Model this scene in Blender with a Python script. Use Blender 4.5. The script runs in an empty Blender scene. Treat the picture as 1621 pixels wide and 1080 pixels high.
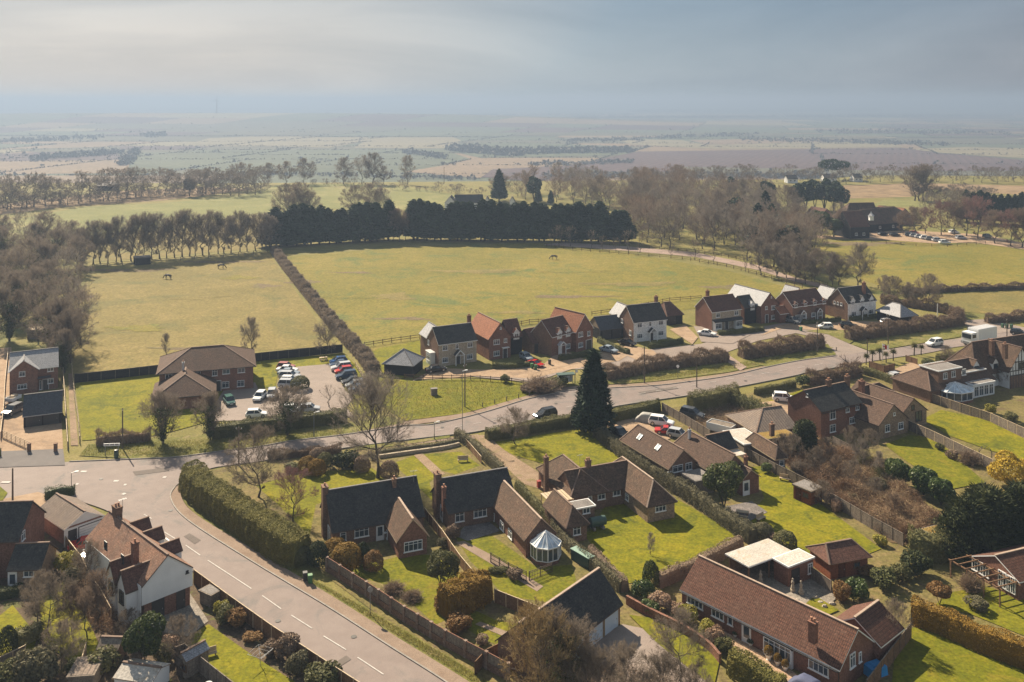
import bpy, math, random
import numpy as np
from mathutils import Vector, Matrix
R = math.radians
C = bpy.context.scene.collection
SC = bpy.context.scene
# ---------------------------------------------------------------- camera
CAM_H, FOC, HOR, CX = 58.0, 1450.0, 160.0, 810.5
cam = bpy.data.cameras.new('camera'); camo = bpy.data.objects.new('camera', cam); C.objects.link(camo)
camo.location = (0, 0, CAM_H); camo.rotation_euler = (R(90), 0, 0)
cam.sensor_width = 36.0; cam.lens = 36.0*FOC/1621.0; cam.shift_y = -(540.0-HOR)/1621.0
cam.clip_start = 1.0; cam.clip_end = 60000.0
SC.camera = camo
# ---------------------------------------------------------------- light
SUN_DIR = Vector((-0.55, 0.835, 0)).normalized()          # ground direction towards the sun
SUN_EL = R(36.5)
sun = bpy.data.lights.new('sun', 'SUN'); sun.energy = 5.0; sun.angle = R(0.6); sun.color = (1.0, 0.86, 0.66)
suno = bpy.data.objects.new('sun', sun); C.objects.link(suno)
sv = Vector((SUN_DIR.x*math.cos(SUN_EL), SUN_DIR.y*math.cos(SUN_EL), math.sin(SUN_EL)))
suno.rotation_euler = sv.to_track_quat('Z', 'Y').to_euler(); suno.location = (-100, 200, 300)
w = bpy.data.worlds.new('World'); SC.world = w; w.use_nodes = True
nt = w.node_tree; N = nt.nodes; N.clear(); LK = nt.links.new
out = N.new('ShaderNodeOutputWorld'); bg = N.new('ShaderNodeBackground'); bg.inputs['Strength'].default_value = 0.092
sky = N.new('ShaderNodeTexSky'); sky.sky_type = 'NISHITA'; sky.sun_disc = False
sky.sun_elevation = SUN_EL; sky.sun_rotation = math.atan2(SUN_DIR.x, SUN_DIR.y); sky.dust_density = 1.2; sky.air_density = 1.2
tc = N.new('ShaderNodeTexCoord'); mp = N.new('ShaderNodeMapping'); mp.inputs['Scale'].default_value = (1.3, 1.3, 7.0)
mp.inputs['Rotation'].default_value = (R(4), R(-7), 0)
LK(tc.outputs['Generated'], mp.inputs['Vector'])
nz = N.new('ShaderNodeTexNoise'); nz.inputs['Scale'].default_value = 1.5; nz.inputs['Detail'].default_value = 7; nz.inputs['Roughness'].default_value = .56
nz.inputs['Distortion'].default_value = .6
LK(mp.outputs[0], nz.inputs['Vector'])
cr = N.new('ShaderNodeValToRGB'); cr.color_ramp.elements[0].position = .44; cr.color_ramp.elements[1].position = .68
LK(nz.outputs[0], cr.inputs[0])
hs = N.new('ShaderNodeHueSaturation'); hs.inputs['Saturation'].default_value = .8; hs.inputs['Value'].default_value = .34
LK(sky.outputs[0], hs.inputs['Color'])
sp = N.new('ShaderNodeSeparateXYZ'); LK(tc.outputs['Generated'], sp.inputs[0])
el = N.new('ShaderNodeValToRGB'); el.color_ramp.elements[0].position = 0.0; el.color_ramp.elements[0].color = (1.62, 1.40, 1.22, 1)      # paler towards the horizon
el.color_ramp.elements[1].position = .12; el.color_ramp.elements[1].color = (.96, 1.0, 1.03, 1); LK(sp.outputs[2], el.inputs[0])
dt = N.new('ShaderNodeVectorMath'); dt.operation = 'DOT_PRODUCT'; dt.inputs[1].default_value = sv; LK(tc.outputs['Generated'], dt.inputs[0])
sr = N.new('ShaderNodeValToRGB'); E_ = sr.color_ramp.elements; E_[0].position = .0; E_[0].color = (2.4/4, 2.7/4, 3.1/4, 1); E_[1].position = .95; E_[1].color = (3.6/4, 3.6/4, 3.6/4, 1)   # thin high cloud, brighter around the sun; unseen sky behind camera brightened for fill
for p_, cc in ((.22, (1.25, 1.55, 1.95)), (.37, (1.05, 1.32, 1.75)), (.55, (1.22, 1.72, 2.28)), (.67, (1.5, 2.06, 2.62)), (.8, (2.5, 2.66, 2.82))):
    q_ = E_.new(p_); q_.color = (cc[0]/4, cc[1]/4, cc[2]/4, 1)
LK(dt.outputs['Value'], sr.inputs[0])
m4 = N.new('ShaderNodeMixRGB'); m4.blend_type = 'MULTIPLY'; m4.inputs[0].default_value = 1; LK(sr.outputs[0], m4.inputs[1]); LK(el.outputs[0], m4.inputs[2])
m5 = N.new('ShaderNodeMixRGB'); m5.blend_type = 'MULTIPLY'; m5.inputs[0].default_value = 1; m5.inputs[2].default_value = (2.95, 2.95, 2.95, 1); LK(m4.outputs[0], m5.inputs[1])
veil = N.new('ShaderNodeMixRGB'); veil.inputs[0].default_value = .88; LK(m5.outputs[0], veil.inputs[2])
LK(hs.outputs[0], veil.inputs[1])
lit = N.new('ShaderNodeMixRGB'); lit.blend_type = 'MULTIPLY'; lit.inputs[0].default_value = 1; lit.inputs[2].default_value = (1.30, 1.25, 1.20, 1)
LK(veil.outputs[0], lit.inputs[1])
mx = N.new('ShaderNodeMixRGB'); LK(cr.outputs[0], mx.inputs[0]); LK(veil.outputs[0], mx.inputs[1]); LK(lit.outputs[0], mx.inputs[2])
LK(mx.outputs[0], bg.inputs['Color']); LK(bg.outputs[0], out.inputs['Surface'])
SC.view_settings.view_transform = 'Standard'; SC.view_settings.look = 'None'; SC.view_settings.gamma = 1.0
SC.view_settings.exposure = 1.25
SC.render.engine = 'CYCLES'
cy = SC.cycles; cy.max_bounces = 5; cy.diffuse_bounces = 2; cy.glossy_bounces = 2; cy.transmission_bounces = 3; cy.transparent_max_bounces = 6; cy.volume_bounces = 0
cy.use_denoising = True; cy.caustics_reflective = False; cy.caustics_refractive = False

# ---------------------------------------------------------------- helpers
def G(px, py, z=0.0):
    Y = (CAM_H-z)*FOC/(py-HOR)
    return Vector(((px-CX)*Y/FOC, Y, z))
def GP(l, z=0.0): return [G(a, b, z) for a, b in l]
class MB:
    def __init__(s): s.v = []; s.f = []; s.mi = []
    def poly(s, pts, mi=0):
        n = len(s.v); s.v += [tuple(p) for p in pts]; s.f.append(tuple(range(n, n+len(pts)))); s.mi.append(mi)
    def box(s, c, d, rz=0, mi=0, taper=1.0):
        ca, sa = math.cos(rz), math.sin(rz); hx, hy, hz = d[0]/2, d[1]/2, d[2]/2; n = len(s.v)
        for k in (-1, 1):
            t = taper if k > 0 else 1
            for a, b in ((-1, -1), (1, -1), (1, 1), (-1, 1)):
                x, y = a*hx*t, b*hy*t
                s.v.append((c[0]+x*ca-y*sa, c[1]+x*sa+y*ca, c[2]+k*hz))
        for q in ((3, 2, 1, 0), (4, 5, 6, 7), (0, 1, 5, 4), (1, 2, 6, 5), (2, 3, 7, 6), (3, 0, 4, 7)):
            s.f.append(tuple(n+i for i in q)); s.mi.append(mi)
    def bar(s, p, q, wd, ht, mi=0):            # box along p->q
        p = Vector(p); q = Vector(q); d = (q-p); L = d.length
        if L < 1e-5: return
        d /= L; u = d.cross(Vector((0, 0, 1)))
        if u.length < 1e-3: u = Vector((1, 0, 0))
        u.normalize(); w_ = u.cross(d); n = len(s.v)
        for b in (p, q):
            for a, c in ((-1, -1), (1, -1), (1, 1), (-1, 1)): s.v.append(tuple(b+u*a*wd/2+w_*c*ht/2))
        for f in ((3, 2, 1, 0), (4, 5, 6, 7), (0, 1, 5, 4), (1, 2, 6, 5), (2, 3, 7, 6), (3, 0, 4, 7)):
            s.f.append(tuple(n+i for i in f)); s.mi.append(mi)
    def tube(s, p, q, r0, r1, n=6, mi=0, cap=True):
        p = Vector(p); q = Vector(q); d = (q-p).normalized(); u = d.cross(Vector((.13, .37, .92)))
        if u.length < 1e-3: u = d.cross(Vector((1, 0, 0)))
        u.normalize(); w_ = d.cross(u); b = len(s.v)
        for c, r in ((p, r0), (q, r1)):
            for i in range(n):
                a = 2*math.pi*i/n; s.v.append(tuple(c+u*math.cos(a)*r+w_*math.sin(a)*r))
        for i in range(n):
            j = (i+1) % n; s.f.append((b+i, b+j, b+n+j, b+n+i)); s.mi.append(mi)
        if cap:
            s.f.append(tuple(b+n+i for i in range(n))); s.mi.append(mi)
            s.f.append(tuple(b+n-1-i for i in range(n))); s.mi.append(mi)
    def prism(s, pts, z0, z1, mi=0, mtop=None):   # pts (x,y) counter-clockwise
        n = len(pts); b = len(s.v)
        s.v += [(p[0], p[1], z0) for p in pts]+[(p[0], p[1], z1) for p in pts]
        for i in range(n):
            j = (i+1) % n; s.f.append((b+i, b+j, b+n+j, b+n+i)); s.mi.append(mi)
        s.f.append(tuple(b+n+i for i in range(n))); s.mi.append(mi if mtop is None else mtop)
        s.f.append(tuple(b+n-1-i for i in range(n))); s.mi.append(mi)
    def lathe(s, prof, c=(0, 0, 0), n=12, mi=0):
        b = len(s.v)
        for r, z in prof:
            for i in range(n):
                a = 2*math.pi*i/n; s.v.append((c[0]+r*math.cos(a), c[1]+r*math.sin(a), c[2]+z))
        for k in range(len(prof)-1):
            for i in range(n):
                j = (i+1) % n; s.f.append((b+k*n+i, b+k*n+j, b+(k+1)*n+j, b+(k+1)*n+i)); s.mi.append(mi)
        s.f.append(tuple(b+(len(prof)-1)*n+i for i in range(n))); s.mi.append(mi)
    def mesh(s, name, mats, uv=True, smooth=False):
        me = bpy.data.meshes.new(name); me.from_pydata(s.v, [], s.f)
        for m in (mats if isinstance(mats, (list, tuple)) else [mats]): me.materials.append(m)
        me.polygons.foreach_set('material_index', s.mi)
        if smooth: me.polygons.foreach_set('use_smooth', [True]*len(s.f))
        me.update()
        if uv:
            ul = me.uv_layers.new(name='UVMap'); Zv = Vector((0, 0, 1)); co = me.vertices
            buf = np.zeros(len(me.loops)*2)
            for p in me.polygons:
                n = p.normal
                if abs(n.z) > .985: u = Vector((1, 0, 0)); v_ = Vector((0, 1, 0))
                else: u = Zv.cross(n).normalized(); v_ = n.cross(u)
                for li in p.loop_indices:
                    c = co[me.loops[li].vertex_index].co; buf[2*li] = c.dot(u); buf[2*li+1] = c.dot(v_)
            ul.data.foreach_set('uv', buf)
        return me
    def build(s, name, mats, parent=None, uv=True, smooth=False):
        return link(name, s.mesh(name, mats, uv, smooth), parent)
def link(name, me, parent=None):
    o = bpy.data.objects.new(name, me); C.objects.link(o)
    if parent: o.parent = parent
    return o
def np_mesh(name, V, k, mats, mi=None):        # V (n*k,3): n separate k-gons
    n = len(V)//k; me = bpy.data.meshes.new(name)
    me.vertices.add(n*k); me.vertices.foreach_set('co', np.asarray(V, np.float32).ravel())
    me.loops.add(n*k); me.loops.foreach_set('vertex_index', np.arange(n*k, dtype=np.int32))
    me.polygons.add(n); me.polygons.foreach_set('loop_start', np.arange(0, n*k, k, dtype=np.int32))
    for m in (mats if isinstance(mats, (list, tuple)) else [mats]): me.materials.append(m)
    if mi is not None: me.polygons.foreach_set('material_index', np.asarray(mi, np.int32))
    me.update(calc_edges=True)
    return me
def join_np(name, parts, mats):                # parts: list of (V, k, mi)
    me = bpy.data.meshes.new(name); vs = []; ls = []; st = []; ms = []; vo = 0; lo = 0
    for V, k, mi in parts:
        V = np.asarray(V, np.float32); n = len(V)//k; vs.append(V); ls.append(np.arange(vo, vo+n*k)); st.append(np.arange(lo, lo+n*k, k)); ms.append(np.full(n, mi)); vo += n*k; lo += n*k
    V = np.concatenate(vs); me.vertices.add(len(V)); me.vertices.foreach_set('co', V.ravel())
    L = np.concatenate(ls).astype(np.int32); me.loops.add(len(L)); me.loops.foreach_set('vertex_index', L)
    S = np.concatenate(st).astype(np.int32); me.polygons.add(len(S)); me.polygons.foreach_set('loop_start', S)
    for m in mats: me.materials.append(m)
    me.polygons.foreach_set('material_index', np.concatenate(ms).astype(np.int32)); me.update(calc_edges=True)
    return me
def tag(o, label=None, cat=None, group=None, kind=None):
    if label: o['label'] = label
    if cat: o['category'] = cat
    if group: o['group'] = group
    if kind: o['kind'] = kind
    return o
def thing(name, label, cat, loc=(0, 0, 0), rz=0.0, group=None, scale=None):
    o = bpy.data.objects.new(name, None); C.objects.link(o); o.location = loc; o.rotation_euler = (0, 0, rz); o.empty_display_size = .3
    if scale: o.scale = scale
    return tag(o, label, cat, group)
def dup(root, loc, rz=0.0, label=None, group=None, scale=None, mat=None):
    r = root.copy(); C.objects.link(r); r.location = loc; r.rotation_euler = (0, 0, rz)
    if scale: r.scale = scale
    tag(r, label, None, group)
    for ch in root.children:
        c = ch.copy(); C.objects.link(c); c.parent = r
        for g in ch.children:
            d = g.copy(); C.objects.link(d); d.parent = c
    return r

# ---------------------------------------------------------------- materials
def newmat(name):
    m = bpy.data.materials.new(name); m.use_nodes = True; t = m.node_tree; t.nodes.clear()
    o = t.nodes.new('ShaderNodeOutputMaterial'); b = t.nodes.new('ShaderNodeBsdfPrincipled'); t.links.new(b.outputs[0], o.inputs['Surface'])
    return m, t, b
def c4(c): return (c[0], c[1], c[2], 1)
def ramp(t, cols, pos=None):
    r = t.nodes.new('ShaderNodeValToRGB'); e = r.color_ramp.elements; n = len(cols)
    pos = pos or [.3+.4*i/(n-1) for i in range(n)]
    while len(e) < n: e.new(.5)
    for i in range(n): e[i].position = pos[i]; e[i].color = c4(cols[i])
    return r
def noise(t, vec, scale, detail=4, rough=.55, dist=0):
    n = t.nodes.new('ShaderNodeTexNoise'); n.inputs['Scale'].default_value = scale; n.inputs['Detail'].default_value = detail
    n.inputs['Roughness'].default_value = rough; n.inputs['Distortion'].default_value = dist
    t.links.new(vec, n.inputs['Vector']); return n.outputs[0]
def mixc(t, fac, a, b, mode='MIX'):
    m = t.nodes.new('ShaderNodeMixRGB'); m.blend_type = mode
    for i, x in ((0, fac), (1, a), (2, b)):
        if hasattr(x, 'is_linked'): t.links.new(x, m.inputs[i])
        elif i == 0: m.inputs[0].default_value = x
        else: m.inputs[i].default_value = c4(x)
    return m.outputs[0]
def bump(t, b, h, strength=.4, dist=.05):
    n = t.nodes.new('ShaderNodeBump'); n.inputs['Strength'].default_value = strength; n.inputs['Distance'].default_value = dist
    t.links.new(h, n.inputs['Height']); t.links.new(n.outputs[0], b.inputs['Normal'])
def coord(t, k='Object'):
    return t.nodes.new('ShaderNodeTexCoord').outputs[k]
def simple(name, col, rough=.6, metal=0, var=.12, scale=3.0, coat=0, spec=.5):
    m, t, b = newmat(name); v = coord(t); n = noise(t, v, scale, 5)
    r = ramp(t, [tuple(c*(1-var) for c in col), tuple(min(1, c*(1+var)) for c in col)]); t.links.new(n, r.inputs[0])
    t.links.new(r.outputs[0], b.inputs['Base Color']); b.inputs['Roughness'].default_value = rough; b.inputs['Metallic'].default_value = metal
    b.inputs['Coat Weight'].default_value = coat; b.inputs['Specular IOR Level'].default_value = spec
    return m
def ground_mat(name, cols, big=.02, mid=.35, fine=4.0, patch=None, patch_scale=.08, bstr=.5, rough=.95, stripes=None):
    m, t, b = newmat(name); v = coord(t)
    n1 = noise(t, v, big, 5, .6, .6); n2 = noise(t, v, mid, 6, .65, .3); n3 = noise(t, v, fine, 3, .7)
    r1 = ramp(t, cols, [.32+.36*i/(len(cols)-1) for i in range(len(cols))])
    f = t.nodes.new('ShaderNodeMath'); f.operation = 'MULTIPLY_ADD'; t.links.new(n2, f.inputs[0]); f.inputs[1].default_value = .55
    g = t.nodes.new('ShaderNodeMath'); g.operation = 'MULTIPLY'; t.links.new(n1, g.inputs[0]); g.inputs[1].default_value = .45
    t.links.new(g.outputs[0], f.inputs[2]); t.links.new(f.outputs[0], r1.inputs[0]); col = r1.outputs[0]
    if patch:
        pn = noise(t, v, patch_scale, 6, .7, 1.0); pr = ramp(t, [(0, 0, 0), (1, 1, 1)], [.52, .66]); t.links.new(pn, pr.inputs[0])
        col = mixc(t, pr.outputs[0], col, patch)
    if stripes:
        wv = t.nodes.new('ShaderNodeTexWave'); wv.inputs['Scale'].default_value = stripes[0]; wv.inputs['Distortion'].default_value = 1.5; wv.inputs['Detail'].default_value = 2
        mpn = t.nodes.new('ShaderNodeMapping'); mpn.inputs['Rotation'].default_value = (0, 0, stripes[1]); t.links.new(v, mpn.inputs['Vector']); t.links.new(mpn.outputs[0], wv.inputs['Vector'])
        col = mixc(t, stripes[2], col, mixc(t, wv.outputs['Fac'], (.55, .55, .55), (1.35, 1.35, 1.35)), 'MULTIPLY')
    sh = ramp(t, [(.62, .62, .62), (1.3, 1.3, 1.3)], [.3, .7]); t.links.new(n3, sh.inputs[0])
    col = mixc(t, 1.0, col, sh.outputs[0], 'MULTIPLY')
    t.links.new(col, b.inputs['Base Color']); b.inputs['Roughness'].default_value = rough; b.inputs['Specular IOR Level'].default_value = .15
    bump(t, b, n3, bstr, .06)
    return m
def tile_mat(name, c1, c2, stain=None, row=.3, wid=.28, mortar=(.03, .028, .026), bstr=.6, stain_amt=.5, rough=.85, lich=None, bw=.012, off=.5):
    m, t, b = newmat(name); uv = coord(t, 'UV'); ob = coord(t)
    br = t.nodes.new('ShaderNodeTexBrick'); br.offset = off; br.inputs['Scale'].default_value = 1.0; br.inputs['Brick Width'].default_value = wid; br.inputs['Row Height'].default_value = row
    br.inputs['Mortar Size'].default_value = bw; br.inputs['Mortar Smooth'].default_value = .3; br.inputs['Bias'].default_value = 0.0
    br.inputs['Color1'].default_value = c4(c1); br.inputs['Color2'].default_value = c4(c2); br.inputs['Mortar'].default_value = c4(mortar)
    t.links.new(uv, br.inputs['Vector']); col = br.outputs['Color']
    n = noise(t, ob, .5, 6, .65, .5); n2 = noise(t, ob, 5.0, 3, .6)
    if stain:
        r = ramp(t, [(0, 0, 0), (min(1, stain_amt*1.3),)*3], [.38, .62]); t.links.new(n, r.inputs[0]); col = mixc(t, r.outputs[0], col, stain)
    if lich:
        n4 = noise(t, ob, 2.2, 5, .7); r4 = ramp(t, [(0, 0, 0), (.7,)*3], [.54, .70]); t.links.new(n4, r4.inputs[0]); col = mixc(t, r4.outputs[0], col, lich)
    r2 = ramp(t, [(.62,)*3, (1.34,)*3], [.3, .7]); t.links.new(n2, r2.inputs[0]); col = mixc(t, 1.0, col, r2.outputs[0], 'MULTIPLY')
    t.links.new(col, b.inputs['Base Color']); b.inputs['Roughness'].default_value = rough; b.inputs['Specular IOR Level'].default_value = .25 if rough < .7 else .09
    bump(t, b, br.outputs['Fac'], -bstr, .03)
    return m
def leaf_mat(name, cols, trans=.3, rough=.75, big=.25):
    m, t, b = newmat(name); gi = t.nodes.new('ShaderNodeNewGeometry'); oi = t.nodes.new('ShaderNodeObjectInfo'); v = coord(t)
    n = noise(t, v, big, 3)
    a = t.nodes.new('ShaderNodeMath'); a.operation = 'MULTIPLY_ADD'; t.links.new(gi.outputs['Random Per Island'], a.inputs[0]); a.inputs[1].default_value = .45
    g = t.nodes.new('ShaderNodeMath'); g.operation = 'MULTIPLY_ADD'; t.links.new(n, g.inputs[0]); g.inputs[1].default_value = .6; 
    h = t.nodes.new('ShaderNodeMath'); h.operation = 'MULTIPLY_ADD'; t.links.new(oi.outputs['Random'], h.inputs[0]); h.inputs[1].default_value = .3; h.inputs[2].default_value = -.2
    t.links.new(h.outputs[0], g.inputs[2]); t.links.new(g.outputs[0], a.inputs[2])
    r = ramp(t, cols, [.1+.75*i/(len(cols)-1) for i in range(len(cols))]); t.links.new(a.outputs[0], r.inputs[0])
    t.links.new(r.outputs[0], b.inputs['Base Color']); b.inputs['Roughness'].default_value = rough; b.inputs['Specular IOR Level'].default_value = .2
    if trans:
        o = [x for x in t.nodes if x.type == 'OUTPUT_MATERIAL'][0]; tr = t.nodes.new('ShaderNodeBsdfTranslucent'); t.links.new(r.outputs[0], tr.inputs[0])
        ms = t.nodes.new('ShaderNodeMixShader'); ms.inputs[0].default_value = trans; t.links.new(b.outputs[0], ms.inputs[1]); t.links.new(tr.outputs[0], ms.inputs[2]); t.links.new(ms.outputs[0], o.inputs['Surface'])
    return m
def glass_mat(name, tint=(.03, .04, .05)):
    m, t, b = newmat(name); n = noise(t, coord(t), 1.2, 2); r = ramp(t, [tint, tuple(c*2.2 for c in tint)]); t.links.new(n, r.inputs[0]); t.links.new(r.outputs[0], b.inputs['Base Color'])
    b.inputs['Roughness'].default_value = .06; b.inputs['Specular IOR Level'].default_value = .7
    return m
# ================================================================ setting: ground, fields, roads
M = {}
M['pasture'] = ground_mat('pasture grass', [(.11, .108, .016), (.17, .143, .024), (.235, .178, .042)], .025, .3, 1.3, (.10, .12, .028), .05)
M['tan_field'] = ground_mat('dry pasture', [(.125, .104, .028), (.18, .142, .042), (.245, .182, .065)], .03, .35, 1.3, (.125, .115, .035), .05)
M['green_field'] = ground_mat('green field', [(.115, .125, .034), (.165, .165, .05), (.215, .20, .07)], .02, .1, 1.0, (.25, .22, .09), .02)
M['lawn'] = ground_mat('lawn grass', [(.075, .086, .004), (.125, .125, .005), (.19, .165, .009)], .12, .7, 2.6, (.17, .14, .012), .28, .6)
M['lawn_bright'] = ground_mat('mown lawn grass', [(.095, .104, .003), (.155, .146, .004), (.225, .185, .008)], .12, .6, 2.6, (.08, .09, .006), .25, .6)
M['verge'] = ground_mat('verge grass', [(.075, .085, .016), (.135, .13, .03), (.21, .17, .06)], .15, 1.0, 2.4, (.20, .16, .07), .3, .9)
M['rough'] = ground_mat('rough grass', [(.09, .085, .022), (.16, .13, .045), (.21, .15, .07)], .2, .8, 2.4, (.12, .085, .045), .3, .9)
M['soil'] = ground_mat('garden soil', [(.06, .043, .03), (.10, .07, .045), (.15, .105, .065)], .3, 1.5, 6.0, (.10, .10, .03), .5, .9)
M['scrub_soil'] = ground_mat('bramble litter', [(.07, .045, .025), (.13, .085, .045), (.17, .12, .06)], .3, 1.5, 5.0, (.09, .08, .03), .4, .9)
M['asphalt'] = ground_mat('worn asphalt', [(.19, .15, .132), (.22, .176, .157), (.25, .203, .18)], .06, .5, 25.0, (.155, .14, .13), .15, .15, .8)
M['asphalt_dark'] = ground_mat('dark tarmac', [(.10, .09, .088), (.13, .115, .11), (.16, .14, .13)], .06, .5, 25.0, (.13, .12, .115), .15, .15, .85)
M['asphalt_pale'] = ground_mat('pale estate tarmac', [(.21, .17, .145), (.25, .20, .17), (.29, .235, .20)], .06, .5, 25.0, (.22, .18, .155), .15, .15, .85)
M['gravel'] = ground_mat('buff gravel', [(.25, .17, .105), (.33, .23, .15), (.40, .29, .20)], .12, .9, 9.0, (.22, .155, .105), .2, .5)
M['gravel_pink'] = ground_mat('pink gravel', [(.24, .175, .14), (.30, .22, .18), (.35, .265, .22)], .12, .9, 9.0, (.21, .16, .13), .2, .5)
M['footway'] = ground_mat('old footway tarmac', [(.20, .145, .11), (.24, .175, .13), (.28, .21, .16)], .2, .5, 14.0, (.20, .14, .10), .3, .15)
M['dirt'] = ground_mat('bare earth track', [(.19, .13, .085), (.25, .175, .115), (.31, .225, .15)], .2, .8, 6.0, (.17, .14, .06), .25, .6)
M['slabs'] = tile_mat('stone paving', (.22, .19, .16), (.29, .25, .21), (.16, .14, .11), .6, .6, (.12, .10, .08), .3)
M['slabs_buff'] = tile_mat('buff paving', (.38, .25, .16), (.46, .32, .21), (.28, .2, .14), .45, .6, (.2, .14, .1), .3)
M['slabs_dark'] = tile_mat('dark slab paving', (.17, .15, .14), (.22, .19, .18), (.12, .11, .1), .6, .6, (.08, .07, .07), .3)  # slabs in a darker tone
M['white_paint'] = simple('road marking paint', (.42, .39, .36), .8, 0, .18, 2.5)
M['kerb'] = simple('concrete kerb', (.24, .215, .19), .9, 0, .2, 2)
# vale materials
M['v_green'] = ground_mat('vale green', [(.075, .085, .042), (.10, .11, .055), (.125, .135, .07)], .004, .02, .1)
M['v_pale'] = ground_mat('vale pale stubble', [(.20, .165, .085), (.235, .195, .105), (.27, .225, .125)], .004, .02, .1)
M['v_tan'] = ground_mat('vale tan', [(.19, .13, .07), (.225, .155, .085), (.26, .18, .105)], .004, .02, .1)
M['v_plough'] = ground_mat('vale plough', [(.07, .04, .036), (.095, .055, .048), (.115, .07, .06)], .004, .02, .1, stripes=(.02, .4, .35))
M['v_dull'] = ground_mat('vale dull', [(.085, .078, .042), (.11, .10, .055), (.135, .12, .068)], .004, .02, .1)

VZ = -60.0
def edge_y(x): return 628 + 18*math.sin(x*.006) + (40 if x > 250 else 0)
def terr(x, y):
    return terr0(x, y)+(53*math.exp(-((y-4700)/750)**2)*math.exp(-((x+1700)/2300)**4) if y > 2500 else 0)
def terr0(x, y):
    e = edge_y(x); t = (y-e)/520.0
    if t <= 0: return 0.0
    if t >= 1: return VZ
    return VZ*(t*t*(3-2*t))
ys = [20, 60, 120, 200, 300, 400, 500, 560, 600]+list(range(620, 1240, 24))+[1300, 1500, 2000]+list(range(2400, 7200, 200))+[8000, 12000, 19000]
xs = [-12000, -6000, -5000, -4500, -4000, -3500, -3000, -2400, -1800]+list(range(-1200, 1201, 60))+[1800, 3000, 6000, 12000]
g = MB()
for y in ys:
    for x in xs: g.v.append((x, y, terr(x, y)-(.02 if y < 700 else .4)))
nx = len(xs)
for j in range(len(ys)-1):
    for i in range(nx-1): g.f.append((j*nx+i, j*nx+i+1, (j+1)*nx+i+1, (j+1)*nx+i)); g.mi.append(0)
M['ground'] = ground_mat('ground grass', [(.12, .115, .03), (.18, .155, .045), (.23, .185, .07)], .025, .3, 3.0, (.11, .12, .03), .05)
tag(g.build('ground', M['ground'], uv=False, smooth=True), kind='structure')
LVC = {}
def lvz(lv):
    LVC[lv] = LVC.get(lv, 0)+1; return lv*.03+LVC[lv]*.001
def sheet(name, pts, mat, lv, px=True):
    m = MB(); P = GP(pts) if px else [Vector((a, b, 0)) for a, b in pts]; zz = lvz(lv)
    m.poly([(p.x, p.y, zz) for p in P])
    me = m.mesh(name, M[mat]); 
    if me.polygons[0].normal.z < 0: me.flip_normals()
    return tag(link(name, me), kind='structure')
def smooth_line(P, n=6):
    out_ = []
    for i in range(len(P)-1):
        p0 = P[max(0, i-1)]; p1 = P[i]; p2 = P[i+1]; p3 = P[min(len(P)-1, i+2)]
        for k in range(n):
            t = k/n; out_.append(.5*((2*p1)+(p2-p0)*t+(2*p0-5*p1+4*p2-p3)*t*t+(3*p1-p0-3*p2+p3)*t*t*t))
    return out_+[P[-1]]
def strip(name, A, B, mat, lv, n=40):                  # sheet between two pixel polylines, resampled
    def rs(L):
        P = smooth_line(GP(L)); d = [0]
        for a, b in zip(P, P[1:]): d.append(d[-1]+(b-a).length)
        o = []; j = 0
        for k in range(n+1):
            s = d[-1]*k/n
            while j < len(d)-2 and d[j+1] < s: j += 1
            o.append(P[j].lerp(P[j+1], (s-d[j])/max(1e-6, d[j+1]-d[j])))
        return o
    a = rs(A); b = rs(B); m = MB(); zz = lvz(lv)
    for i in range(n): m.poly([(p.x, p.y, zz) for p in (b[i], b[i+1], a[i+1], a[i])])
    me = m.mesh(name, M[mat])
    if me.polygons[0].normal.z < 0: me.flip_normals()
    return tag(link(name, me), kind='structure')
def kerb(L, wd=.18, ht=.24):
    P = smooth_line(GP(L)); m = MB()
    for a, b in zip(P, P[1:]): m.bar(a+Vector((0, 0, ht/2-.02)), b+Vector((0, 0, ht/2-.02)), wd, ht)
    return tag(m.build('kerb', M['kerb']), kind='structure')
# fields on the plateau
sheet('field', [(112, 592), (126, 470), (140, 438), (240, 418), (424, 399), (445, 430), (500, 505), (530, 548), (400, 556), (250, 580)], 'tan_field', 1)
sheet('field', [(452, 406), (640, 392), (860, 384), (1000, 402), (1150, 428), (1270, 462), (1180, 480), (1000, 500), (830, 515), (660, 540), (590, 556), (540, 520)], 'pasture', 1)
sheet('field', [(-60, 372), (0, 352), (130, 328), (255, 322), (380, 309), (425, 300), (470, 336), (300, 350), (120, 378), (-60, 395)], 'green_field', 1)
sheet('field', [(405, 303), (440, 293), (560, 291), (640, 295), (720, 308), (760, 322), (640, 332), (480, 330)], 'green_field', 1)
sheet('field', [(60, 405), (150, 375), (420, 345), (430, 392), (140, 416)], 'tan_field', 1)
sheet('field', [(1280, 392), (1330, 380), (1450, 381), (1700, 396), (1760, 440), (1621, 452), (1470, 462), (1390, 452), (1300, 420)], 'pasture', 1)
sheet('field', [(1440, 470), (1621, 458), (1780, 462), (1780, 500), (1600, 500), (1480, 490)], 'tan_field', 1)
sheet('field', [(1290, 316), (1330, 294), (1460, 290), (1760, 298), (1760, 312), (1621, 309), (1480, 300), (1440, 312)], 'v_tan', 1)
sheet('field', [(1380, 325), (1400, 316), (1480, 318), (1760, 322), (1760, 330), (1500, 330)], 'green_field', 1)
sheet('field', [(-60, 335), (40, 318), (200, 302), (330, 296), (405, 300), (255, 318), (100, 328), (-60, 348)], 'v_tan', 1)
M['mud'] = ground_mat('trodden mud', [(.11, .085, .045), (.15, .11, .06), (.19, .14, .075)], .2, .6, 1.5, (.15, .135, .04), .12, .6)
rb_ = random.Random(3)
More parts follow.
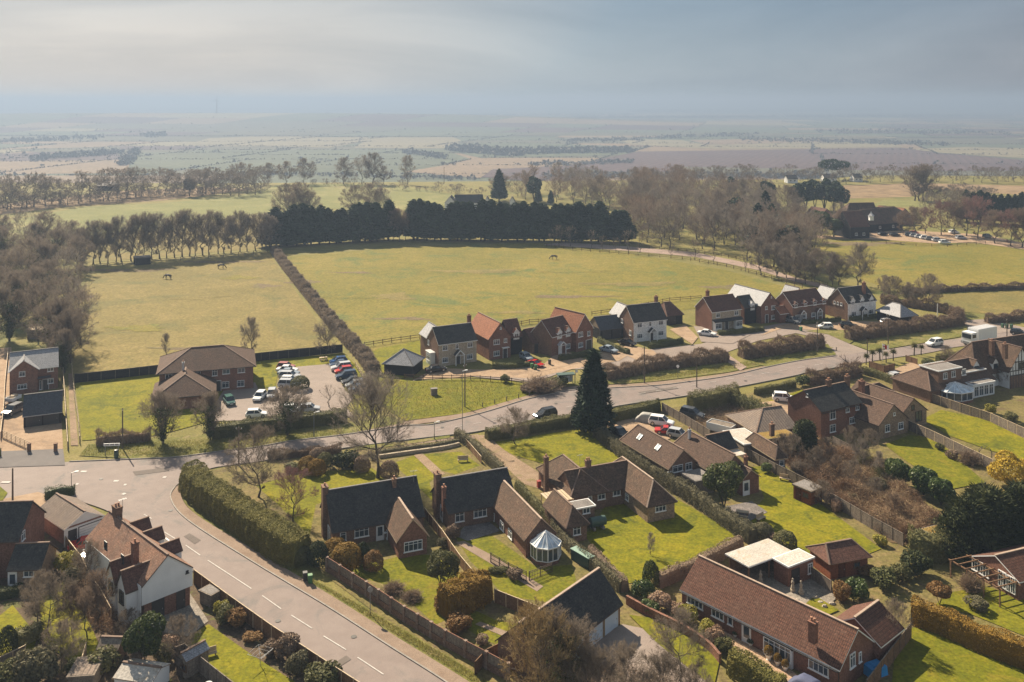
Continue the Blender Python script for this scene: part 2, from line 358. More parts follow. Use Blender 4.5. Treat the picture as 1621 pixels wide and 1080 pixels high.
def blob(px, py, rx, ry, mat='mud', nm='mud_patch', n=36):
    a0 = rb_.random()*6; pts = []
    for k in range(n):
        a = 6.2832*k/n; f = 1+.28*math.sin(3*a+a0)+.2*math.sin(7*a+2*a0)+rb_.uniform(-.18, .18); pts.append((px+rx*f*math.cos(a), py+ry*f*math.sin(a)))
    sheet(nm, pts, mat, 2)
for q in ((418, 453, 20, 3), (480, 446, 24, 3.2), (560, 432, 30, 1.2), (300, 552, 60, 2), (130, 470, 14, 9), (640, 505, 40, 2), (1360, 386, 60, 3), (900, 470, 60, 2), (1150, 455, 30, 3), (200, 428, 70, 2.2), (350, 415, 60, 1.6)): blob(*q)
for q in ((760, 430, 60, 3), (1000, 450, 70, 3), (300, 470, 50, 4), (820, 495, 40, 2), (620, 470, 34, 5)): blob(*q, 'tan_field', 'dry_patch')
for q in ((560, 470, 36, 4), (900, 430, 50, 2.4), (220, 520, 40, 5), (380, 440, 26, 3), (1010, 480, 30, 2)): blob(*q, 'pasture', 'lush_patch')
# main road
NE = [(-120, 742), (0, 738), (110, 732), (211, 728), (278, 725), (355, 715), (400, 710), (463, 699), (547, 689), (640, 675), (682, 673), (734, 662), (779, 650), (834, 633), (876, 624), (901, 619), (968, 615), (1040, 611), (1084, 606), (1153, 596), (1214, 582), (1270, 571), (1325, 564), (1376, 557), (1410, 553), (1471, 543), (1526, 535), (1600, 524), (1760, 505)]
SE = [(-120, 800), (0, 796), (110, 786), (211, 770), (290, 752), (340, 741), (420, 730), (520, 714), (640, 698), (718, 689), (757, 684), (845, 666), (912, 657), (965, 646), (1020, 637), (1090, 627), (1175, 612), (1256, 596), (1277, 591), (1360, 576), (1421, 566), (1471, 559), (1513, 550), (1554, 545), (1640, 531), (1780, 512)]
strip('road', NE, SE, 'asphalt', 3, 160)
WB = [(60, 740), (80, 775), (120, 792), (174, 812), (225, 846), (307, 907), (410, 980), (522, 1056), (600, 1110), (720, 1190)]
EB = [(395, 733), (340, 741), (300, 756), (277, 772), (270, 790), (296, 824), (400, 891), (515, 960), (615, 1024), (700, 1078), (760, 1120), (860, 1190)]
sheet('road', [(p.x, p.y) for p in smooth_line(GP(WB))]+[(p.x, p.y) for p in reversed(smooth_line(GP(EB)))], 'asphalt', 4, False)
kerb(NE[2:23]); kerb(EB[3:]); kerb(SE[6:20])
strip('footway', [(272, 776), (269, 792), (296, 824), (400, 891), (515, 960), (615, 1024), (700, 1078), (760, 1120)], [(288, 766), (287, 788), (312, 817), (413, 878), (527, 946), (628, 1010), (714, 1063), (775, 1102)], 'footway', 4, 60)
strip('footway', [(550, 683), (640, 668), (734, 655), (779, 643), (834, 627), (901, 613), (968, 610), (1040, 605), (1153, 591), (1300, 562)], [(547, 689), (640, 675), (734, 662), (779, 650), (834, 633), (901, 619), (968, 615), (1040, 611), (1153, 596), (1325, 564)], 'footway', 2, 60)
strip('footway', [(640, 702), (718, 693), (757, 688)], [(640, 710), (718, 703), (757, 694)], 'footway', 2, 20)
# dashes
def dash(a, b, wd=.13):
    p = G(*a); q = G(*b); d = (q-p).normalized(); n = Vector((-d.y, d.x, 0))*wd/2; m = MB()
    m.poly([(v.x, v.y, .16) for v in (p-n, q-n, q+n, p+n)]); me = m.mesh('road_marking', M['white_paint'])
    if me.polygons[0].normal.z < 0: me.flip_normals()
    tag(link('road_marking', me), kind='structure')
for a, b in (((228, 816), (240, 823)), ((260, 844), (283, 858)), ((294, 865), (317, 881)), ((329, 889), (398, 934)), ((415, 945), (445, 966)), ((461, 976), (494, 997)), ((512, 1009), (548, 1031)), ((566, 1043), (607, 1070)), ((625, 1083), (665, 1110))): dash(a, b)
for k in range(9): a = k*28; dash((690+a*1.05, 683-a*.19), (703+a*1.05, 680.6-a*.19), .1)
for k in range(11): dash((1010+k*28, 625-k*4.6), (1022+k*28, 623-k*4.6), .1)
for a, b in (((128, 748), (137, 748)), ((180, 763), (188, 763)), ((120, 768), (124, 768)), ((196, 769), (200, 769)), ((258, 757), (263, 757)), ((194, 783), (198, 784)), ((2, 765), (16, 765))): dash(a, b, .55)
M['cover'] = simple('iron cover', (.07, .065, .06), .7, .3, .1, 4)
def disc(px, py, r, mat, nm, z=.165):
    p = G(px, py); m = MB(); m.poly([(p.x+r*math.cos(k*.5236), p.y+r*math.sin(k*.5236), z) for k in range(12)]); tag(m.build(nm, M[mat]), kind='structure')
for px, py in ((330, 930), (440, 985), (270, 810), (560, 1010), (700, 678), (880, 640), (1180, 604), (160, 760)): disc(px, py, .32, 'cover', 'manhole_cover')
M['patch'] = ground_mat('tarmac repair', [(.13, .11, .098), (.15, .125, .11), (.165, .14, .125)], .3, 1, 20, (.14, .12, .10), .3, .2)
for q in ([(395, 968), (420, 984), (404, 994), (380, 977)], [(210, 748), (262, 742), (268, 747), (214, 754)], [(300, 846), (318, 857), (308, 863), (291, 851)], [(1010, 622), (1070, 613), (1074, 616), (1013, 625)], [(520, 1058), (548, 1040), (556, 1046), (528, 1064)]): sheet('tarmac_patch', q, 'patch', 5)
# estate road and drives north of the main road
sheet('estate_road', [(652, 604), (700, 592), (760, 598), (845, 606), (905, 585), (1000, 585), (1140, 562), (1200, 540), (1260, 528), (1300, 537), (1325, 566), (1376, 557), (1345, 545), (1306, 528), (1290, 514), (1240, 512), (1180, 522), (1110, 545), (1040, 552), (960, 565), (880, 575), (760, 588), (690, 585)], 'asphalt_pale', 2)
sheet('driveway', [(655, 602), (690, 583), (760, 586), (840, 583), (905, 570), (960, 575), (900, 586), (843, 600), (760, 596)], 'gravel', 3)
sheet('driveway', [(845, 592), (880, 560), (900, 558), (930, 572)], 'gravel', 4)
sheet('driveway', [(930, 580), (960, 548), (985, 548), (1000, 560), (980, 572)], 'gravel', 4)
sheet('driveway', [(985, 560), (990, 545), (1035, 556), (1040, 562), (1010, 572)], 'gravel', 4)
sheet('driveway', [(1085, 515), (1060, 522), (1096, 546), (1105, 535)], 'gravel', 4)
sheet('driveway', [(1098, 517), (1140, 520), (1190, 530), (1160, 545), (1110, 542)], 'asphalt_pale', 5)
sheet('driveway', [(1205, 532), (1230, 516), (1290, 508), (1400, 510), (1440, 505), (1452, 512), (1390, 522), (1300, 524), (1240, 520)], 'gravel', 4)
sheet('driveway', [(1526, 535), (1535, 520), (1520, 508), (1560, 506), (1621, 519), (1660, 519), (1600, 526)], 'asphalt_pale', 4)
sheet('track', [(860, 388), (1000, 398), (1100, 407), (1200, 428), (1260, 447), (1310, 458), (1310, 452), (1260, 440), (1200, 420), (1100, 400), (1000, 391), (890, 384)], 'gravel_pink', 2)
# left new house drive, care home car park
sheet('driveway', [(-60, 725), (-60, 560), (18, 550), (22, 640), (96, 640), (100, 712)], 'gravel', 2)
sheet('driveway', [(-20, 742), (0, 716), (100, 712), (103, 738)], 'asphalt_dark', 5)
sheet('track', [(108, 592), (114, 592), (124, 706), (112, 706)], 'dirt', 2)
sheet('car_park', [(360, 610), (404, 606), (412, 625), (445, 612), (442, 590), (472, 581), (520, 577), (548, 620), (560, 630), (548, 645), (560, 660), (330, 668), (340, 640)], 'asphalt_pale', 3)
sheet('lawn', [(119, 607), (250, 592), (400, 572), (545, 560), (575, 590), (600, 640), (590, 660), (560, 655), (560, 632), (548, 616), (522, 576), (440, 592), (436, 612), (412, 616), (400, 604), (330, 668), (250, 690), (130, 698)], 'lawn_bright', 2)
sheet('verge', [(125, 722), (140, 704), (330, 686), (545, 672), (620, 660), (640, 670), (547, 688), (400, 709), (278, 724), (211, 727)], 'verge', 2)
sheet('village_green', [(592, 598), (660, 604), (760, 600), (850, 608), (870, 616), (834, 627), (779, 643), (734, 655), (640, 667), (600, 640)], 'lawn', 2)
sheet('lawn', [(585, 560), (600, 552), (665, 540), (668, 560), (640, 600), (606, 598)], 'lawn_bright', 3)
sheet('verge', [(860, 612), (905, 604), (1000, 600), (1100, 580), (1160, 575), (1210, 568), (1320, 550), (1300, 560), (1214, 577), (1153, 590), (1040, 604), (968, 609), (901, 612)], 'verge', 3)
sheet('verge', [(1180, 575), (1215, 565), (1290, 552), (1310, 545), (1324, 562), (1270, 570), (1214, 581)], 'verge', 4)
sheet('verge', [(1350, 546), (1410, 545), (1480, 530), (1530, 516), (1532, 532), (1471, 542), (1410, 552), (1376, 556)], 'verge', 4)
sheet('verge', [(1275, 525), (1300, 522), (1345, 524), (1360, 535), (1345, 545), (1310, 530)], 'verge', 5)
sheet('footway', [(1140, 566), (1152, 562), (1182, 582), (1172, 588)], 'gravel_pink', 5)
# verges and gardens south of the main road
strip('verge', [(296, 778), (330, 808), (400, 858), (470, 904), (560, 952), (700, 1034), (850, 1130)], [(288, 788), (311, 816), (412, 877), (526, 945), (627, 1009), (713, 1062), (775, 1102)], 'verge', 3, 40)
strip('verge', [(560, 708), (640, 700), (712, 690)], [(560, 714), (640, 705), (712, 694)], 'verge', 4, 16)
sheet('verge', [(764, 692), (850, 672), (915, 660), (965, 650), (970, 660), (900, 672), (775, 700)], 'verge', 2)
sheet('garden', [(330, 745), (420, 732), (560, 715), (735, 690), (765, 694), (980, 660), (1100, 640), (1300, 600), (1640, 545), (1900, 545), (1900, 1200), (900, 1200), (500, 900), (300, 800)], 'rough', 1)
sheet('garden', [(330, 745), (420, 732), (560, 715), (735, 695), (800, 700), (1000, 900), (820, 1060), (520, 905), (300, 770)], 'rough', 2)
sheet('lawn', [(405, 770), (470, 750), (590, 742), (610, 760), (500, 800), (490, 850), (440, 800)], 'lawn_bright', 3)
sheet('lawn', [(622, 735), (655, 722), (700, 748), (680, 765), (690, 800), (660, 770)], 'lawn_bright', 3)
sheet('lawn', [(668, 720), (730, 716), (760, 738), (720, 752), (692, 744)], 'lawn_bright', 3)
sheet('garden_path', [(655, 722), (668, 718), (705, 752), (690, 756)], 'dirt', 4)
sheet('lawn', [(520, 900), (600, 890), (640, 880), (690, 880), (770, 940), (760, 960), (690, 990), (620, 930)], 'lawn', 3)
sheet('lawn', [(700, 975), (735, 960), (790, 985), (830, 990), (800, 1030), (760, 1010)], 'lawn', 3)
sheet('garden_path', [(752, 990), (760, 986), (815, 1006), (808, 1014)], 'footway', 4)
sheet('lawn', [(720, 850), (780, 850), (850, 900), (905, 895), (915, 930), (868, 955), (800, 945), (745, 890)], 'lawn', 3)
sheet('patio', [(722, 850), (735, 835), (775, 828), (792, 842), (740, 858)], 'slabs_dark', 4)
sheet('garden_path', [(720, 860), (735, 858), (778, 880), (860, 930), (850, 938), (770, 890)], 'footway', 4)
sheet('lawn', [(775, 702), (850, 690), (930, 678), (1000, 728), (970, 742), (870, 738), (815, 722)], 'lawn_bright', 3)
sheet('driveway', [(748, 690), (770, 690), (800, 715), (870, 760), (862, 778), (830, 768), (780, 722)], 'dirt', 4)
sheet('lawn', [(925, 850), (960, 800), (1070, 790), (1180, 855), (1100, 900), (995, 925)], 'lawn_bright', 3)
sheet('driveway', [(950, 672), (985, 660), (1040, 655), (1075, 690), (1050, 700), (1000, 690)], 'gravel', 4)
sheet('lawn', [(1190, 740), (1215, 738), (1300, 800), (1395, 870), (1310, 905), (1180, 820), (1210, 790)], 'lawn_bright', 3)
sheet('patio', [(1140, 805), (1190, 795), (1215, 812), (1180, 830)], 'slabs_dark', 4)
sheet('scrub', [(1220, 720), (1300, 700), (1400, 740), (1500, 830), (1480, 870), (1410, 860), (1300, 780)], 'scrub_soil', 3)
sheet('scrub', [(1090, 660), (1180, 640), (1240, 660), (1230, 700), (1130, 690)], 'scrub_soil', 3)
sheet('lawn', [(1400, 705), (1440, 690), (1480, 695), (1560, 765), (1510, 775), (1440, 735)], 'lawn', 4)
sheet('lawn', [(1460, 665), (1490, 650), (1560, 665), (1640, 705), (1640, 735), (1570, 715), (1500, 690)], 'lawn_bright', 4)
sheet('lawn', [(1290, 632), (1330, 625), (1370, 650), (1340, 660)], 'lawn_bright', 4)
sheet('lawn', [(1190, 645), (1270, 618), (1290, 630), (1240, 650)], 'lawn_bright', 4)
sheet('driveway', [(1195, 640), (1250, 632), (1280, 640), (1250, 660), (1210, 655)], 'gravel', 5)
sheet('driveway', [(1395, 595), (1440, 575), (1460, 578), (1440, 600), (1415, 608)], 'gravel', 4)
sheet('patio', [(1150, 920), (1200, 880), (1265, 905), (1330, 945), (1290, 975), (1200, 940)], 'slabs', 4)
sheet('lawn', [(1275, 958), (1290, 945), (1328, 968), (1305, 978)], 'lawn', 5)
sheet('driveway', [(930, 1020), (985, 990), (1080, 1010), (1120, 1080), (1100, 1160), (900, 1160)], 'asphalt_pale', 4)
sheet('lawn', [(995, 975), (1060, 985), (1140, 1045), (1130, 1090), (1090, 1060), (1040, 1020)], 'lawn', 5)
sheet('patio', [(1140, 1000), (1160, 1000), (1320, 1110), (1250, 1130)], 'slabs_buff', 4)
sheet('lawn', [(1420, 1000), (1500, 985), (1700, 1080), (1700, 1200), (1400, 1200)], 'lawn', 3)
sheet('lawn', [(1480, 960), (1500, 940), (1560, 930), (1700, 970), (1700, 1040), (1540, 975)], 'lawn', 3)
# lower-left gardens
sheet('garden', [(-60, 830), (70, 800), (170, 830), (310, 920), (560, 1090), (560, 1200), (-60, 1200)], 'soil', 2)
sheet('driveway', [(-60, 810), (0, 792), (60, 780), (100, 792), (68, 830), (66, 870), (-60, 870)], 'gravel', 3)
sheet('verge', [(-60, 780), (0, 772), (12, 782), (4, 794), (-60, 800)], 'lawn', 6)
sheet('lawn', [(60, 945), (105, 920), (130, 960), (160, 1030), (110, 1050), (70, 1020)], 'lawn_bright', 4)
sheet('lawn', [(-30, 1000), (20, 960), (60, 1010), (50, 1040), (-30, 1050)], 'lawn_bright', 4)
sheet('lawn', [(300, 1010), (330, 990), (400, 1040), (480, 1090), (430, 1140), (350, 1090), (310, 1050)], 'lawn_bright', 4)
sheet('patio', [(225, 960), (300, 940), (330, 985), (300, 1010), (240, 1000)], 'slabs', 4)
sheet('patio', [(110, 860), (150, 840), (200, 930), (180, 960)], 'slabs_buff', 4)
# ---------------------------------------------------------------- the vale
rng = random.Random(4)
cells = []
def split(x0, x1, y0, y1, d):
    wx, wy = x1-x0, y1-y0; lim = 110+.062*y0
    if d == 0 or (wx < lim*1.6 and wy < lim*1.6) or (d < 4 and rng.random() < .12): cells.append((x0, x1, y0, y1)); return
    if wx > wy*1.1: s = x0+wx*rng.uniform(.35, .65); split(x0, s, y0, y1, d-1); split(s, x1, y0, y1, d-1)
    else: s = y0+wy*rng.uniform(.35, .65); split(x0, x1, y0, s, d-1); split(x0, x1, s, y1, d-1)
split(-6500, 6500, 1150, 10500, 12)
VR = R(-9)
def vr(x, y): y -= 4000; return (x*math.cos(VR)-y*math.sin(VR)+250*math.sin(y*.0007+x*.0011), x*math.sin(VR)+y*math.cos(VR)+4000+160*math.sin(x*.0009))
vk = ['v_green', 'v_pale', 'v_tan', 'v_plough', 'v_dull', 'v_green', 'v_dull', 'v_green']; vm = MB(); hedges = []
for x0, x1, y0, y1 in cells:
    q = [vr(x0, y0), vr(x1, y0), vr(x1, y1), vr(x0, y1)]
    if min(p[1] for p in q) < 1170: continue
    ci = rng.randrange(len(vk)); nn = 1 if max(terr(a, b) for a, b in q)-VZ < .6 and min(terr(a, b) for a, b in q)-VZ < .6 else 5
    L4 = lambda u, v: tuple((q[0][i]*(1-u)+q[1][i]*u)*(1-v)+(q[3][i]*(1-u)+q[2][i]*u)*v for i in (0, 1))
    for i in range(nn):
        for j in range(nn):
            vm.poly([(a, b, terr(a, b)+(.1 if nn == 1 else 2.2)) for a, b in (L4(i/nn, j/nn), L4((i+1)/nn, j/nn), L4((i+1)/nn, (j+1)/nn), L4(i/nn, (j+1)/nn))], ci)
    hedges += [(q[0], q[1]), (q[1], q[2])]
VE = [([(-40, 262), (0, 276), (198, 274), (205, 262), (190, 253), (100, 254), (-40, 256)], 'v_tan'), ([(-40, 246), (-40, 256), (190, 253), (185, 240), (60, 241)], 'v_plough'), ([(208, 242), (440, 237), (700, 236), (745, 252), (640, 270), (400, 275), (215, 262)], 'v_green'),
      ([(300, 228), (330, 219), (440, 214), (560, 214), (600, 221), (520, 234)], 'v_pale'), ([(560, 234), (590, 216), (700, 211), (730, 222), (720, 235)], 'v_pale'), ([(700, 236), (715, 228), (800, 225), (1000, 232), (1010, 245), (760, 250)], 'v_green'),
      ([(975, 220), (1080, 222), (1130, 232), (1150, 236), (1090, 234), (1000, 229)], 'v_pale'), ([(1130, 230), (1300, 224), (1420, 228), (1430, 233), (1150, 236)], 'v_pale'), ([(1090, 222), (1250, 219), (1400, 222), (1300, 225), (1120, 229)], 'v_tan'),
      ([(900, 262), (1010, 240), (1150, 238), (1430, 234), (1480, 242), (1560, 248), (1720, 262), (1640, 270), (1200, 272), (960, 272)], 'v_plough'), ([(780, 268), (900, 262), (960, 275), (880, 290), (760, 280)], 'v_plough'),
      ([(1440, 236), (1530, 233), (1720, 237), (1720, 256), (1560, 247), (1490, 242)], 'v_pale'), ([(1080, 264), (1300, 268), (1500, 272), (1500, 280), (1080, 278)], 'v_dull'), ([(20, 236), (190, 232), (190, 238), (60, 241)], 'v_dull'), ([(640, 272), (745, 255), (900, 262), (780, 268), (760, 282)], 'v_tan')]
rs_ = random.Random(11)
for y in (189, 193, 197, 200, 203, 206, 209, 212, 215, 218):
    x = rs_.uniform(820, 900)
    while x < 1700:
        w_ = rs_.uniform(50, 190); hh_ = rs_.uniform(.9, 2.2)*(1 if y < 205 else 1.4)
        if rs_.random() < .6: sl_ = rs_.uniform(-1, 1); VE.append(([(x, y), (x+w_, y+sl_), (x+w_+rs_.uniform(-15, 15), y+sl_+hh_), (x+rs_.uniform(-15, 15), y+hh_)], rs_.choice(['v_pale', 'v_plough', 'v_tan', 'v_green', 'v_pale', 'v_dull'])))
        x += w_+rs_.uniform(5, 60)
k = 0
for pl, mt in VE:
    k += 1; i = ['v_green', 'v_pale', 'v_tan', 'v_plough', 'v_dull'].index(mt)
    vm.poly([tuple(G(a, b, VZ+.35+.05*k)) for a, b in (pl if sum((pl[j][0]-pl[j-1][0])*(pl[j][1]+pl[j-1][1]) for j in range(len(pl))) > 0 else pl[::-1])], i)
tag(vm.build('fields', [M[n] for n in vk[:5]]+[M['v_green'], M['v_dull'], M['v_green']], uv=False), kind='structure')
# ---------------------------------------------------------------- haze
hm = MB(); hm.box((0, 10250, 16.5), (36000, 20900, 155))
hz, t, b = newmat('haze'); t.nodes.clear(); o_ = t.nodes.new('ShaderNodeOutputMaterial'); pv = t.nodes.new('ShaderNodeVolumePrincipled')
pv.inputs['Color'].default_value = (.285, .37, .51, 1); pv.inputs['Density'].default_value = .00036; pv.inputs['Anisotropy'].default_value = .25
t.links.new(pv.outputs[0], o_.inputs['Volume'])
tag(hm.build('haze', hz, uv=False), kind='stuff')
# ================================================================ vegetation
M['bark'] = simple('grey bark', (.095, .078, .062), .9, 0, .3, 4, spec=.2)
M['bark_dark'] = simple('dark bark', (.075, .058, .045), .9, 0, .3, 4, spec=.2)
M['twig'] = leaf_mat('bare twigs', [(.135, .108, .083), (.205, .165, .128), (.285, .232, .178)], .38, .9)
M['twig_grey'] = leaf_mat('grey twigs', [(.14, .118, .098), (.215, .182, .15), (.30, .255, .21)], .38, .9)
M['twig_red'] = leaf_mat('reddish twigs', [(.14, .10, .074), (.21, .153, .112), (.285, .215, .155)], .38, .9)
M['twig_pink'] = leaf_mat('pink budding twigs', [(.17, .09, .08), (.25, .14, .12), (.32, .20, .17)], .15, .9)
M['twig_gold'] = leaf_mat('golden catkin twigs', [(.17, .115, .055), (.27, .19, .09), (.36, .265, .135)], .2, .9)
M['yellow'] = leaf_mat('yellow willow shoots', [(.28, .18, .02), (.42, .29, .03), (.52, .38, .06)], .25, .8)
M['conifer'] = leaf_mat('dark conifer needles', [(.014, .028, .016), (.026, .046, .022), (.05, .072, .032)], .1, .8)
M['yew'] = leaf_mat('dark yew', [(.022, .032, .012), (.045, .055, .018), (.085, .085, .025)], .15, .8)
M['leyland'] = leaf_mat('dull green clipped conifer', [(.085, .085, .02), (.16, .145, .034), (.25, .205, .05)], .18, .8)
M['leaf'] = leaf_mat('evergreen leaves', [(.03, .045, .012), (.06, .08, .02), (.12, .13, .04)], .25, .6)
M['laurel'] = leaf_mat('glossy laurel leaves', [(.035, .06, .014), (.075, .11, .025), (.16, .19, .06)], .25, .45)
M['olive'] = leaf_mat('olive green leaves', [(.07, .072, .024), (.125, .12, .042), (.21, .19, .08)], .25, .7)
M['box_green'] = leaf_mat('clipped hedge leaves', [(.05, .06, .018), (.095, .10, .03), (.15, .145, .05)], .2, .7)
M['gold'] = leaf_mat('bronze clipped conifer', [(.13, .075, .012), (.22, .13, .02), (.32, .19, .03)], .2, .8)
M['orange'] = leaf_mat('orange winter shrub', [(.15, .08, .03), (.22, .125, .045), (.29, .18, .07)], .2, .8)
M['brown_leaf'] = leaf_mat('brown winter hedge', [(.145, .10, .07), (.23, .165, .115), (.33, .245, .17)], .15, .85)
M['grey_green'] = leaf_mat('grey green hedge', [(.085, .078, .045), (.14, .125, .07), (.20, .175, .10)], .2, .85)
M['yellow_green'] = leaf_mat('yellow variegated leaves', [(.16, .15, .02), (.32, .28, .04), (.46, .40, .09)], .25, .6)
M['pale_flower'] = leaf_mat('pale pink blossom', [(.22, .14, .09), (.32, .21, .14), (.42, .30, .21)], .2, .8)
M['bramble'] = leaf_mat('bramble stems', [(.14, .085, .05), (.24, .15, .09), (.34, .23, .14)], .15, .9)
def nrm(a): return a/np.maximum(1e-9, np.linalg.norm(a, axis=-1, keepdims=True))
def perp(d, r):
    v = r.normal(size=d.shape); v -= d*np.sum(v*d, -1, keepdims=True); return nrm(v)
def np_quads(P, Nn, size, r, flat=.5, asp=.62):
    n = len(P); Nn = nrm(Nn+r.normal(size=(n, 3))*flat); u = perp(Nn, r); v = np.cross(Nn, u); s = (size*r.uniform(.6, 1.35, (n, 1)))/2
    V = np.stack([P-u*s, P-v*s*asp, P+u*s, P+v*s*asp], 1); return V.reshape(-1, 3)
def np_slivers(P, D, L, wd, r):
    sd = perp(D, r)*wd/2; bend = perp(D, r)*(L*.12)
    return np.stack([P-sd, P+sd, P+D*L+bend], 1).reshape(-1, 3)
def np_tubes(P, Q, r0, r1, k, r):
    d = nrm(Q-P); u = perp(d, r); v = np.cross(d, u); out_ = []
    for i in range(k):
        a, b = 2*math.pi*i/k, 2*math.pi*(i+1)/k
        e0 = u*math.cos(a)+v*math.sin(a); e1 = u*math.cos(b)+v*math.sin(b)
        out_.append(np.stack([P+e0*r0, P+e1*r0, Q+e1*r1, Q+e0*r1], 1))
    return np.concatenate(out_).reshape(-1, 3)
def bare_tree_meshes(name, seed, H=10., W=8., upright=.35, fork=.22, nl=(14, 9, 8, 6), trunk_r=.15, tw='twig', bark='bark', wd=.032, ivy=0, leader=True, density=1.0):
    r = np.random.default_rng(seed); tr = []; cw = []
    up = np.array([0, 0, 1.])
    # trunk as a wandering leader
    nseg = 6; top = H*(.72 if leader else fork+.08); P = [np.zeros(3)]
    for i in range(nseg):
        z = top*(i+1)/nseg; P.append(np.array([r.normal()*H*.012*(i+1), r.normal()*H*.012*(i+1), z]))
    P = np.array(P); rad = trunk_r*(1-.8*np.linspace(0, 1, nseg+1)) if leader else trunk_r*(1-.2*np.linspace(0, 1, nseg+1))
    rad[0] *= 1.35
    tr.append((np_tubes(P[:-1], P[1:], rad[:-1, None], rad[1:, None], 7, np.random.default_rng(1)), 4, 0))
    # limbs
    n = nl[0]; t = np.linspace(fork, .97, n)+r.uniform(-.03, .03, n) if leader else r.uniform(.85, 1, n)
    zz = np.clip(t, 0, 1)*(H*.72 if leader else top); S = np.array([[np.interp(z, P[:, 2], P[:, 0]), np.interp(z, P[:, 2], P[:, 1]), z] for z in zz]); 
    az = np.arange(n)*2.39996+r.uniform(-.4, .4, n); rel = (zz-zz.min())/(max(1e-6, np.ptp(zz)) if leader else 1)
    el = (upright*.75-.12+(1.35-upright*.5)*rel**1.2 if leader else upright+r.uniform(-.15, .35, n))+r.uniform(-.12, .12, n); el = np.clip(el, .0, 1.45)
    D = np.stack([np.cos(az)*np.cos(el), np.sin(az)*np.cos(el), np.sin(el)], 1)
    # length to an ellipsoid envelope
    zc, hz_, hw = H*(fork+1)/2*.98, H*(1-fork)/2*1.04, W/2
    def reach(S_, D_):
        a = (D_[:, 0]**2+D_[:, 1]**2)/hw**2+D_[:, 2]**2/hz_**2; b_ = 2*((S_[:, 0]*D_[:, 0]+S_[:, 1]*D_[:, 1])/hw**2+(S_[:, 2]-zc)*D_[:, 2]/hz_**2)
        c_ = (S_[:, 0]**2+S_[:, 1]**2)/hw**2+(S_[:, 2]-zc)**2/hz_**2-1
        disc = np.maximum(0, b_*b_-4*a*c_); return np.clip((-b_+np.sqrt(disc))/(2*a), H*.04, H)
    L = reach(S, D)*r.uniform(.68, .92, n); rr = trunk_r*(.42-.22*rel)*(1.0 if leader else 1.25)
    for lv in range(1, 5):
        nn = len(S); k = {1: 5, 2: 4, 3: 3, 4: 0}[lv]
        bend = perp(D, r)*L[:, None]*.10+up*L[:, None]*(.07 if lv < 3 else .02)
        mid = S+D*(L*.5)[:, None]+bend*.6; end = S+D*L[:, None]+bend*1.6
        if k:
            r0 = rr[:, None]; tgt = tr if lv == 1 else cw; mi = 0 if lv == 1 else (0 if lv == 2 else 1)
            tgt.append((np_tubes(S, mid, r0, r0*.68, k, r), 4, mi)); tgt.append((np_tubes(mid, end, r0*.68, r0*.28, k, r), 4, mi))
        else:
            cw.append((np_slivers(S, nrm(end-S), L[:, None]*1.1, wd, r), 3, 1)); break
        m = nl[lv] if lv < 4 else 0; m = max(2, int(round(m*density))) if lv == 3 else m
        t = r.uniform(.16, 1.0, (nn, m)); t[:, 0] = 1.0
        tt = t.reshape(-1, 1); ia = np.repeat(np.arange(nn), m)
        C0 = np.where(tt < .5, S[ia]+(mid-S)[ia]*tt*2, mid[ia]+(end-mid)[ia]*(tt*2-1))
        Db = nrm((end-S)[ia]); ang = r.uniform(.35, .95, (len(ia), 1)); D = nrm(Db*np.cos(ang)+perp(Db, r)*np.sin(ang)+up*(.06+.22*upright))
        L = np.minimum(L[ia]*r.uniform(.38, .68, len(ia)), reach(C0, D)*1.0+.15); S = C0; rr = rr[ia]*.5
    # fine twigs along the last order
    nn = len(S); m = 4; ia = np.repeat(np.arange(nn), m); t = r.uniform(.1, .95, (nn*m, 1)); Db = D[ia]; ang = r.uniform(.3, .8, (nn*m, 1))
    D2 = nrm(Db*np.cos(ang)+perp(Db, r)*np.sin(ang)+up*.2); cw.append((np_slivers(S[ia]+Db*L[ia][:, None]*t, D2, L[ia][:, None]*r.uniform(.4, .8, (nn*m, 1)), wd*.8, r), 3, 1))
    mats = [M[bark], M[tw], M['leaf']]
    if ivy:
        k = int(ivy); zi = r.uniform(.08, .75, k)*H; aa = r.uniform(0, 6.28, k); ri = trunk_r+r.gamma(2, W*.045, k)*np.clip(zi/H*3, .3, 1.4)
        PI_ = np.stack([np.cos(aa)*ri, np.sin(aa)*ri, zi+r.normal(size=k)*.2], 1); cw.append((np_quads(PI_, nrm(PI_*np.array([1, 1, .2])), .28, r, .8), 4, 2))
    return join_np(name+'_trunk', tr, mats[:1]), join_np(name+'_crown', cw, mats)
PROTO = {}
def proto(key, label_cat, mtr, mcr):
    PROTO[key] = (mtr, mcr)
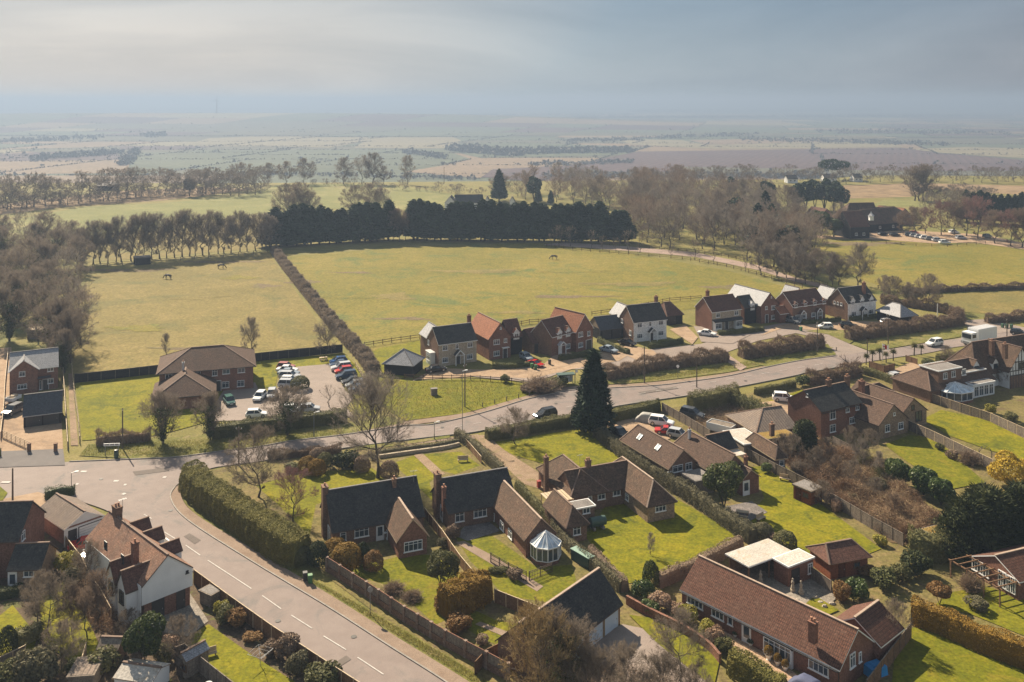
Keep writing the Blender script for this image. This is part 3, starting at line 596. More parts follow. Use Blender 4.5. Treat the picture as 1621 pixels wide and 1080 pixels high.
SPEC = {'bare_a': dict(seed=1, W=9, fork=.16, upright=.4), 'bare_b': dict(seed=2, W=7, upright=.5, fork=.15, tw='twig_grey'), 'bare_c': dict(seed=3, W=9, upright=.25, fork=.18), 'tall_a': dict(seed=4, W=4.6, upright=1.0, tw='twig_grey', fork=.14, nl=(17, 7, 6, 5), trunk_r=.13),
        'tall_b': dict(seed=5, W=5, upright=.95, fork=.14, nl=(17, 7, 6, 5), trunk_r=.13), 'red_a': dict(seed=6, W=7.5, upright=.55, tw='twig_red', fork=.18), 'pink': dict(seed=7, W=8.6, upright=.6, tw='twig_pink', fork=.14, nl=(12, 8, 7, 6)),
        'ivy_a': dict(seed=8, W=9.5, ivy=3200, bark='bark_dark'), 'ivy_b': dict(seed=9, W=7.5, ivy=4200, upright=.55, bark='bark_dark'), 'multi': dict(seed=10, W=8.8, upright=.42, fork=.25, nl=(17, 10, 8, 6), trunk_r=.17, tw='twig_grey', wd=.02),
        'gold': dict(seed=11, W=9.5, upright=.6, tw='twig_gold', fork=.08, nl=(14, 9, 7, 6), wd=.045), 'bushy': dict(seed=12, W=11, upright=.6, tw='twig', fork=.03, nl=(15, 9, 7, 6), trunk_r=.10, wd=.04), 'pollard': dict(seed=13, W=11, upright=.35, fork=.3, leader=False, nl=(7, 3, 2, 3), trunk_r=.5, bark='bark_dark'),
        'small': dict(seed=14, W=9, upright=.5, fork=.25, nl=(8, 5, 4, 3), trunk_r=.22, wd=.06), 'wood_a': dict(seed=15, W=8.5, upright=.5, fork=.1, trunk_r=.13, tw='twig_grey', nl=(12, 7, 6, 5), wd=.034), 'wood_b': dict(seed=16, W=9, upright=.45, fork=.12, trunk_r=.13, tw='twig', nl=(12, 7, 6, 5), wd=.034), 'wood_c': dict(seed=17, W=8, upright=.55, fork=.08, trunk_r=.13, tw='twig_red', nl=(12, 7, 6, 5), wd=.034)}
for kk, sp in SPEC.items(): PROTO[kk] = bare_tree_meshes(kk, **sp)
def conifer_meshes(name, seed, H=10., W=4., mat='conifer', n=5200, base=.06, power=.8, size=.42, col=False):
    r = np.random.default_rng(seed); t = r.beta(1.0, 1.35, n)*(1-base)+base
    prof = (W/2)*np.minimum(1, (1-t)**power*1.15+.02)*np.clip((t-base)/.06+.55, 0, 1) if not col else (W/2)*np.clip(np.sqrt(np.clip(1-((t-.45)/.56)**4, 0, 1)), .05, 1)
    a = r.uniform(0, 2*math.pi, n); lump = 1+.22*np.sin(a*4+t*27+seed)*np.sin(t*39+a*2)+.13*np.sin(a*7+t*17)+.12*np.sin(a*2+t*9+seed*2); rad = prof*lump*np.where(r.random(n) < .78, r.uniform(.82, 1.08, n), r.uniform(.3, .8, n))
    P = np.stack([np.cos(a)*rad, np.sin(a)*rad, t*H], 1); Nn = np.stack([np.cos(a), np.sin(a), np.full(n, .55)], 1)
    parts = [(np_quads(P, Nn, size, r, .55), 4, 0)]
    nc = 14; zz = np.linspace(base*H, H*.94, nc); core = []
    for i in range(nc-1):
        for z, tt in ((zz[i], zz[i]/H),):
            pass
    # branch-end tufts breaking the outline
    m = n//7; t2 = r.uniform(base, .96, m); pr2 = (W/2)*np.minimum(1, (1-t2)**power*1.15+.03) if not col else (W/2)*np.clip(np.sqrt(np.clip(1-((t2-.45)/.56)**4, 0, 1)), .05, 1)
    a2 = r.uniform(0, 2*math.pi, m); P2 = np.stack([np.cos(a2)*pr2, np.sin(a2)*pr2, t2*H], 1); D2 = nrm(np.stack([np.cos(a2), np.sin(a2), r.uniform(.1, .9, m)], 1))
    parts.append((np_slivers(P2, D2, W*r.uniform(.07, .2, (m, 1)), size*.5, r), 3, 0))
    tr = np_tubes(np.array([[0, 0, 0.]]), np.array([[0, 0, H*.9]]), np.array([[W*.045]]), np.array([[.03]]), 7, r)
    return join_np(name+'_trunk', [(tr, 4, 0)], [M['bark_dark']]), join_np(name+'_crown', parts, [M[mat]])
PROTO['spruce'] = conifer_meshes('spruce', 31, 10, 4.4, n=7500, size=.42)
PROTO['screen_a'] = conifer_meshes('screen_a', 32, 10, 3.6, power=.62, n=2600, size=.62, base=.10)
PROTO['screen_b'] = conifer_meshes('screen_b', 33, 10, 4.0, power=.75, n=2600, size=.62, base=.12)
PROTO['screen_c'] = conifer_meshes('screen_c', 36, 10, 3.4, power=.55, n=2600, size=.62, base=.08)
PROTO['column'] = conifer_meshes('column', 34, 10, 5.6, 'yew', col=True, n=7000, size=.55)
PROTO['bigyew'] = conifer_meshes('bigyew', 35, 10, 9.0, 'yew', power=.45, n=9000, size=.6, base=.02)
def leafball(seed, n, size, lobes=9, lobr=.5, flat=.5, bottom=-.75):
    r = np.random.default_rng(seed); cs = nrm(r.normal(size=(lobes, 3)))*r.uniform(.3, .62, (lobes, 1)); cs[:, 2] *= .85; lr = lobr*r.uniform(.75, 1.15, lobes)
    k = r.integers(0, lobes, n); d = nrm(r.normal(size=(n, 3))); P = cs[k]+d*(lr[k][:, None]*r.uniform(.86, 1.06, (n, 1)))
    inside = np.zeros(n, bool)
    for i in range(lobes): inside |= (np.linalg.norm(P-cs[i], axis=1) < lr[i]*.8)
    keep = ~inside & (P[:, 2] > bottom); P = P[keep]; d = d[keep]
    return P, d, r
def broad_meshes(name, seed, H=10., W=9., mat='leaf', n=9000, size=.55, trunk=.22):
    P, d, r = leafball(seed, n, size, 14, .42); P = P*np.array([W/2, W/2, H*(1-trunk)/2])+np.array([0, 0, H*(1+trunk)/2])
    cr = join_np(name+'_crown', [(np_quads(P, d, size, r, .6), 4, 0)], [M[mat]])
    S = np.zeros((4, 3)); a = np.arange(4)*1.57+.3; E = np.stack([np.cos(a)*W*.2, np.sin(a)*W*.2, np.full(4, H*.6)], 1)
    return join_np(name+'_trunk', [(np_tubes(S, E, np.full((4, 1), .14), np.full((4, 1), .06), 6, r), 4, 0)], [M['bark_dark']]), cr
PROTO['evergreen'] = broad_meshes('evergreen', 41, mat='leaf')
PROTO['laurel'] = broad_meshes('laurel', 42, 10, 11, 'laurel', size=.8, trunk=.02)
PROTO['pine'] = broad_meshes('pine', 43, 10, 6.5, 'conifer', n=3500, size=.7, trunk=.2)
PROTO['cedar'] = broad_meshes('cedar', 44, 10, 16, 'conifer', n=3500, size=.9, trunk=.3)
PROTO['willow'] = broad_meshes('willow', 45, 10, 13, 'yellow', n=12000, size=.55, trunk=.02)
PROTO['lollipop'] = broad_meshes('lollipop', 46, 10, 13, 'orange', n=6000, size=1.1, trunk=.3)
PROTO['mushroom'] = broad_meshes('mushroom', 47, 10, 11, 'olive', n=12000, size=.55, trunk=.12)
LITE = {}; MASS = {}
def lite(key):
    if key not in LITE:
        if key in SPEC: d = dict(SPEC[key]); d.update(nl=(10, 6, 4, 4), wd=.11, ivy=0); a, b = bare_tree_meshes('lite', **d)
        else: a, b = PROTO[key]
        def q(me): 
            co = np.zeros(len(me.vertices)*3); me.vertices.foreach_get('co', co); n = np.zeros(len(me.polygons), int); me.polygons.foreach_get('loop_total', n); co = co.reshape(-1, 3); idx = np.zeros(len(me.loops), int); me.loops.foreach_get('vertex_index', idx); L = co[idx]; st = np.concatenate([[0], np.cumsum(n)[:-1]]); o = {}
            for k in (3, 4): f = st[n == k]; o[k] = L[(f[:, None]+np.arange(k)).reshape(-1)]
            return o
        LITE[key] = (q(a), q(b), b.materials[1] if len(b.materials) > 1 else b.materials[0])
    return LITE[key]
def mass_tree(name, key, px, py, h, w):
    p = G(px, py); s = h/10; a = (px*13.7+py*7.1) % 6.28; R_ = np.array([[math.cos(a)*s*w, -math.sin(a)*s*w, 0], [math.sin(a)*s*w, math.cos(a)*s*w, 0], [0, 0, s]]); ql = lite(key); L = MASS.setdefault(name, [])
    for part, mi in ((ql[0], 0), (ql[1], 1)):
        for k, V in part.items():
            if len(V): L.append((V@R_.T+np.array(p), k, mi))
def build_mass(name, label, tw):
    tag(link(name, join_np(name, MASS[name], [M['bark'], M[tw]])), label, 'trees', kind='stuff')
def tree(key, px, py, h, label, w=1.0, group=None, name='bare_tree', rz=None, z=0.0, parts=True, at=None, cat='tree'):
    p = Vector((at[0], at[1], z)) if at else G(px, py, z); s = h/10.0; tr, cr = PROTO[key]; rz = rz if rz is not None else (px*13.7+py*7.1) % 6.28
    if parts:
        t = thing(name, label, cat, p, rz, group, (s*w, s*w, s)); t.rotation_euler = (.05*math.sin(px*1.9), .05*math.sin(py*2.3+px), rz); link('trunk', tr, t); link('crown', cr, t); return t
    key2 = key+'_far'
    if key2 not in PROTO:
        me = bpy.data.meshes.new(key2); import bmesh
        bm = bmesh.new(); bm.from_mesh(tr); nb = len(bm.faces); bm.from_mesh(cr); me_m = [tr.materials[0]]+list(cr.materials); bm.faces.ensure_lookup_table()
        for i, f in enumerate(bm.faces): f.material_index = 0 if i < nb else f.material_index+1
        bm.to_mesh(me); bm.free()
        for m in me_m: me.materials.append(m)
        PROTO[key2] = me
    o = link(name, PROTO[key2]); o.location = p; o.rotation_euler = (0, 0, rz); o.scale = (s*w, s*w, s); return tag(o, label, cat, group)
# ---- shrubs (one mesh each; a dense mass of leaves)
SH = {}
def shrub_mesh(mat, kind, k):
    key = (mat, kind, k)
    if key in SH: return SH[key]
    if kind == 'leafy':
        P, d, r = leafball(100+k, 2600, .16, 11, .46); V = np_quads(P, d, .17, r, .7); P2, d2, r2 = leafball(100+k, 900, .16, 11, .40); V = np.concatenate([V, np_quads(P2*.9, d2, .2, r2, .5)])
        V = V*np.array([.5, .5, .5])+np.array([0, 0, .44]); me = np_mesh('shrub', V, 4, M[mat])
    elif kind == 'clipped':
        r = np.random.default_rng(200+k); d = nrm(r.normal(size=(3600, 3))); d[:, 2] = np.abs(d[:, 2])*1.25-.35; d = nrm(d)
        P = d*(1+.05*np.sin(d[:, :1]*7+k)*np.cos(d[:, 1:2]*6))*r.uniform(.93, 1.03, (3600, 1)); V = np_quads(P, d, .12, r, .45)*np.array([.5, .5, .62])+np.array([0, 0, .38]); me = np_mesh('shrub', V, 4, M[mat])
    else:                                              # twiggy: stems fanning from the ground
        r = np.random.default_rng(300+k); n = 420; a = r.uniform(0, 6.28, n); e = r.uniform(.35, 1.5, n); D = np.stack([np.cos(a)*np.cos(e), np.sin(a)*np.cos(e), np.sin(e)], 1)
        S = np.stack([r.normal(size=n)*.10, r.normal(size=n)*.10, r.uniform(0, .1, n)], 1); L = r.uniform(.5, .95, (n, 1))/np.sqrt((D[:, :1]**2+D[:, 1:2]**2)*2.6+D[:, 2:]**2)*.95
        V = [np_slivers(S, D, L, .022, r)]; ia = np.repeat(np.arange(n), 7); t = r.uniform(.3, 1, (len(ia), 1)); D2 = nrm(D[ia]+perp(D[ia], r)*r.uniform(.4, 1.0, (len(ia), 1))); V.append(np_slivers(S[ia]+D[ia]*L[ia]*t, D2, r.uniform(.1, .3, (len(ia), 1)), .018, r))
        me = np_mesh('shrub', np.concatenate(V), 3, M[mat])
    SH[key] = me; return me
scount = [0]
def shrub(mat, kind, px, py, w, h, label, group=None, name='shrub', d=None, at=None, cat='shrub', z=0):
    scount[0] += 1; o = link(name, shrub_mesh(mat, kind, scount[0] % 3)); o.location = at if at is not None else G(px, py, z); o.scale = (w, d or w, h); o.rotation_euler = (0, 0, scount[0]*1.7 if not d else 0)
    return tag(o, label, cat, group)
# ---- hedges along a line
def hedge(label, line, wd, ht, mat, size=.16, dens=60, name='hedge', rough=.12, rnd=.35, twig=False, px=True, group=None, cat='hedge', smooth=True, taper=.85, seed=None, hvar=.08):
    P = GP(line) if px else [Vector((a, b, 0)) for a, b in line]
    if smooth and len(P) > 2: P = smooth_line(P, 6)
    D = [0]
    for a, b in zip(P, P[1:]): D.append(D[-1]+(b-a).length)
    L = D[-1]; r = np.random.default_rng(seed or int(abs(line[0][0]*31+line[0][1]*17)) % 9999)
    Pn = np.array([tuple(p) for p in P]); Dn = np.array(D)
    area = L*(2*ht+wd)+2*wd*ht; n = int(min(60000, area*dens)); s = r.uniform(-wd*.15, L+wd*.15, n)
    X = np.stack([np.interp(s, Dn, Pn[:, i]) for i in range(2)], 1); e = .4; T = np.stack([np.interp(s+e, Dn, Pn[:, i])-np.interp(s-e, Dn, Pn[:, i]) for i in range(2)], 1)
    T = T/np.maximum(1e-6, np.linalg.norm(T, axis=1, keepdims=True)); Nd = np.stack([-T[:, 1], T[:, 0]], 1)
    per = 2*ht+wd; q = r.uniform(0, per, n); hvar = .24 if twig else hvar; hv = ht*(1+hvar*(np.sin(s*1.3+seed_f(line))+np.sin(s*.47+2))*.7)
    side = np.where(q < ht, -1, np.where(q > ht+wd, 1, 0)); off = np.where(side == 0, q-ht-wd/2, side*wd/2); z = np.where(side == -1, q, np.where(side == 1, per-q, ht))
    zr = z/ht; rr_ = rnd; ex = np.clip((zr-(1-rr_))/rr_, 0, 1); fx = np.sqrt(np.clip(1-ex**2*.75, 0, 1)); off = off*np.where(side != 0, fx*(1-(1-taper)*zr), taper*.98)
    edge = np.clip((np.abs(off)/(wd/2)-.5)*2, 0, 1); z = np.where(side == 0, z-edge**2*rr_*ht*.35, z)
    endf = np.clip(np.minimum(s, L-s)/(wd*.4)+.5, .25, 1); off *= endf**.6
    lump = 1+rough*(np.sin(s*2.1+z*3.1+side)+np.sin(s*4.7+off*3))*.5; off *= lump; z = z/ht*hv*(1+rough*.3*np.sin(s*3.3+off*2.2))
    Q = np.stack([X[:, 0]+Nd[:, 0]*off, X[:, 1]+Nd[:, 1]*off, np.maximum(.05, z)], 1); Q += r.normal(size=Q.shape)*rough*.35
    Nn = np.stack([Nd[:, 0]*side, Nd[:, 1]*side, np.where(side == 0, 1., .25)], 1); parts = []
    if twig:
        m = n; parts.append((np_slivers(Q-np.array([0, 0, .25]), nrm(np.stack([r.normal(size=m)*.5, r.normal(size=m)*.5, r.uniform(.3, 1.2, m)], 1)), r.uniform(.3, .75, (m, 1))*np.where(r.random((m, 1)) < .06, 2.0, 1.0), size*.42, r), 3, 0))
        parts.append((np_quads(Q[::2]*1.0, Nn[::2], size*1.3, r, .9, .35), 4, 0))
    else: parts.append((np_quads(Q, Nn, size, r, .55), 4, 0))
    # inner body so that it is not see-through
    k = max(2, int(L/1.2)); ss = np.linspace(0, L, k); X = np.stack([np.interp(ss, Dn, Pn[:, i]) for i in range(2)], 1); T = np.gradient(X, axis=0); T /= np.maximum(1e-6, np.linalg.norm(T, axis=1, keepdims=True)); Nd = np.stack([-T[:, 1], T[:, 0]], 1)
    f = (.6 if twig else .82); hb = ht*(.66 if twig else .86); prof = [(-.5*f, 0), (-.5*f*taper, hb*.75), (-.3*f, hb), (.3*f, hb), (.5*f*taper, hb*.75), (.5*f, 0)]; V = []
    row = [np.stack([X[:, 0]+Nd[:, 0]*a*wd, X[:, 1]+Nd[:, 1]*a*wd, np.full(k, b)+(r.normal(size=k)*.05 if b else 0)], 1) for a, b in prof]
    for a, b in zip(row, row[1:]): V.append(np.stack([a[:-1], a[1:], b[1:], b[:-1]], 1).reshape(-1, 3))
    for i, j in ((0, 1), (k-1, k-2)): 
        V.append(np.array([row[0][i], row[1][i], row[4][i], row[5][i]])); V.append(np.array([row[1][i], row[2][i], row[3][i], row[4][i]]))
    parts.append((np.concatenate(V), 4, 0))
    o = link(name, join_np('hedge', parts, [M[mat]])); return tag(o, label, cat, group)
def seed_f(l): return (l[0][0]*.37+l[0][1]*.11) % 6.28
# ================================================================ buildings
M['brick_red'] = tile_mat('red brick', (.20, .09, .06), (.25, .118, .08), (.15, .078, .056), .085, .23, (.26, .2, .16), .2, .5, bw=.006)
M['brick_brown'] = tile_mat('brown brick', (.19, .11, .075), (.25, .15, .10), (.13, .08, .06), .085, .23, (.22, .17, .13), .2, .5, bw=.006)
M['brick_buff'] = tile_mat('weathered buff brick', (.27, .19, .12), (.33, .24, .155), (.2, .14, .1), .085, .23, (.3, .25, .2), .2, .5, bw=.006)
M['stone_cream'] = tile_mat('cream stone', (.40, .33, .24), (.47, .39, .29), (.33, .27, .2), .15, .35, (.36, .31, .25), .2, .4)
M['render_white'] = simple('white render', (.72, .72, .71), .9, 0, .07, .6)
M['board_white'] = tile_mat('white boarding', (.70, .70, .69), (.74, .74, .73), None, .16, 3.0, (.42, .42, .42), .3, bw=.008)
M['board_black'] = tile_mat('black weatherboard', (.022, .022, .024), (.03, .03, .032), None, .18, 3.0, (.008, .008, .008), .4, bw=.012)
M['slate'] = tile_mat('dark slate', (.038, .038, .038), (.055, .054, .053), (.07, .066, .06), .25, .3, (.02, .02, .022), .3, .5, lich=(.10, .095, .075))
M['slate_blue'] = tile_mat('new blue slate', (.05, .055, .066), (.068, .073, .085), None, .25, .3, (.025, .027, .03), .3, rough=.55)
M['slate_grey_lit'] = tile_mat('sunlit grey slate', (.24, .24, .255), (.29, .29, .305), None, .25, .3, (.08, .08, .09), .3, rough=.6)  # sun sheen on lit slopes put into the pale base colour
M['tile_brown'] = tile_mat('brown concrete tiles', (.10, .062, .045), (.135, .085, .062), (.08, .055, .043), .34, .3, (.05, .035, .028), .6, .6, lich=(.145, .10, .075), bw=.02)
M['tile_clay'] = tile_mat('plain clay tiles', (.25, .135, .09), (.32, .18, .12), (.17, .11, .085), .22, .17, (.1, .06, .045), .4, .6, lich=(.25, .18, .125))
M['tile_old'] = tile_mat('mossy old tiles', (.105, .064, .044), (.15, .092, .063), (.075, .053, .039), .24, .2, (.05, .038, .03), .5, .7, lich=(.175, .125, .085))
M['tile_red'] = tile_mat('warm red tiles', (.27, .115, .065), (.34, .155, .09), (.22, .10, .065), .26, .2, (.1, .045, .03), .4, .5)
M['tile_plum'] = tile_mat('plum brown tiles', (.12, .06, .045), (.165, .085, .062), (.09, .05, .04), .26, .2, (.05, .03, .025), .4, .5)
M['pantile'] = tile_mat('ribbed brown pantiles', (.125, .058, .04), (.16, .076, .052), (.095, .054, .04), .34, .22, (.05, .03, .024), .9, .45, lich=(.17, .10, .072), bw=.035, off=0)
M['corrug'] = tile_mat('corrugated cement roof', (.22, .17, .135), (.26, .20, .16), (.16, .13, .11), 6.0, .5, (.10, .08, .065), .9, .6, bw=.07)
M['felt'] = ground_mat('grey roofing felt', [(.17, .155, .145), (.21, .19, .175), (.25, .225, .21)], .2, .8, 5, (.13, .12, .11), .4, .1)
M['felt_white'] = ground_mat('white flat roof', [(.38, .345, .30), (.46, .42, .37), (.52, .48, .43)], .2, .7, 5, (.42, .34, .25), .5, .1)
M['moss_roof'] = ground_mat('mossy roof', [(.16, .11, .03), (.24, .15, .04), (.28, .20, .07)], .3, 1.2, 5, (.14, .13, .04), .6, .4)
M['white'] = simple('white paint', (.76, .76, .75), .5, 0, .04, 2)
M['black_paint'] = simple('black paint', (.03, .03, .032), .5, 0, .1, 2)
M['fascia_dark'] = simple('dark timber fascia', (.075, .05, .038), .8, 0, .2, 3)
M['ridge'] = simple('ridge tiles', (.17, .11, .08), .9, 0, .25, 3)
M['ridge_light'] = simple('pale ridge tiles', (.34, .25, .19), .9, 0, .2, 3)
M['ridge_grey'] = simple('grey ridge tiles', (.15, .14, .14), .9, 0, .2, 3)
M['lead'] = simple('lead flashing', (.40, .40, .41), .7, 0, .12, 3)
M['glass'] = glass_mat('window glass'); M['glass_pale'] = glass_mat('bright conservatory glass', (.30, .34, .37))
M['timber'] = tile_mat('brown timber boards', (.20, .115, .065), (.26, .155, .09), (.15, .095, .06), 3.0, .14, (.09, .05, .03), .4, bw=.01)
M['timber_red'] = tile_mat('red brown shed boards', (.22, .075, .035), (.27, .10, .05), (.16, .06, .035), .14, 3.0, (.09, .035, .02), .4, bw=.01)
M['timber_pale'] = simple('pale new timber', (.46, .35, .23), .8, 0, .15, 3)
M['timber_grey'] = tile_mat('weathered grey boards', (.20, .165, .13), (.26, .215, .17), (.15, .12, .1), 3.0, .14, (.1, .08, .065), .4, bw=.01)
M['door_blue'] = simple('pale blue garage door', (.50, .60, .70), .55, 0, .04, 1)
M['door_dark'] = simple('dark door paint', (.04, .035, .035), .5, 0, .1, 2)
M['tank_green'] = simple('green oil tank plastic', (.035, .075, .06), .5, 0, .12, 2)
M['pot'] = simple('clay chimney pot', (.34, .17, .10), .8, 0, .15, 5)
M['metal'] = simple('grey metal', (.33, .34, .35), .45, .6, .1, 3)
class House:
    def __init__(s, name, label, cat, A, B, ze, group=None):
        a = G(A[0], A[1], ze); b = G(B[0], B[1], ze); d = b-a; s.L = math.hypot(d.x, d.y); s.rz = math.atan2(d.y, d.x); s.o = Vector((a.x, a.y, 0))+Vector((-d.y, d.x, 0))/s.L*.28
        s.root = thing(name, label, cat, s.o, s.rz, group); s.W = {}; s.Rf = {}; s.fascia = 'fascia_dark'; s.ridge = 'ridge'; s.roof_o = None; s.late = []
        s.Mi = Matrix.Rotation(-s.rz, 3, 'Z')
    def loc(s, px, py, z): return s.Mi @ (G(px, py, z)-s.o)
    def ray(s, px, py, face, c):
        o = s.Mi @ (Vector((0, 0, CAM_H))-s.o); d = s.Mi @ Vector(((px-CX)/FOC, 1, -(py-HOR)/FOC)); ax = 1 if face in 'SN' else 0
        return o+d*((c-o[ax])/d[ax])
    def wmb(s, m, n=0): return s.W.setdefault((m, n), MB())
    def block(s, x0, x1, y0, y1, ez, rz_, axis='x', ends='gg', wall='brick_red', roof='slate', oh=.32, vg=.16, zb=0.0, ridge=None, fascia=None, thick=.14, gwall=None, cap=True):
        s.nb = getattr(s, 'nb', 0)+1; wm = s.wmb(wall, s.nb); gm = s.wmb(gwall, -s.nb) if gwall else wm; key = (roof, ridge or s.ridge, fascia or s.fascia); rm = s.Rf.setdefault(key, MB())
        T = (lambda a, b, z: (a, b, z)) if axis == 'x' else (lambda a, b, z: (b, a, z))
        fl = (lambda q: q) if axis == 'x' else (lambda q: q[::-1])
        if axis == 'y' and x0 == 0 and x1 == s.L: x0 += oh; x1 -= oh
        a0, a1, b0, b1 = (x0, x1, y0, y1) if axis == 'x' else (y0, y1, x0, x1)
        bm = (b0+b1)/2; hw = (b1-b0)/2; sl = (rz_-ez)/(hw+oh); lo = ez; ez = ez+oh*sl
        for q in (((a0, b0), (a1, b0)), ((a1, b0), (a1, b1)), ((a1, b1), (a0, b1)), ((a0, b1), (a0, b0))):
            (p, r_), (p2, r2) = q; wm.poly(fl([T(p, r_, zb), T(p2, r2, zb), T(p2, r2, ez), T(p, r_, ez)]))
        
        hip = [hw*.95 if e == 'h' else (hw*.4 if e == 'q' else 0) for e in ends]
        if ends[0] == 'g': gm.poly(fl([T(a0, b1, ez), T(a0, b0, ez), T(a0, bm, rz_-.03)]))
        if ends[1] == 'g': gm.poly(fl([T(a1, b0, ez), T(a1, b1, ez), T(a1, bm, rz_-.03)]))
        ea0 = a0-(vg if ends[0] == 'g' else oh); ea1 = a1+(vg if ends[1] == 'g' else oh); ra0 = ea0 if ends[0] == 'g' else a0+hip[0]; ra1 = ea1 if ends[1] == 'g' else a1-hip[1]
        c = [(ea0, b0-oh, lo), (ea1, b0-oh, lo), (ea1, b1+oh, lo), (ea0, b1+oh, lo)]; r0 = (ra0, bm, rz_); r1 = (ra1, bm, rz_)
        P = [T(*q) for q in c]; R0, R1 = T(*r0), T(*r1); dn = lambda q: (q[0], q[1], q[2]-thick)
        rm.poly(fl([P[0], P[1], R1, R0])); rm.poly(fl([P[2], P[3], R0, R1]))
        rm.poly(fl([dn(P[1]), dn(P[0]), dn(R0), dn(R1)]), 1); rm.poly(fl([dn(P[3]), dn(P[2]), dn(R1), dn(R0)]), 1)
        if ends[0] != 'g': rm.poly(fl([P[3], P[0], R0])); rm.poly(fl([dn(P[0]), dn(P[3]), dn(R0)]), 1)
        if ends[1] != 'g': rm.poly(fl([P[1], P[2], R1])); rm.poly(fl([dn(P[2]), dn(P[1]), dn(R1)]), 1)
        edges = [(P[0], P[1]), (P[2], P[3])]
        edges += [(P[3], P[0])] if ends[0] != 'g' else [(P[3], R0), (R0, P[0])]
        edges += [(P[1], P[2])] if ends[1] != 'g' else [(P[1], R1), (R1, P[2])]
        for a, b in edges: rm.poly(fl([dn(a), dn(b), b, a]), 1)
        if cap:
            rm.bar(Vector(R0)+Vector((0, 0, .02)), Vector(R1)+Vector((0, 0, .02)), .26, .12, 2)
            if ends[0] != 'g': rm.bar(Vector(R0), Vector(P[0]), .2, .1, 2); rm.bar(Vector(R0), Vector(P[3]), .2, .1, 2)
            if ends[1] != 'g': rm.bar(Vector(R1), Vector(P[1]), .2, .1, 2); rm.bar(Vector(R1), Vector(P[2]), .2, .1, 2)
        return s
    def pb(s, A, B, ez, rz_, depth, **k):            # gable-fronted block from its two front eave corners
        a = s.loc(A[0], A[1], ez); b = s.loc(B[0], B[1], ez); y = (a.y+b.y)/2; oh = k.get('oh', .32); y += .16; s.block(a.x+oh, b.x-oh, y, y+depth, ez, rz_, 'y', **k); return (a.x+oh, b.x-oh, y)
    def flat(s, x0, x1, y0, y1, z, wall='brick_red', roof='felt', zb=0, oh=.15, fascia='white'):
        s.nb = getattr(s, 'nb', 0)+1; s.wmb(wall, s.nb).prism([(x0, y0), (x1, y0), (x1, y1), (x0, y1)], zb, z-.1); key = (roof, s.ridge, fascia); rm = s.Rf.setdefault(key, MB())
        q = [(x0-oh, y0-oh), (x1+oh, y0-oh), (x1+oh, y1+oh), (x0-oh, y1+oh)]; rm.prism(q, z-.1, z+.1, 1); rm.poly([(a, b, z+.115) for a, b in [(x0, y0), (x1, y0), (x1, y1), (x0, y1)]], 0)
    def panel(s, face, c, a0, a1, z0, z1, mat, t=.03, tri=None):
        m = s.wmb(mat)
        if face == 'S': m.box(((a0+a1)/2, c-t/2, (z0+z1)/2), (a1-a0, t, z1-z0))
        elif face == 'E': m.box((c+t/2, (a0+a1)/2, (z0+z1)/2), (t, a1-a0, z1-z0))
        else: m.box((c-t/2, (a0+a1)/2, (z0+z1)/2), (t, a1-a0, z1-z0))
        if tri:
            zt = tri; am = (a0+a1)/2
            if face == 'S': m.poly([(a0, c-t, z1), (a1, c-t, z1), (am, c-t, zt)])
            elif face == 'E': m.poly([(c+t, a0, z1), (c+t, a1, z1), (c+t, am, zt)])
    def win(s, face, c, px, py, wd, ht, n=2, frame='white', tr=True, name='window', z=None, a=None, glass='glass', door=False):
        if a is None: p = s.ray(px, py, face, c); a = p.x if face in 'SN' else p.y; zc = p.z if z is None else z
        else: zc = z
        def place(cx, cz, w_, h_, off, th, m):
            if face == 'S': m.box((cx, c-off, cz), (w_, th, h_))
            elif face == 'N': m.box((cx, c+off, cz), (w_, th, h_))
            elif face == 'W': m.box((c-off, cx, cz), (th, w_, h_))
            else: m.box((c+off, cx, cz), (th, w_, h_))
        m = MB(); f = .075
        place(a-wd/2+f/2, zc, f, ht, .05, .10, m); place(a+wd/2-f/2, zc, f, ht, .05, .10, m)
        place(a, zc+ht/2-f/2, wd-2*f, f, .05, .098, m); place(a, zc-ht/2+f/2, wd-2*f, f, .05, .098, m)
        for i in range(1, n): place(a-wd/2+wd*i/n, zc, .05, ht-2*f, .05, .09, m)
        if tr and ht > .8: place(a, zc+ht*.2, wd-2*f, .035, .048, .085, m)
        if not door: place(a, zc-ht/2-.04, wd+.16, .07, .075, .14, m)
        o = m.build(name, M[frame], s.root, uv=False); g_ = MB(); place(a, zc, wd-2*f, ht-2*f, .03, .02, g_); g_.build('pane', M[glass], o, uv=False); return o
    def door(s, face, c, px, py, wd, ht, mat='door_dark', frame='white', name='door', a=None, glazed=False):
        if a is None: p = s.ray(px, py, face, c); a = p.x if face in 'SN' else p.y
        m = MB(); f = .07
        def place(cx, cz, w_, h_, off, th, mm, mi=0):
            if face == 'S': mm.box((cx, c-off, cz), (w_, th, h_), 0, mi)
            elif face == 'W': mm.box((c-off, cx, cz), (th, w_, h_), 0, mi)
            else: mm.box((c+off, cx, cz), (th, w_, h_), 0, mi)
        place(a, ht/2+.05, wd, ht, .03, .06, m, 0); place(a-wd/2-f/2, ht/2+.05, f, ht, .05, .1, m, 1); place(a+wd/2+f/2, ht/2+.05, f, ht, .05, .1, m, 1); place(a, ht+.05+f/2, wd+2*f, f, .05, .1, m, 1)
        if wd > 1.8:
            for k in range(1, 6): place(a, .05+ht*k/6, wd*.96, .02, .065, .012, m, 1 if mat == 'white' else 0)
        else: place(a, ht*.3, wd*.6, ht*.3, .062, .01, m, 0)
        o = m.build(name, [M[mat], M[frame]], s.root, uv=False); h = MB(); place(a+wd*.38, 1.05, .06, .14, .08, .05, h); h.build('handle', M['metal'], o, uv=False)
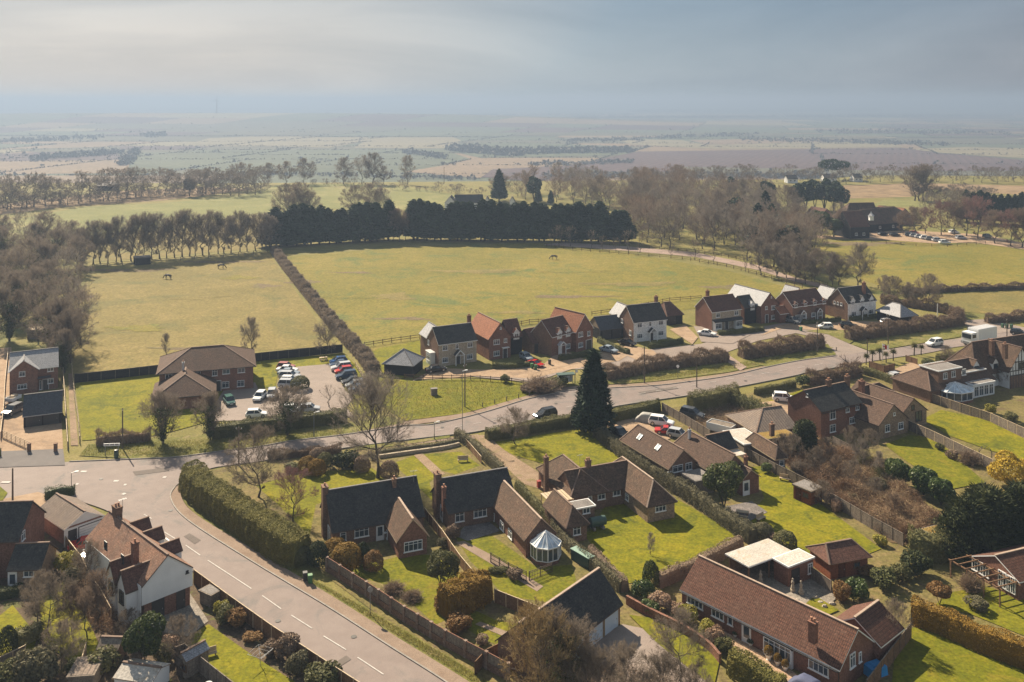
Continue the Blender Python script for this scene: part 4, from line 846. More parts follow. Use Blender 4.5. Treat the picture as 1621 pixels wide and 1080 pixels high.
        if glazed: g_ = MB(); place(a, ht*.62, wd*.7, ht*.55, .065, .012, g_); g_.build('pane', M['glass'], o, uv=False)
        return o
    def chim(s, px, py, zt, wd=.7, dp=.55, zb=2.0, wall='brick_red', pots=1, loc=None):
        p = s.loc(px, py, zt) if loc is None else Vector(loc); s.late.append((p, zt, wd, dp, zb, wall, pots))
    def done(s):
        for (k, _), m in s.W.items(): m.build('wall', M[k], s.root)
        ro = None
        for (rf, rd, fa), m in s.Rf.items(): o = m.build('roof', [M[rf], M[fa], M[rd]], s.root); ro = ro or o
        for p, zt, wd, dp, zb, wall, pots in s.late:
            m = MB(); m.box((p.x, p.y, (zb+zt)/2), (wd, dp, zt-zb)); m.box((p.x, p.y, zt+.02), (wd+.12, dp+.12, .16)); m.box((p.x, p.y, zt-.22), (wd+.07, dp+.07, .1))
            for i in range(pots):
                x = p.x+(i-(pots-1)/2)*.34; m.lathe([(.13, 0), (.11, .3), (.14, .36), (.1, .38)], (x, p.y, zt+.1), 10, 1)
            m.build('chimney', [M[wall], M['pot']], ro)
        return s
    def gutter(s, x0, x1, y, z): 
        m = MB(); m.bar((x0, y-.38, z), (x1, y-.38, z), .11, .09); m.tube((x1-.1, y-.06, z-.05), (x1-.1, y-.06, .1), .04, .04, 6); m.build('gutter', M['black_paint'], s.root, uv=False)
    def aerial(s, px, py, z):
        p = s.loc(px, py, z); m = MB(); m.tube((p.x, p.y, z-1.6), (p.x, p.y, z), .025, .025, 5); m.bar((p.x-.5, p.y, z-.05), (p.x+.5, p.y, z-.05), .03, .03)
        for k in range(5): m.bar((p.x-.4+k*.2, p.y-.25, z-.05), (p.x-.4+k*.2, p.y+.25, z-.05), .02, .02)
        m.build('aerial', M['metal'], s.root, uv=False)
    def porch(s, x, y, w_, dp, ez, rz_, roof='slate'):
        m = MB(); m.poly([(x-w_/2, y-dp, ez), (x, y-dp, rz_), (x, y, rz_), (x-w_/2, y, ez)][::-1]); m.poly([(x, y-dp, rz_), (x+w_/2, y-dp, ez), (x+w_/2, y, ez), (x, y, rz_)][::-1])
        m.bar((x-w_/2, y-dp-.02, ez), (x, y-dp-.02, rz_), .08, .2, 1); m.bar((x, y-dp-.02, rz_), (x+w_/2, y-dp-.02, ez), .08, .2, 1); m.bar((x-w_/2, y-dp+.05, ez), (x+w_/2, y-dp+.05, ez), .1, .1, 1)
        for k in (-1, 1): m.box((x+k*(w_/2-.1), y-dp+.1, ez/2), (.14, .14, ez), 0, 1)
        m.build('porch', [M[roof], M['white']], s.root)
    def dormer(s, x, y, wd, ez, rz_, dp, wall='render_white', roof='slate', zb=2.0, wn=2, wh=.9, frame='white', fascia='white'):
        s.block(x-wd/2, x+wd/2, y, y+dp, ez, rz_, 'y', 'gg', wall, roof, .14, .12, zb, fascia=fascia, thick=.08)
        s.win('S', y, 0, 0, wd*.72, wh, wn, frame, False, a=x, z=ez-wh/2-.12)
# ---- left edge: new brick house and its garage
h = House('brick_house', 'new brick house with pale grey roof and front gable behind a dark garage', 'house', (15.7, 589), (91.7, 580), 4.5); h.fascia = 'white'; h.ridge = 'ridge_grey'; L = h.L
h.block(0, L, 0, 8.6, 4.5, 7.2, wall='brick_red', roof='slate_grey_lit'); h.block(-.05, 4.9, -.9, 4, 4.5, 6.7, 'y', wall='brick_red', roof='slate_grey_lit')
h.win('S', -.9, 35, 592, 1.1, 1.0); h.win('S', -.9, 35, 612, 1.7, .95, 3); h.win('S', 0, 80, 584, 1.1, 1.0); h.win('S', 0, 80, 603, 1.1, 1.0)
h.wmb('slate_blue').box((6.0, -.6, 2.75), (2.4, 1.3, .12)); h.door('S', 0, 64, 610, 1.0, 2.05, 'door_dark', a=6.3); h.win('S', 0, 0, 0, .4, 1.9, 1, a=5.35, z=1.1); h.done()
h = House('garage', 'dark slate roofed double garage with black boarded walls on the gravel drive', 'garage', (37, 660), (97, 652.5), 2.1); L = h.L; h.ridge = 'ridge_grey'
h.block(0, L, 0, 6.4, 2.1, 5.0, wall='board_black', roof='slate_blue', ends='gg', fascia='lead'); h.door('S', 0, 0, 0, 2.4, 1.95, 'black_paint', 'black_paint', 'garage_door', a=L*.27); h.door('S', 0, 0, 0, 2.4, 1.95, 'black_paint', 'black_paint', 'garage_door', a=L*.73); h.done()
# ---- care home style building
h = House('office_building', 'long two storey red brick building with hipped brown roof beside the car park', 'building', (252, 592), (401, 579.5), 4.6); L = h.L; h.fascia = 'black_paint'
h.block(0, L, 0, 12, 4.6, 7.7, ends='hh', wall='brick_red', roof='tile_brown', oh=.6); h.block(-.4, 10.2, -9.2, .6, 2.5, 5.2, 'y', 'hg', 'brick_red', 'tile_brown', oh=.5)
for px, py, w_ in ((267, 595, 1.3), (312, 591, 1.3), (340, 590, 1.0), (358, 587, 1.4), (382, 585, 1.4), (357, 609, 1.4), (381, 607, 1.4), (330, 611, 1.3)): h.win('S', 0, px, py, w_, 1.25)
h.chim(290, 574, 6.6, .35, .35, 5, 'lead', 1); h.door('S', 0, 345, 612, 1.1, 2.1, 'door_dark'); h.done()
# ---- estate row north of the road
h = House('cart_barn', 'black boarded cart barn with grey hipped roof at the west end of the estate', 'barn', (604.5, 576), (655, 580), 2.3); h.rz
h.block(0, h.L, 0, 6.2, 2.3, 4.9, 'y', 'hh', 'board_black', 'slate_grey_lit', ridge='ridge_grey', oh=.4, fascia='black_paint'); h.done()
def estate(label, A, B, ze, zr, dp, roof='slate', side='brick_brown', front=None, name='house', ridge='ridge_grey', fascia='white'):
    h = House(name, label, 'house', A, B, ze); h.ridge = ridge; h.fascia = fascia; h.block(0, h.L, 0, dp, ze, zr, wall=side, roof=roof)
    if front: h.panel('S', 0, .02, h.L-.02, 0, ze-.02, front, .05)
    return h
h = estate('cream stone fronted house with slate roof next to the black cart barn', (695, 546.4), (755.3, 538.6), 4.8, 7.9, 6.6, front='stone_cream'); L = h.L
h.block(0.02, 4.2, 6.6, 11, 4.8, 7.2, 'y', wall='brick_brown', roof='slate_grey_lit'); c = -.05
for px, py in ((704.5, 551), (723.5, 548.5), (744, 546)): h.win('S', c, px, py, 1.25 if px != 723.5 else .7, 1.05, 2 if px != 723.5 else 1)
h.win('S', c, 704.5, 570, 1.4, 1.1, 3); h.win('S', c, 743.5, 564.5, 1.4, 1.1, 3); p = h.ray(725, 572, 'S', c).x; h.door('S', c, 0, 0, .95, 2.05, 'door_dark', a=p); h.porch(p, c, 2.2, 1.3, 2.2, 3.3)
h.chim(742.5, 500, 9.0, .8, .6, 6, 'brick_red', 2); h.win('W', 0, 678.5, 542, .8, 1.1, 2); h.flat(-1.1, 0, 2.0, 4.6, 2.6, 'render_white', 'lead'); h.win('W', -1.1, 0, 0, 1.9, 1.3, 3, a=3.3, z=1.5); h.done()
h = House('house', 'red brick house with orange gable roof and a black boarded side wing', 'house', (773.3, 538.6), (811.4, 533.6), 4.6); L = h.L; h.ridge = 'ridge'
h.block(0, L, 0, 11.5, 4.6, 8.1, 'y', wall='brick_red', roof='tile_red'); h.block(L+.01, L+3.4, 1.6, 7.0, 4.0, 7.5, 'x', wall='board_black', roof='tile_plum'); h.dormer(L+1.9, 1.45, 1.5, 4.9, 5.9, 2.5, 'board_white', 'tile_red', 3.4)
h.win('S', 0, 786, 541.5, 1.5, 1.1, 3); h.win('S', 0, 800, 539, .8, .9); h.win('S', 0, 786, 559.5, 1.5, 1.1, 3); p = h.ray(799.5, 563, 'S', 0).x; h.door('S', 0, 0, 0, 1.0, 2.1, 'door_dark', a=p); h.wmb('white').box((p, -.35, 2.45), (1.7, .7, .12)); h.win('S', 0, 792.5, 519.5, .35, .5, 1); h.done()
h = estate('brown brick house with two small dormers and tall orange gable wing at right', (874.7, 534.4), (907.5, 526.2), 4.4, 7.75, 6.4, 'tile_plum', 'brick_brown', 'brick_red', ridge='ridge'); L = h.L
x0, x1, y0 = h.pb((908, 526), (944.3, 520.5), 4.6, 8.4, 9.5, wall='brick_red', roof='tile_red'); c = -.05
h.dormer(h.ray(886, 535, 'S', -.12).x, -.12, 1.5, 5.0, 6.0, 2.6, 'board_white', 'tile_red', 3.6); h.dormer(h.ray(899.5, 531, 'S', -.12).x, -.12, 1.5, 5.0, 6.0, 2.6, 'board_white', 'tile_red', 3.6)
p = h.ray(886.5, 553, 'S', c).x; h.door('S', c, 0, 0, 1, 2.1, 'white', a=p); h.porch(p, c, 2.0, 1.1, 2.3, 3.1, 'lead'); h.win('S', c, 899, 548, 1.4, 1.1, 3); h.win('S', y0, 919, 529.5, 1.5, 1.15, 3); h.win('S', y0, 931.8, 528, .95, 1.1); h.win('S', y0, 919, 546, 1.5, 1.1, 3); h.door('S', y0, 932, 548, 1.9, 2.1, 'door_dark'); h.done()
h = House('garage', 'small brick garage with plum tiled roof left of the house with two dormers', 'garage', (844, 544), (863, 540.5), 2.4); h.block(0, h.L, 0, 6.5, 2.4, 5.0, wall='brick_brown', roof='tile_plum'); h.door('S', 0, 0, 0, 2.2, 2.0, 'door_dark', 'door_dark', 'garage_door', a=h.L/2); h.done()
h = House('cart_barn', 'long black fronted garage with grey slate roof left of the white gabled house', 'barn', (951, 523.5), (987.5, 519.5), 2.4); h.block(0, h.L, 0, 6.2, 2.4, 5.0, wall='board_black', roof='slate_blue', gwall='timber_grey', ridge='ridge_grey'); h.door('S', 0, 0, 0, 2.3, 2.0, 'door_dark', 'door_dark', 'garage_door', a=h.L*.28); h.door('S', 0, 0, 0, 2.3, 2.0, 'door_dark', 'door_dark', 'garage_door', a=h.L*.72); h.done()
h = estate('white boarded house with slate roof in the middle of the estate row', (1003.9, 511.7), (1056, 506), 4.7, 8.2, 6.6, front='board_white'); L = h.L; h.block(.02, 4.2, 6.6, 11.5, 4.7, 7.3, 'y', wall='brick_brown', roof='slate_grey_lit'); c = -.05
for px, py, w_, n in ((1012.5, 515, 1.3, 2), (1029, 513, .7, 1), (1046, 511, 1.3, 2), (1012.5, 532, 1.5, 3), (1046, 527.5, 1.5, 3)): h.win('S', c, px, py, w_, 1.1, n)
p = h.ray(1031, 530, 'S', c).x; h.door('S', c, 0, 0, .95, 2.05, 'door_dark', a=p); h.porch(p, c, 2.2, 1.2, 2.2, 3.2); h.chim(1038.5, 470, 9.3, .8, .6, 6, 'brick_red', 2); h.win('W', 0, 998, 527, .9, 1.2, 2); h.win('W', 0, 985, 508, .9, 1.0, 2); h.done()
h = House('garage', 'dark brown roofed garage right of the white boarded house', 'garage', (1057.5, 501), (1081.5, 498), 2.4); h.block(0, h.L, 0, 7, 2.4, 5.2, 'x', 'qq', 'board_black', 'tile_plum'); h.door('S', 0, 0, 0, 2.2, 1.95, 'door_dark', 'door_dark', 'garage_door', a=h.L*.3); h.done()
h = estate('brick sided house with plum roof and a cream front above a lean-to bay strip', (1127.8, 495), (1174, 489.4), 4.7, 7.9, 6.8, 'tile_plum', 'brick_red', 'stone_cream', ridge='ridge'); L = h.L; c = -.05
h.win('S', c, 1136.5, 499, 1.25, 1.1); h.win('S', c, 1165.5, 495.5, 1.25, 1.1); m = h.wmb('slate'); m.poly([(0, -1.25, 2.35), (L, -1.25, 2.35), (L, -.06, 2.85), (0, -.06, 2.85)]); m.poly([(0, -1.25, 2.25), (0, -1.25, 2.35), (L, -1.25, 2.35), (L, -1.25, 2.25)][::-1])
h.flat(.3, 2.4, -.95, 0, 2.3, 'render_white', 'lead'); h.flat(L-2.4, L-.3, -.95, 0, 2.3, 'render_white', 'lead'); h.win('S', -.95, 0, 0, 1.9, 1.3, 4, a=1.35, z=1.3); h.win('S', -.95, 0, 0, 1.9, 1.3, 4, a=L-1.35, z=1.3); h.door('S', c, 0, 0, 1, 2.1, 'door_dark', a=L*.5); h.chim(1120, 461, 9.0, .8, .6, 6, 'brick_red', 2); h.done()
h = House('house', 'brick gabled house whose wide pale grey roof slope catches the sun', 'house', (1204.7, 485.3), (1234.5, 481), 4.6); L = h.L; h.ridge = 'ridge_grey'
h.block(0, L, 0, 13, 4.6, 7.8, 'y', wall='brick_red', roof='slate_grey_lit'); h.block(-4.0, -.01, 1.6, 6.6, 4.2, 6.9, 'x', wall='brick_red', roof='slate'); h.panel('S', 1.6, -3.98, -.03, 0, 4.1, 'board_black', .05); h.dormer(-1.3, 1.42, 1.4, 4.9, 5.8, 2.4, 'board_white', 'slate_grey_lit', 3.4)
h.win('S', 0, 1213, 487.5, .8, .9); h.win('S', 0, 1224, 487, 1.4, 1.1, 3); h.win('S', 0, 1224, 502, 1.4, 1.1, 3); h.door('S', 0, 1213.5, 505, 1.0, 2.1, 'door_dark'); h.win('S', 0, 1221, 470.5, .35, .5, 1); h.done()
h = estate('pair of joined brick houses under one plum roof with four small front dormers', (1256, 486.7), (1307.5, 479.7), 4.2, 7.5, 7.0, 'tile_plum', 'brick_red', 'brick_brown', ridge='ridge'); L = h.L; c = -.05
for k, px in enumerate((1258, 1271.5, 1286.5, 1301)): h.dormer(L*(.06+.29*k)+.3, -.12, 1.4, 4.9, 5.25+.2, 2.0, 'brick_red', 'tile_plum', 3.4, wh=.8)
for k in (.14, .36, .62, .84): h.win('S', c, 0, 0, 1.3, 1.1, 3, a=L*k, z=1.5)
for k in (.24, .74): h.door('S', c, 0, 0, 1.0, 2.1, 'door_dark', a=L*k); h.porch(L*k, c, 2.0, 1.1, 2.3, 3.2, 'tile_plum')
h.block(-3.0, -.02, 1.5, 5, 2.4, 4.0, 'x', wall='brick_red', roof='tile_red'); h.block(-3.5, .3, 8, 13, 2.6, 5.6, 'y', wall='brick_red', roof='tile_red'); h.block(L*.62, L*.95, 7.02, 12, 4.2, 7.2, 'y', wall='brick_red', roof='slate_grey_lit'); h.done()
h = estate('white boarded house with three white gabled dormers at the east end of the row', (1343.2, 481.7), (1387.7, 476), 4.4, 7.9, 7.0, front='board_white'); L = h.L; c = -.05
h.block(.02, 4.6, 7.0, 12, 4.4, 7.0, 'y', wall='brick_red', roof='slate_grey_lit')
for k, x in enumerate((.17, .5, .83)): h.dormer(L*x, -.12, 1.4, 5.0, 6.1, 2.5, 'board_white', 'slate', 3.4, wh=.85)
for x in (.2, .8): h.win('S', c, 0, 0, 1.7, 1.15, 3, a=L*x, z=1.6)
h.door('S', c, 0, 0, 1, 2.1, 'door_dark', a=L*.5); h.porch(L*.5, c, 2.2, 1.2, 2.3, 3.3); h.chim(1367.5, 448, 9.0, .9, .6, 6, 'brick_red', 2)
for y_ in (2.2, 3.4, 4.6): h.win('W', 0, 0, 0, .6, .8, 1, a=y_, z=3.9)
h.done()
h = House('cart_barn', 'dark timber barn garage with sunlit pale grey roof at the east end of the row', 'barn', (1425, 503), (1454, 499.5), 2.4); h.block(0, h.L, 0, 8, 2.4, 5.0, 'y', 'hh', 'board_black', 'slate_grey_lit', ridge='ridge_grey', fascia='black_paint', oh=.4); h.done()
# ---- south side, between the two roads
h = House('cottage', 'brick cottage with steep slate roof and brown front wing, nearest the tall clipped hedge', 'cottage', (526.7, 844), (671.5, 817.8), 2.3); L = h.L; h.ridge = 'ridge_grey'
h.block(0, L, 0, 7.6, 2.3, 6.2, wall='brick_brown', roof='slate'); x0, x1, y0 = h.pb((629, 861.5), (678.5, 846.7), 2.3, 4.9, 6.5, wall='brick_red', roof='tile_old', ridge='ridge_light', fascia='timber_pale')
h.win('S', 0, 543, 849, .8, 1.1, 1); h.win('S', 0, 572.5, 842.5, 1.9, 1.2, 3); h.door('S', 0, 601.5, 842, .9, 2.1, 'white', glazed=True); h.win('S', y0, 654, 864, 2.4, 1.25, 4); h.win('W', x0, 612, 844, 1.2, 1.1, 2)
h.chim(504, 770, 6.7, .7, 1.2, 0, 'brick_brown', 1, loc=(-.2, 4.0, 0)); h.chim(0, 0, 6.5, .5, .5, 4.5, 'brick_brown', 1, loc=(L*.74, 3.2, 0)); h.win('W', 0, 0, 0, 1.4, 2.0, 2, a=1.9, z=1.2, door=True)
h.flat(-.02+L*.565, L*.565+.02, -.02, -.01, 1.0, 'white', 'white'); h.aerial(655, 745, 7.4); h.done()
h = House('cottage', 'brick cottage with dark slate roof and a long rear wing ending in a white conservatory', 'cottage', (710.7, 814), (818, 794.5), 2.3); L = h.L; h.ridge = 'ridge_grey'
h.block(0, L, 0, 7.2, 2.3, 5.6, wall='brick_brown', roof='slate'); x0, x1, y0 = h.pb((831.9, 859.6), (882, 843.7), 2.3, 4.7, 12.5, wall='brick_red', roof='tile_old', ridge='ridge_light', gwall='brick_brown')
h.win('S', 0, 727.5, 818.5, 1.3, 1.25, 2); h.win('S', 0, 760, 811.5, 1.9, 1.2, 3); 
for px, py in ((780.5, 816), (795, 832), (808, 845)): h.win('W', x0, px, py, 1.3, 1.1, 2)
h.chim(686, 752, 6.2, .75, 1.2, 0, 'brick_brown', 1, loc=(-.25, 4.0, 0)); h.chim(0, 0, 5.2, .5, .5, 2, 'brick_red', 1, loc=(-.1, 1.6, 0)); h.door('W', 0, 0, 0, .9, 2.1, 'white', a=2.8, glazed=True); h.done()
h = House('bungalow', 'hipped brown tiled bungalow with L shaped wings on the wide bright lawn', 'bungalow', (905, 789), (983.7, 774.4), 2.4); L = h.L; h.ridge = 'ridge'
h.block(.5, L+2.5, .02, 5.6, 2.4, 5.0, 'x', 'gg', 'brick_brown', 'tile_old'); h.block(0, 5.6, -.02, 11, 2.4, 5.05, 'y', 'hh', 'brick_brown', 'tile_old'); x0, x1, y0 = h.pb((1024.4, 804), (1070.4, 792), 2.4, 4.95, 13, wall='brick_buff', roof='tile_old', ends='hh', ridge='ridge_light')
h.win('S', .0, 952, 785, 1.2, 1.0); h.win('S', .0, 976, 779, 1.2, 1.0); h.win('S', y0, 1045.5, 804, 1.7, .95, 3); h.win('W', x0, 993, 787, .9, .9); h.win('S', 0, 934, 790, .6, .9, 1)
a0, a1, ay = h.pb((896, 837.5), (932, 827.5), 2.3, 4.3, 7.0, wall='brick_brown', roof='tile_old', ends='hg'); h.win('S', ay, 913, 840, 1.1, 1.1); p = h.loc(905, 806, 2.6); h.flat(a1+.02, a1+3.0, ay+3.5, ay+5.6, 2.7, 'brick_brown', 'felt'); h.win('S', ay+3.5, 928, 808, 1.1, .8)
p = h.loc(882, 786, 2.5); m = MB()
for k in range(7): m.box((p.x-1.6+k*.5, p.y, 2.55), (.42, 3.4, .05), 0, 0)
for k in (-1.6, 1.6): m.box((p.x, p.y+k, 2.44), (3.6, .1, .14), 0, 0)
for a in (p.x-1.7, p.x+1.6):
    for b in (p.y-1.6, p.y+1.6): m.box((a, b, 1.2), (.1, .1, 2.4), 0, 0)
m.build('canopy', M['timber_pale'], h.root); h.chim(864.5, 724, 5.6, .6, .6, 0, 'brick_brown', 1); h.chim(0, 0, 5.9, .8, .5, 4, 'brick_brown', 2, loc=(4.2, 2.9, 0)); h.aerial(918, 720, 7.2); h.done()
h = House('bungalow', 'brown tiled bungalow with two roof lights on its sunlit slope and twin parallel roofs', 'bungalow', (1053, 740), (1112.4, 727.1), 2.5); L = 5.4; h.fascia = 'timber_pale'
h.block(.3, 5.35, -1, 12, 2.5, 5.0, 'y', 'gq', 'brick_brown', 'tile_brown'); h.block(5.4, 10.6, -6.6, 5.6, 2.5, 5.3, 'y', 'gq', 'brick_brown', 'tile_brown'); x0, x1, y0 = h.pb((1172, 761), (1207, 755.5), 2.35, 3.7, 7, wall='brick_red', roof='tile_brown')
h.win('S', -1, 1072.5, 741.5, 1.9, 1.0, 2); h.win('S', -1, 1090, 738, 1.2, 1.1, 2); h.door('S', -1, 1060.5, 746, .8, 2.0, 'white', glazed=True); h.door('S', y0, 1181, 773, 1.1, 2.1, 'white', glazed=True); h.flat(1.4, 4.6, -6.0, -2.6, 2.2, 'timber_grey', 'felt', fascia='felt')
sl = (5.0-2.5)/(5.05/2+.32)
for y_ in (3.75, 8.7):
    m = MB(); xm = 1.55; zz = 2.5+sl*(xm+.02)+.02; an = math.atan(sl); ca, sa = math.cos(an), math.sin(an)
    def RP(u, v, w_): return (xm+u*ca-w_*sa, y_+v, zz+u*sa+w_*ca)
    q = [(-.5, -.38), (.5, -.38), (.5, .38), (-.5, .38)]
    for a, b in zip(q, q[1:]+q[:1]): m.bar(RP(a[0], a[1], .05), RP(b[0], b[1], .05), .09, .1)
    o = m.build('roof_light', M['metal'], h.root, uv=False); m = MB(); m.poly([RP(a, b, .07) for a, b in q]); m.build('pane', M['glass_pale'], o, uv=False)
h.block(10.65, 15.2, 1.4, 5.4, 2.4, 4.4, 'x', wall='timber_grey', roof='slate'); h.chim(0, 0, 5.9, .35, .35, 4.5, 'lead', 1, loc=(7.2, 3.2, 0)); h.chim(0, 0, 4.6, .5, .4, 3, 'brick_red', 1, loc=(x1-.6, y0+2.2, 0))
m = MB(); m.box((13.0, .1, 2.2), (4.2, 2.2, .06)); [m.box((13.0+a, -.9, 1.08), (.1, .1, 2.16), 0, 1) for a in (-2, 2)]; m.build('canopy', [M['felt_white'], M['white']], h.root); h.done()
h = House('bungalow', 'run down bungalow with dark ribbed roof and rusty flat roofs in the brambles', 'bungalow', (1199, 685.6), (1262, 677), 2.4); L = h.L; h.fascia = 'timber_pale'
h.block(0, L, 0, 9, 2.4, 4.6, 'x', 'hg', 'brick_brown', 'corrug'); h.flat(-5.0, -1.0, -4.0, 2.2, 2.4, 'timber_grey', 'felt_white'); h.flat(-.9, L*.7, -3.2, -.1, 2.3, 'brick_brown', 'moss_roof', fascia='timber_grey')
a0, a1, ay = h.pb((1230, 730), (1243, 722), 2.3, 3.9, 8, wall='brick_brown', roof='tile_old', ends='hh'); h.chim(1222, 672, 4.9, .7, .5, 3, 'brick_brown', 1); h.win('S', ay, 1237, 733, .9, .9, 1); h.done()
h = House('brick_house', 'two storey brick house with dark roof and long low wings to its right', 'house', (1301.6, 652.5), (1365.4, 637.8), 4.7); L = h.L
h.block(0, L, 0, 7.6, 4.7, 7.3, wall='brick_red', roof='slate'); x0, x1, y0 = h.pb((1391.8, 674.7), (1439, 662), 2.5, 5.5, 9.5, wall='brick_buff', roof='tile_brown'); b0, b1, by = h.pb((1428, 662), (1466, 648), 2.5, 5.2, 12, wall='brick_buff', roof='tile_brown')
h.block(b0+1, b1+2.4, by+6.0, by+13, 2.5, 5.0, 'x', 'gh', 'brick_brown', 'tile_brown'); h.win('S', 0, 1318, 656, 1.4, 1.7, 2); h.win('S', 0, 1341.5, 648.5, .9, .9); h.win('S', 0, 1357, 645, .9, .9); h.win('S', 0, 1318, 678, 1.4, 1.3, 2); h.win('S', 0, 1350, 665, 1.8, 1.1, 3)
h.win('S', y0, 1404.5, 678, 1.2, 1.25); h.win('S', y0, 1425.5, 674, 1.3, 1.2); h.win('S', y0, 1415.5, 655.5, .5, .5, 1); h.win('S', by, 1454, 659, 1.7, 1.9, 2, 'timber', door=True); h.win('S', by, 1445, 645, .7, .9, 1, 'timber')
h.chim(1311.5, 602, 8.2, .9, .6, 6, 'brick_brown', 2); h.chim(1341, 596, 8.2, .9, .6, 6, 'brick_brown', 2); h.chim(1364, 604, 6.4, .8, .8, 4, 'brick_red', 2); h.win('W', 0, 1278, 626, .4, .6, 1); h.gutter(0, L, 0, 4.45); h.done()
h = House('bungalow', 'extended bungalow with long flat roofed dormer and flat grey rear roofs', 'bungalow', (1492, 616), (1560, 603), 2.4); L = h.L
h.block(-3, L+3, 0, 9, 2.4, 5.6, 'x', 'hg', 'brick_brown', 'tile_brown'); h.flat(.2, 6.6, .8, 5.2, 5.5, 'brick_brown', 'felt', zb=2.5, fascia='white')
for px, py in ((1496, 595), (1509, 592), (1525.5, 589)): h.win('S', .8, px, py, 1.1, 1.2)
h.flat(7.2, 14.5, 1.5, 7.5, 4.0, 'brick_brown', 'felt'); h.flat(6.9, 13, -1.6, -.01, 2.6, 'render_white', 'felt')
for k in range(4): h.win('S', -1.6, 0, 0, 1.2, 1.9, 2, a=7.8+k*1.4, z=1.25, door=True)
h.done()
h = House('tudor_house', 'half timbered black and white house with brown tiled roof at the right edge', 'house', (1560, 600), (1640, 586), 2.8); L = h.L
h.block(0, L+8, 2, 10, 2.8, 8.2, 'x', 'hg', 'render_white', 'tile_old'); x0 = 6.6; h.block(x0, x0+7, -.5, 7, 3.4, 8.0, 'y', 'gg', 'render_white', 'tile_old', zb=0)
m = MB()
for k in range(9): m.box((x0+.2+k*.82, -.53, 1.8), (.16, .06, 3.4))
for k in range(-3, 4): m.box((x0+3.5+k*.85, -.53, 3.55+(4.2-abs(k)*1.15)/2), (.16, .06, max(.3, 4.2-abs(k)*1.15)))
for z_ in (2.6, 3.5, 5.2): m.box((x0+3.5, -.536, z_), (6.9 if z_ < 4 else 4.0, .06, .18))
m.build('timber_frame', M['black_paint'], h.root, uv=False); h.win('S', -.5, 0, 0, 2.0, 1.2, 4, 'black_paint', a=x0+3.5, z=4.4); h.dormer(-.2+1.2, 2.6, 1.6, 4.6, 5.7, 3, 'render_white', 'tile_old', 3.0, frame='black_paint', fascia='fascia_dark'); h.dormer(x0-.6, 2.2, 1.6, 4.6, 5.7, 3, 'render_white', 'tile_old', 3.0, frame='black_paint', fascia='fascia_dark')
h.panel('S', -.5, x0+.02, x0+6.98, 0, 2.5, 'brick_brown', .045); h.chim(1570, 540, 8.9, .9, .7, 6, 'brick_brown', 2); h.chim(1591, 545, 8.9, .9, .7, 6, 'brick_brown', 2); h.done()
# ---- lower left
h = House('brick_house', 'brick house with dark roof and low front extension cut by the left edge', 'house', (-42, 860), (27.4, 857.4), 4.6); L = h.L
h.block(-4, L, 0, 7.4, 4.6, 7.8, wall='brick_red', roof='slate'); h.block(L-8.2, L-3.4, -3.4, 3, 4.6, 7.2, 'y', wall='brick_brown', roof='tile_old')
a = h.loc(13.3, 901.9, 2.4); b = h.loc(64, 899.6, 2.4); h.block(a.x, b.x, a.y, a.y+4.6, 2.4, 4.4, 'x', wall='brick_buff', roof='slate'); h.door('S', a.y, 20, 916, .9, 2.05, 'white', glazed=True); h.win('S', a.y, 46, 906.5, 1.2, .95, 2); h.win('E', L, 36, 848, 1.0, 1.1, 2); h.done()
h = House('garage', 'wide garage with ribbed brown roof, white gable front and brick side wall', 'garage', (102.5, 840), (168, 817), 2.4); L = h.L; h.fascia = 'white'
h.block(0, L, 0, 8.4, 2.4, 3.9, 'y', wall='brick_red', roof='corrug', gwall='render_white'); h.panel('S', 0, .02, L-.02, 0, 2.35, 'render_white', .04); h.door('S', -.04, 0, 0, 2.9, 2.0, 'white', 'black_paint', 'garage_door', a=L*.62); h.door('S', -.04, 0, 0, .95, 1.95, 'door_dark', 'black_paint', a=L*.2); h.done()
h = House('white_cottage', 'white rendered cottage with long weathered red tile roof beside the road bend', 'cottage', (225.6, 930), (306.7, 898.5), 4.4); L = h.L
h.block(0, L, 0, 15.6, 4.4, 6.9, 'y', wall='brick_red', roof='tile_clay', gwall='render_white'); h.panel('S', 0, .01, L-.01, 2.25, 4.38, 'render_white', .05); h.wmb('render_white').poly([(0, -.045, 4.35), (L, -.045, 4.35), (L/2, -.045, 6.85)]); h.panel('W', 0, .05, 15.5, 1.0, 4.38, 'render_white', .05)
for y_ in (2.0, 4.9): h.block(-1.3, 2.4, y_-1.15, y_+1.15, 3.9, 5.9, 'x', 'gg', 'render_white', 'tile_plum', .18, .18); h.win('W', -1.3, 0, 0, 1.1, 1.4, 2, 'black_paint', a=y_, z=3.0)
h.win('W', -.05, 168, 863, .8, .9, 2, 'black_paint'); h.win('W', -.05, 194.5, 884, .7, .9, 1, 'black_paint'); h.door('W', -.05, 183.5, 880, .9, 2.0, 'door_dark'); h.door('S', 0, 250, 967, 1.3, 2.1, 'door_dark', 'door_dark'); h.door('S', 0, 286, 948, .9, 2.1, 'door_dark', 'door_dark'); h.win('S', -.05, 294, 897, .3, .3, 1, 'black_paint', a=L-.7, z=4.1)
for y_ in (4.5, 9.0, 12.6): h.block(L-1.7, L+.5, y_-.8, y_+.8, 4.9, 6.0, 'x', 'gg', 'render_white', 'tile_plum', .15, .1, 3.5)
h.flat(L+.02, L+1.6, 7.5, 10.5, 3.6, 'render_white', 'felt'); h.chim(185.5, 802, 7.9, .75, 1.3, 3, 'brick_brown', 2); h.chim(213.7, 859, 7.6, .65, .65, 3, 'brick_red', 1); h.aerial(194, 790, 9.2); h.done()
h = House('double_garage', 'double garage with large dark slate roof and two pale blue doors facing the tarmac', 'garage', (862, 1052), (985, 957.5), 2.3); L = h.L; h.ridge = 'ridge_light'
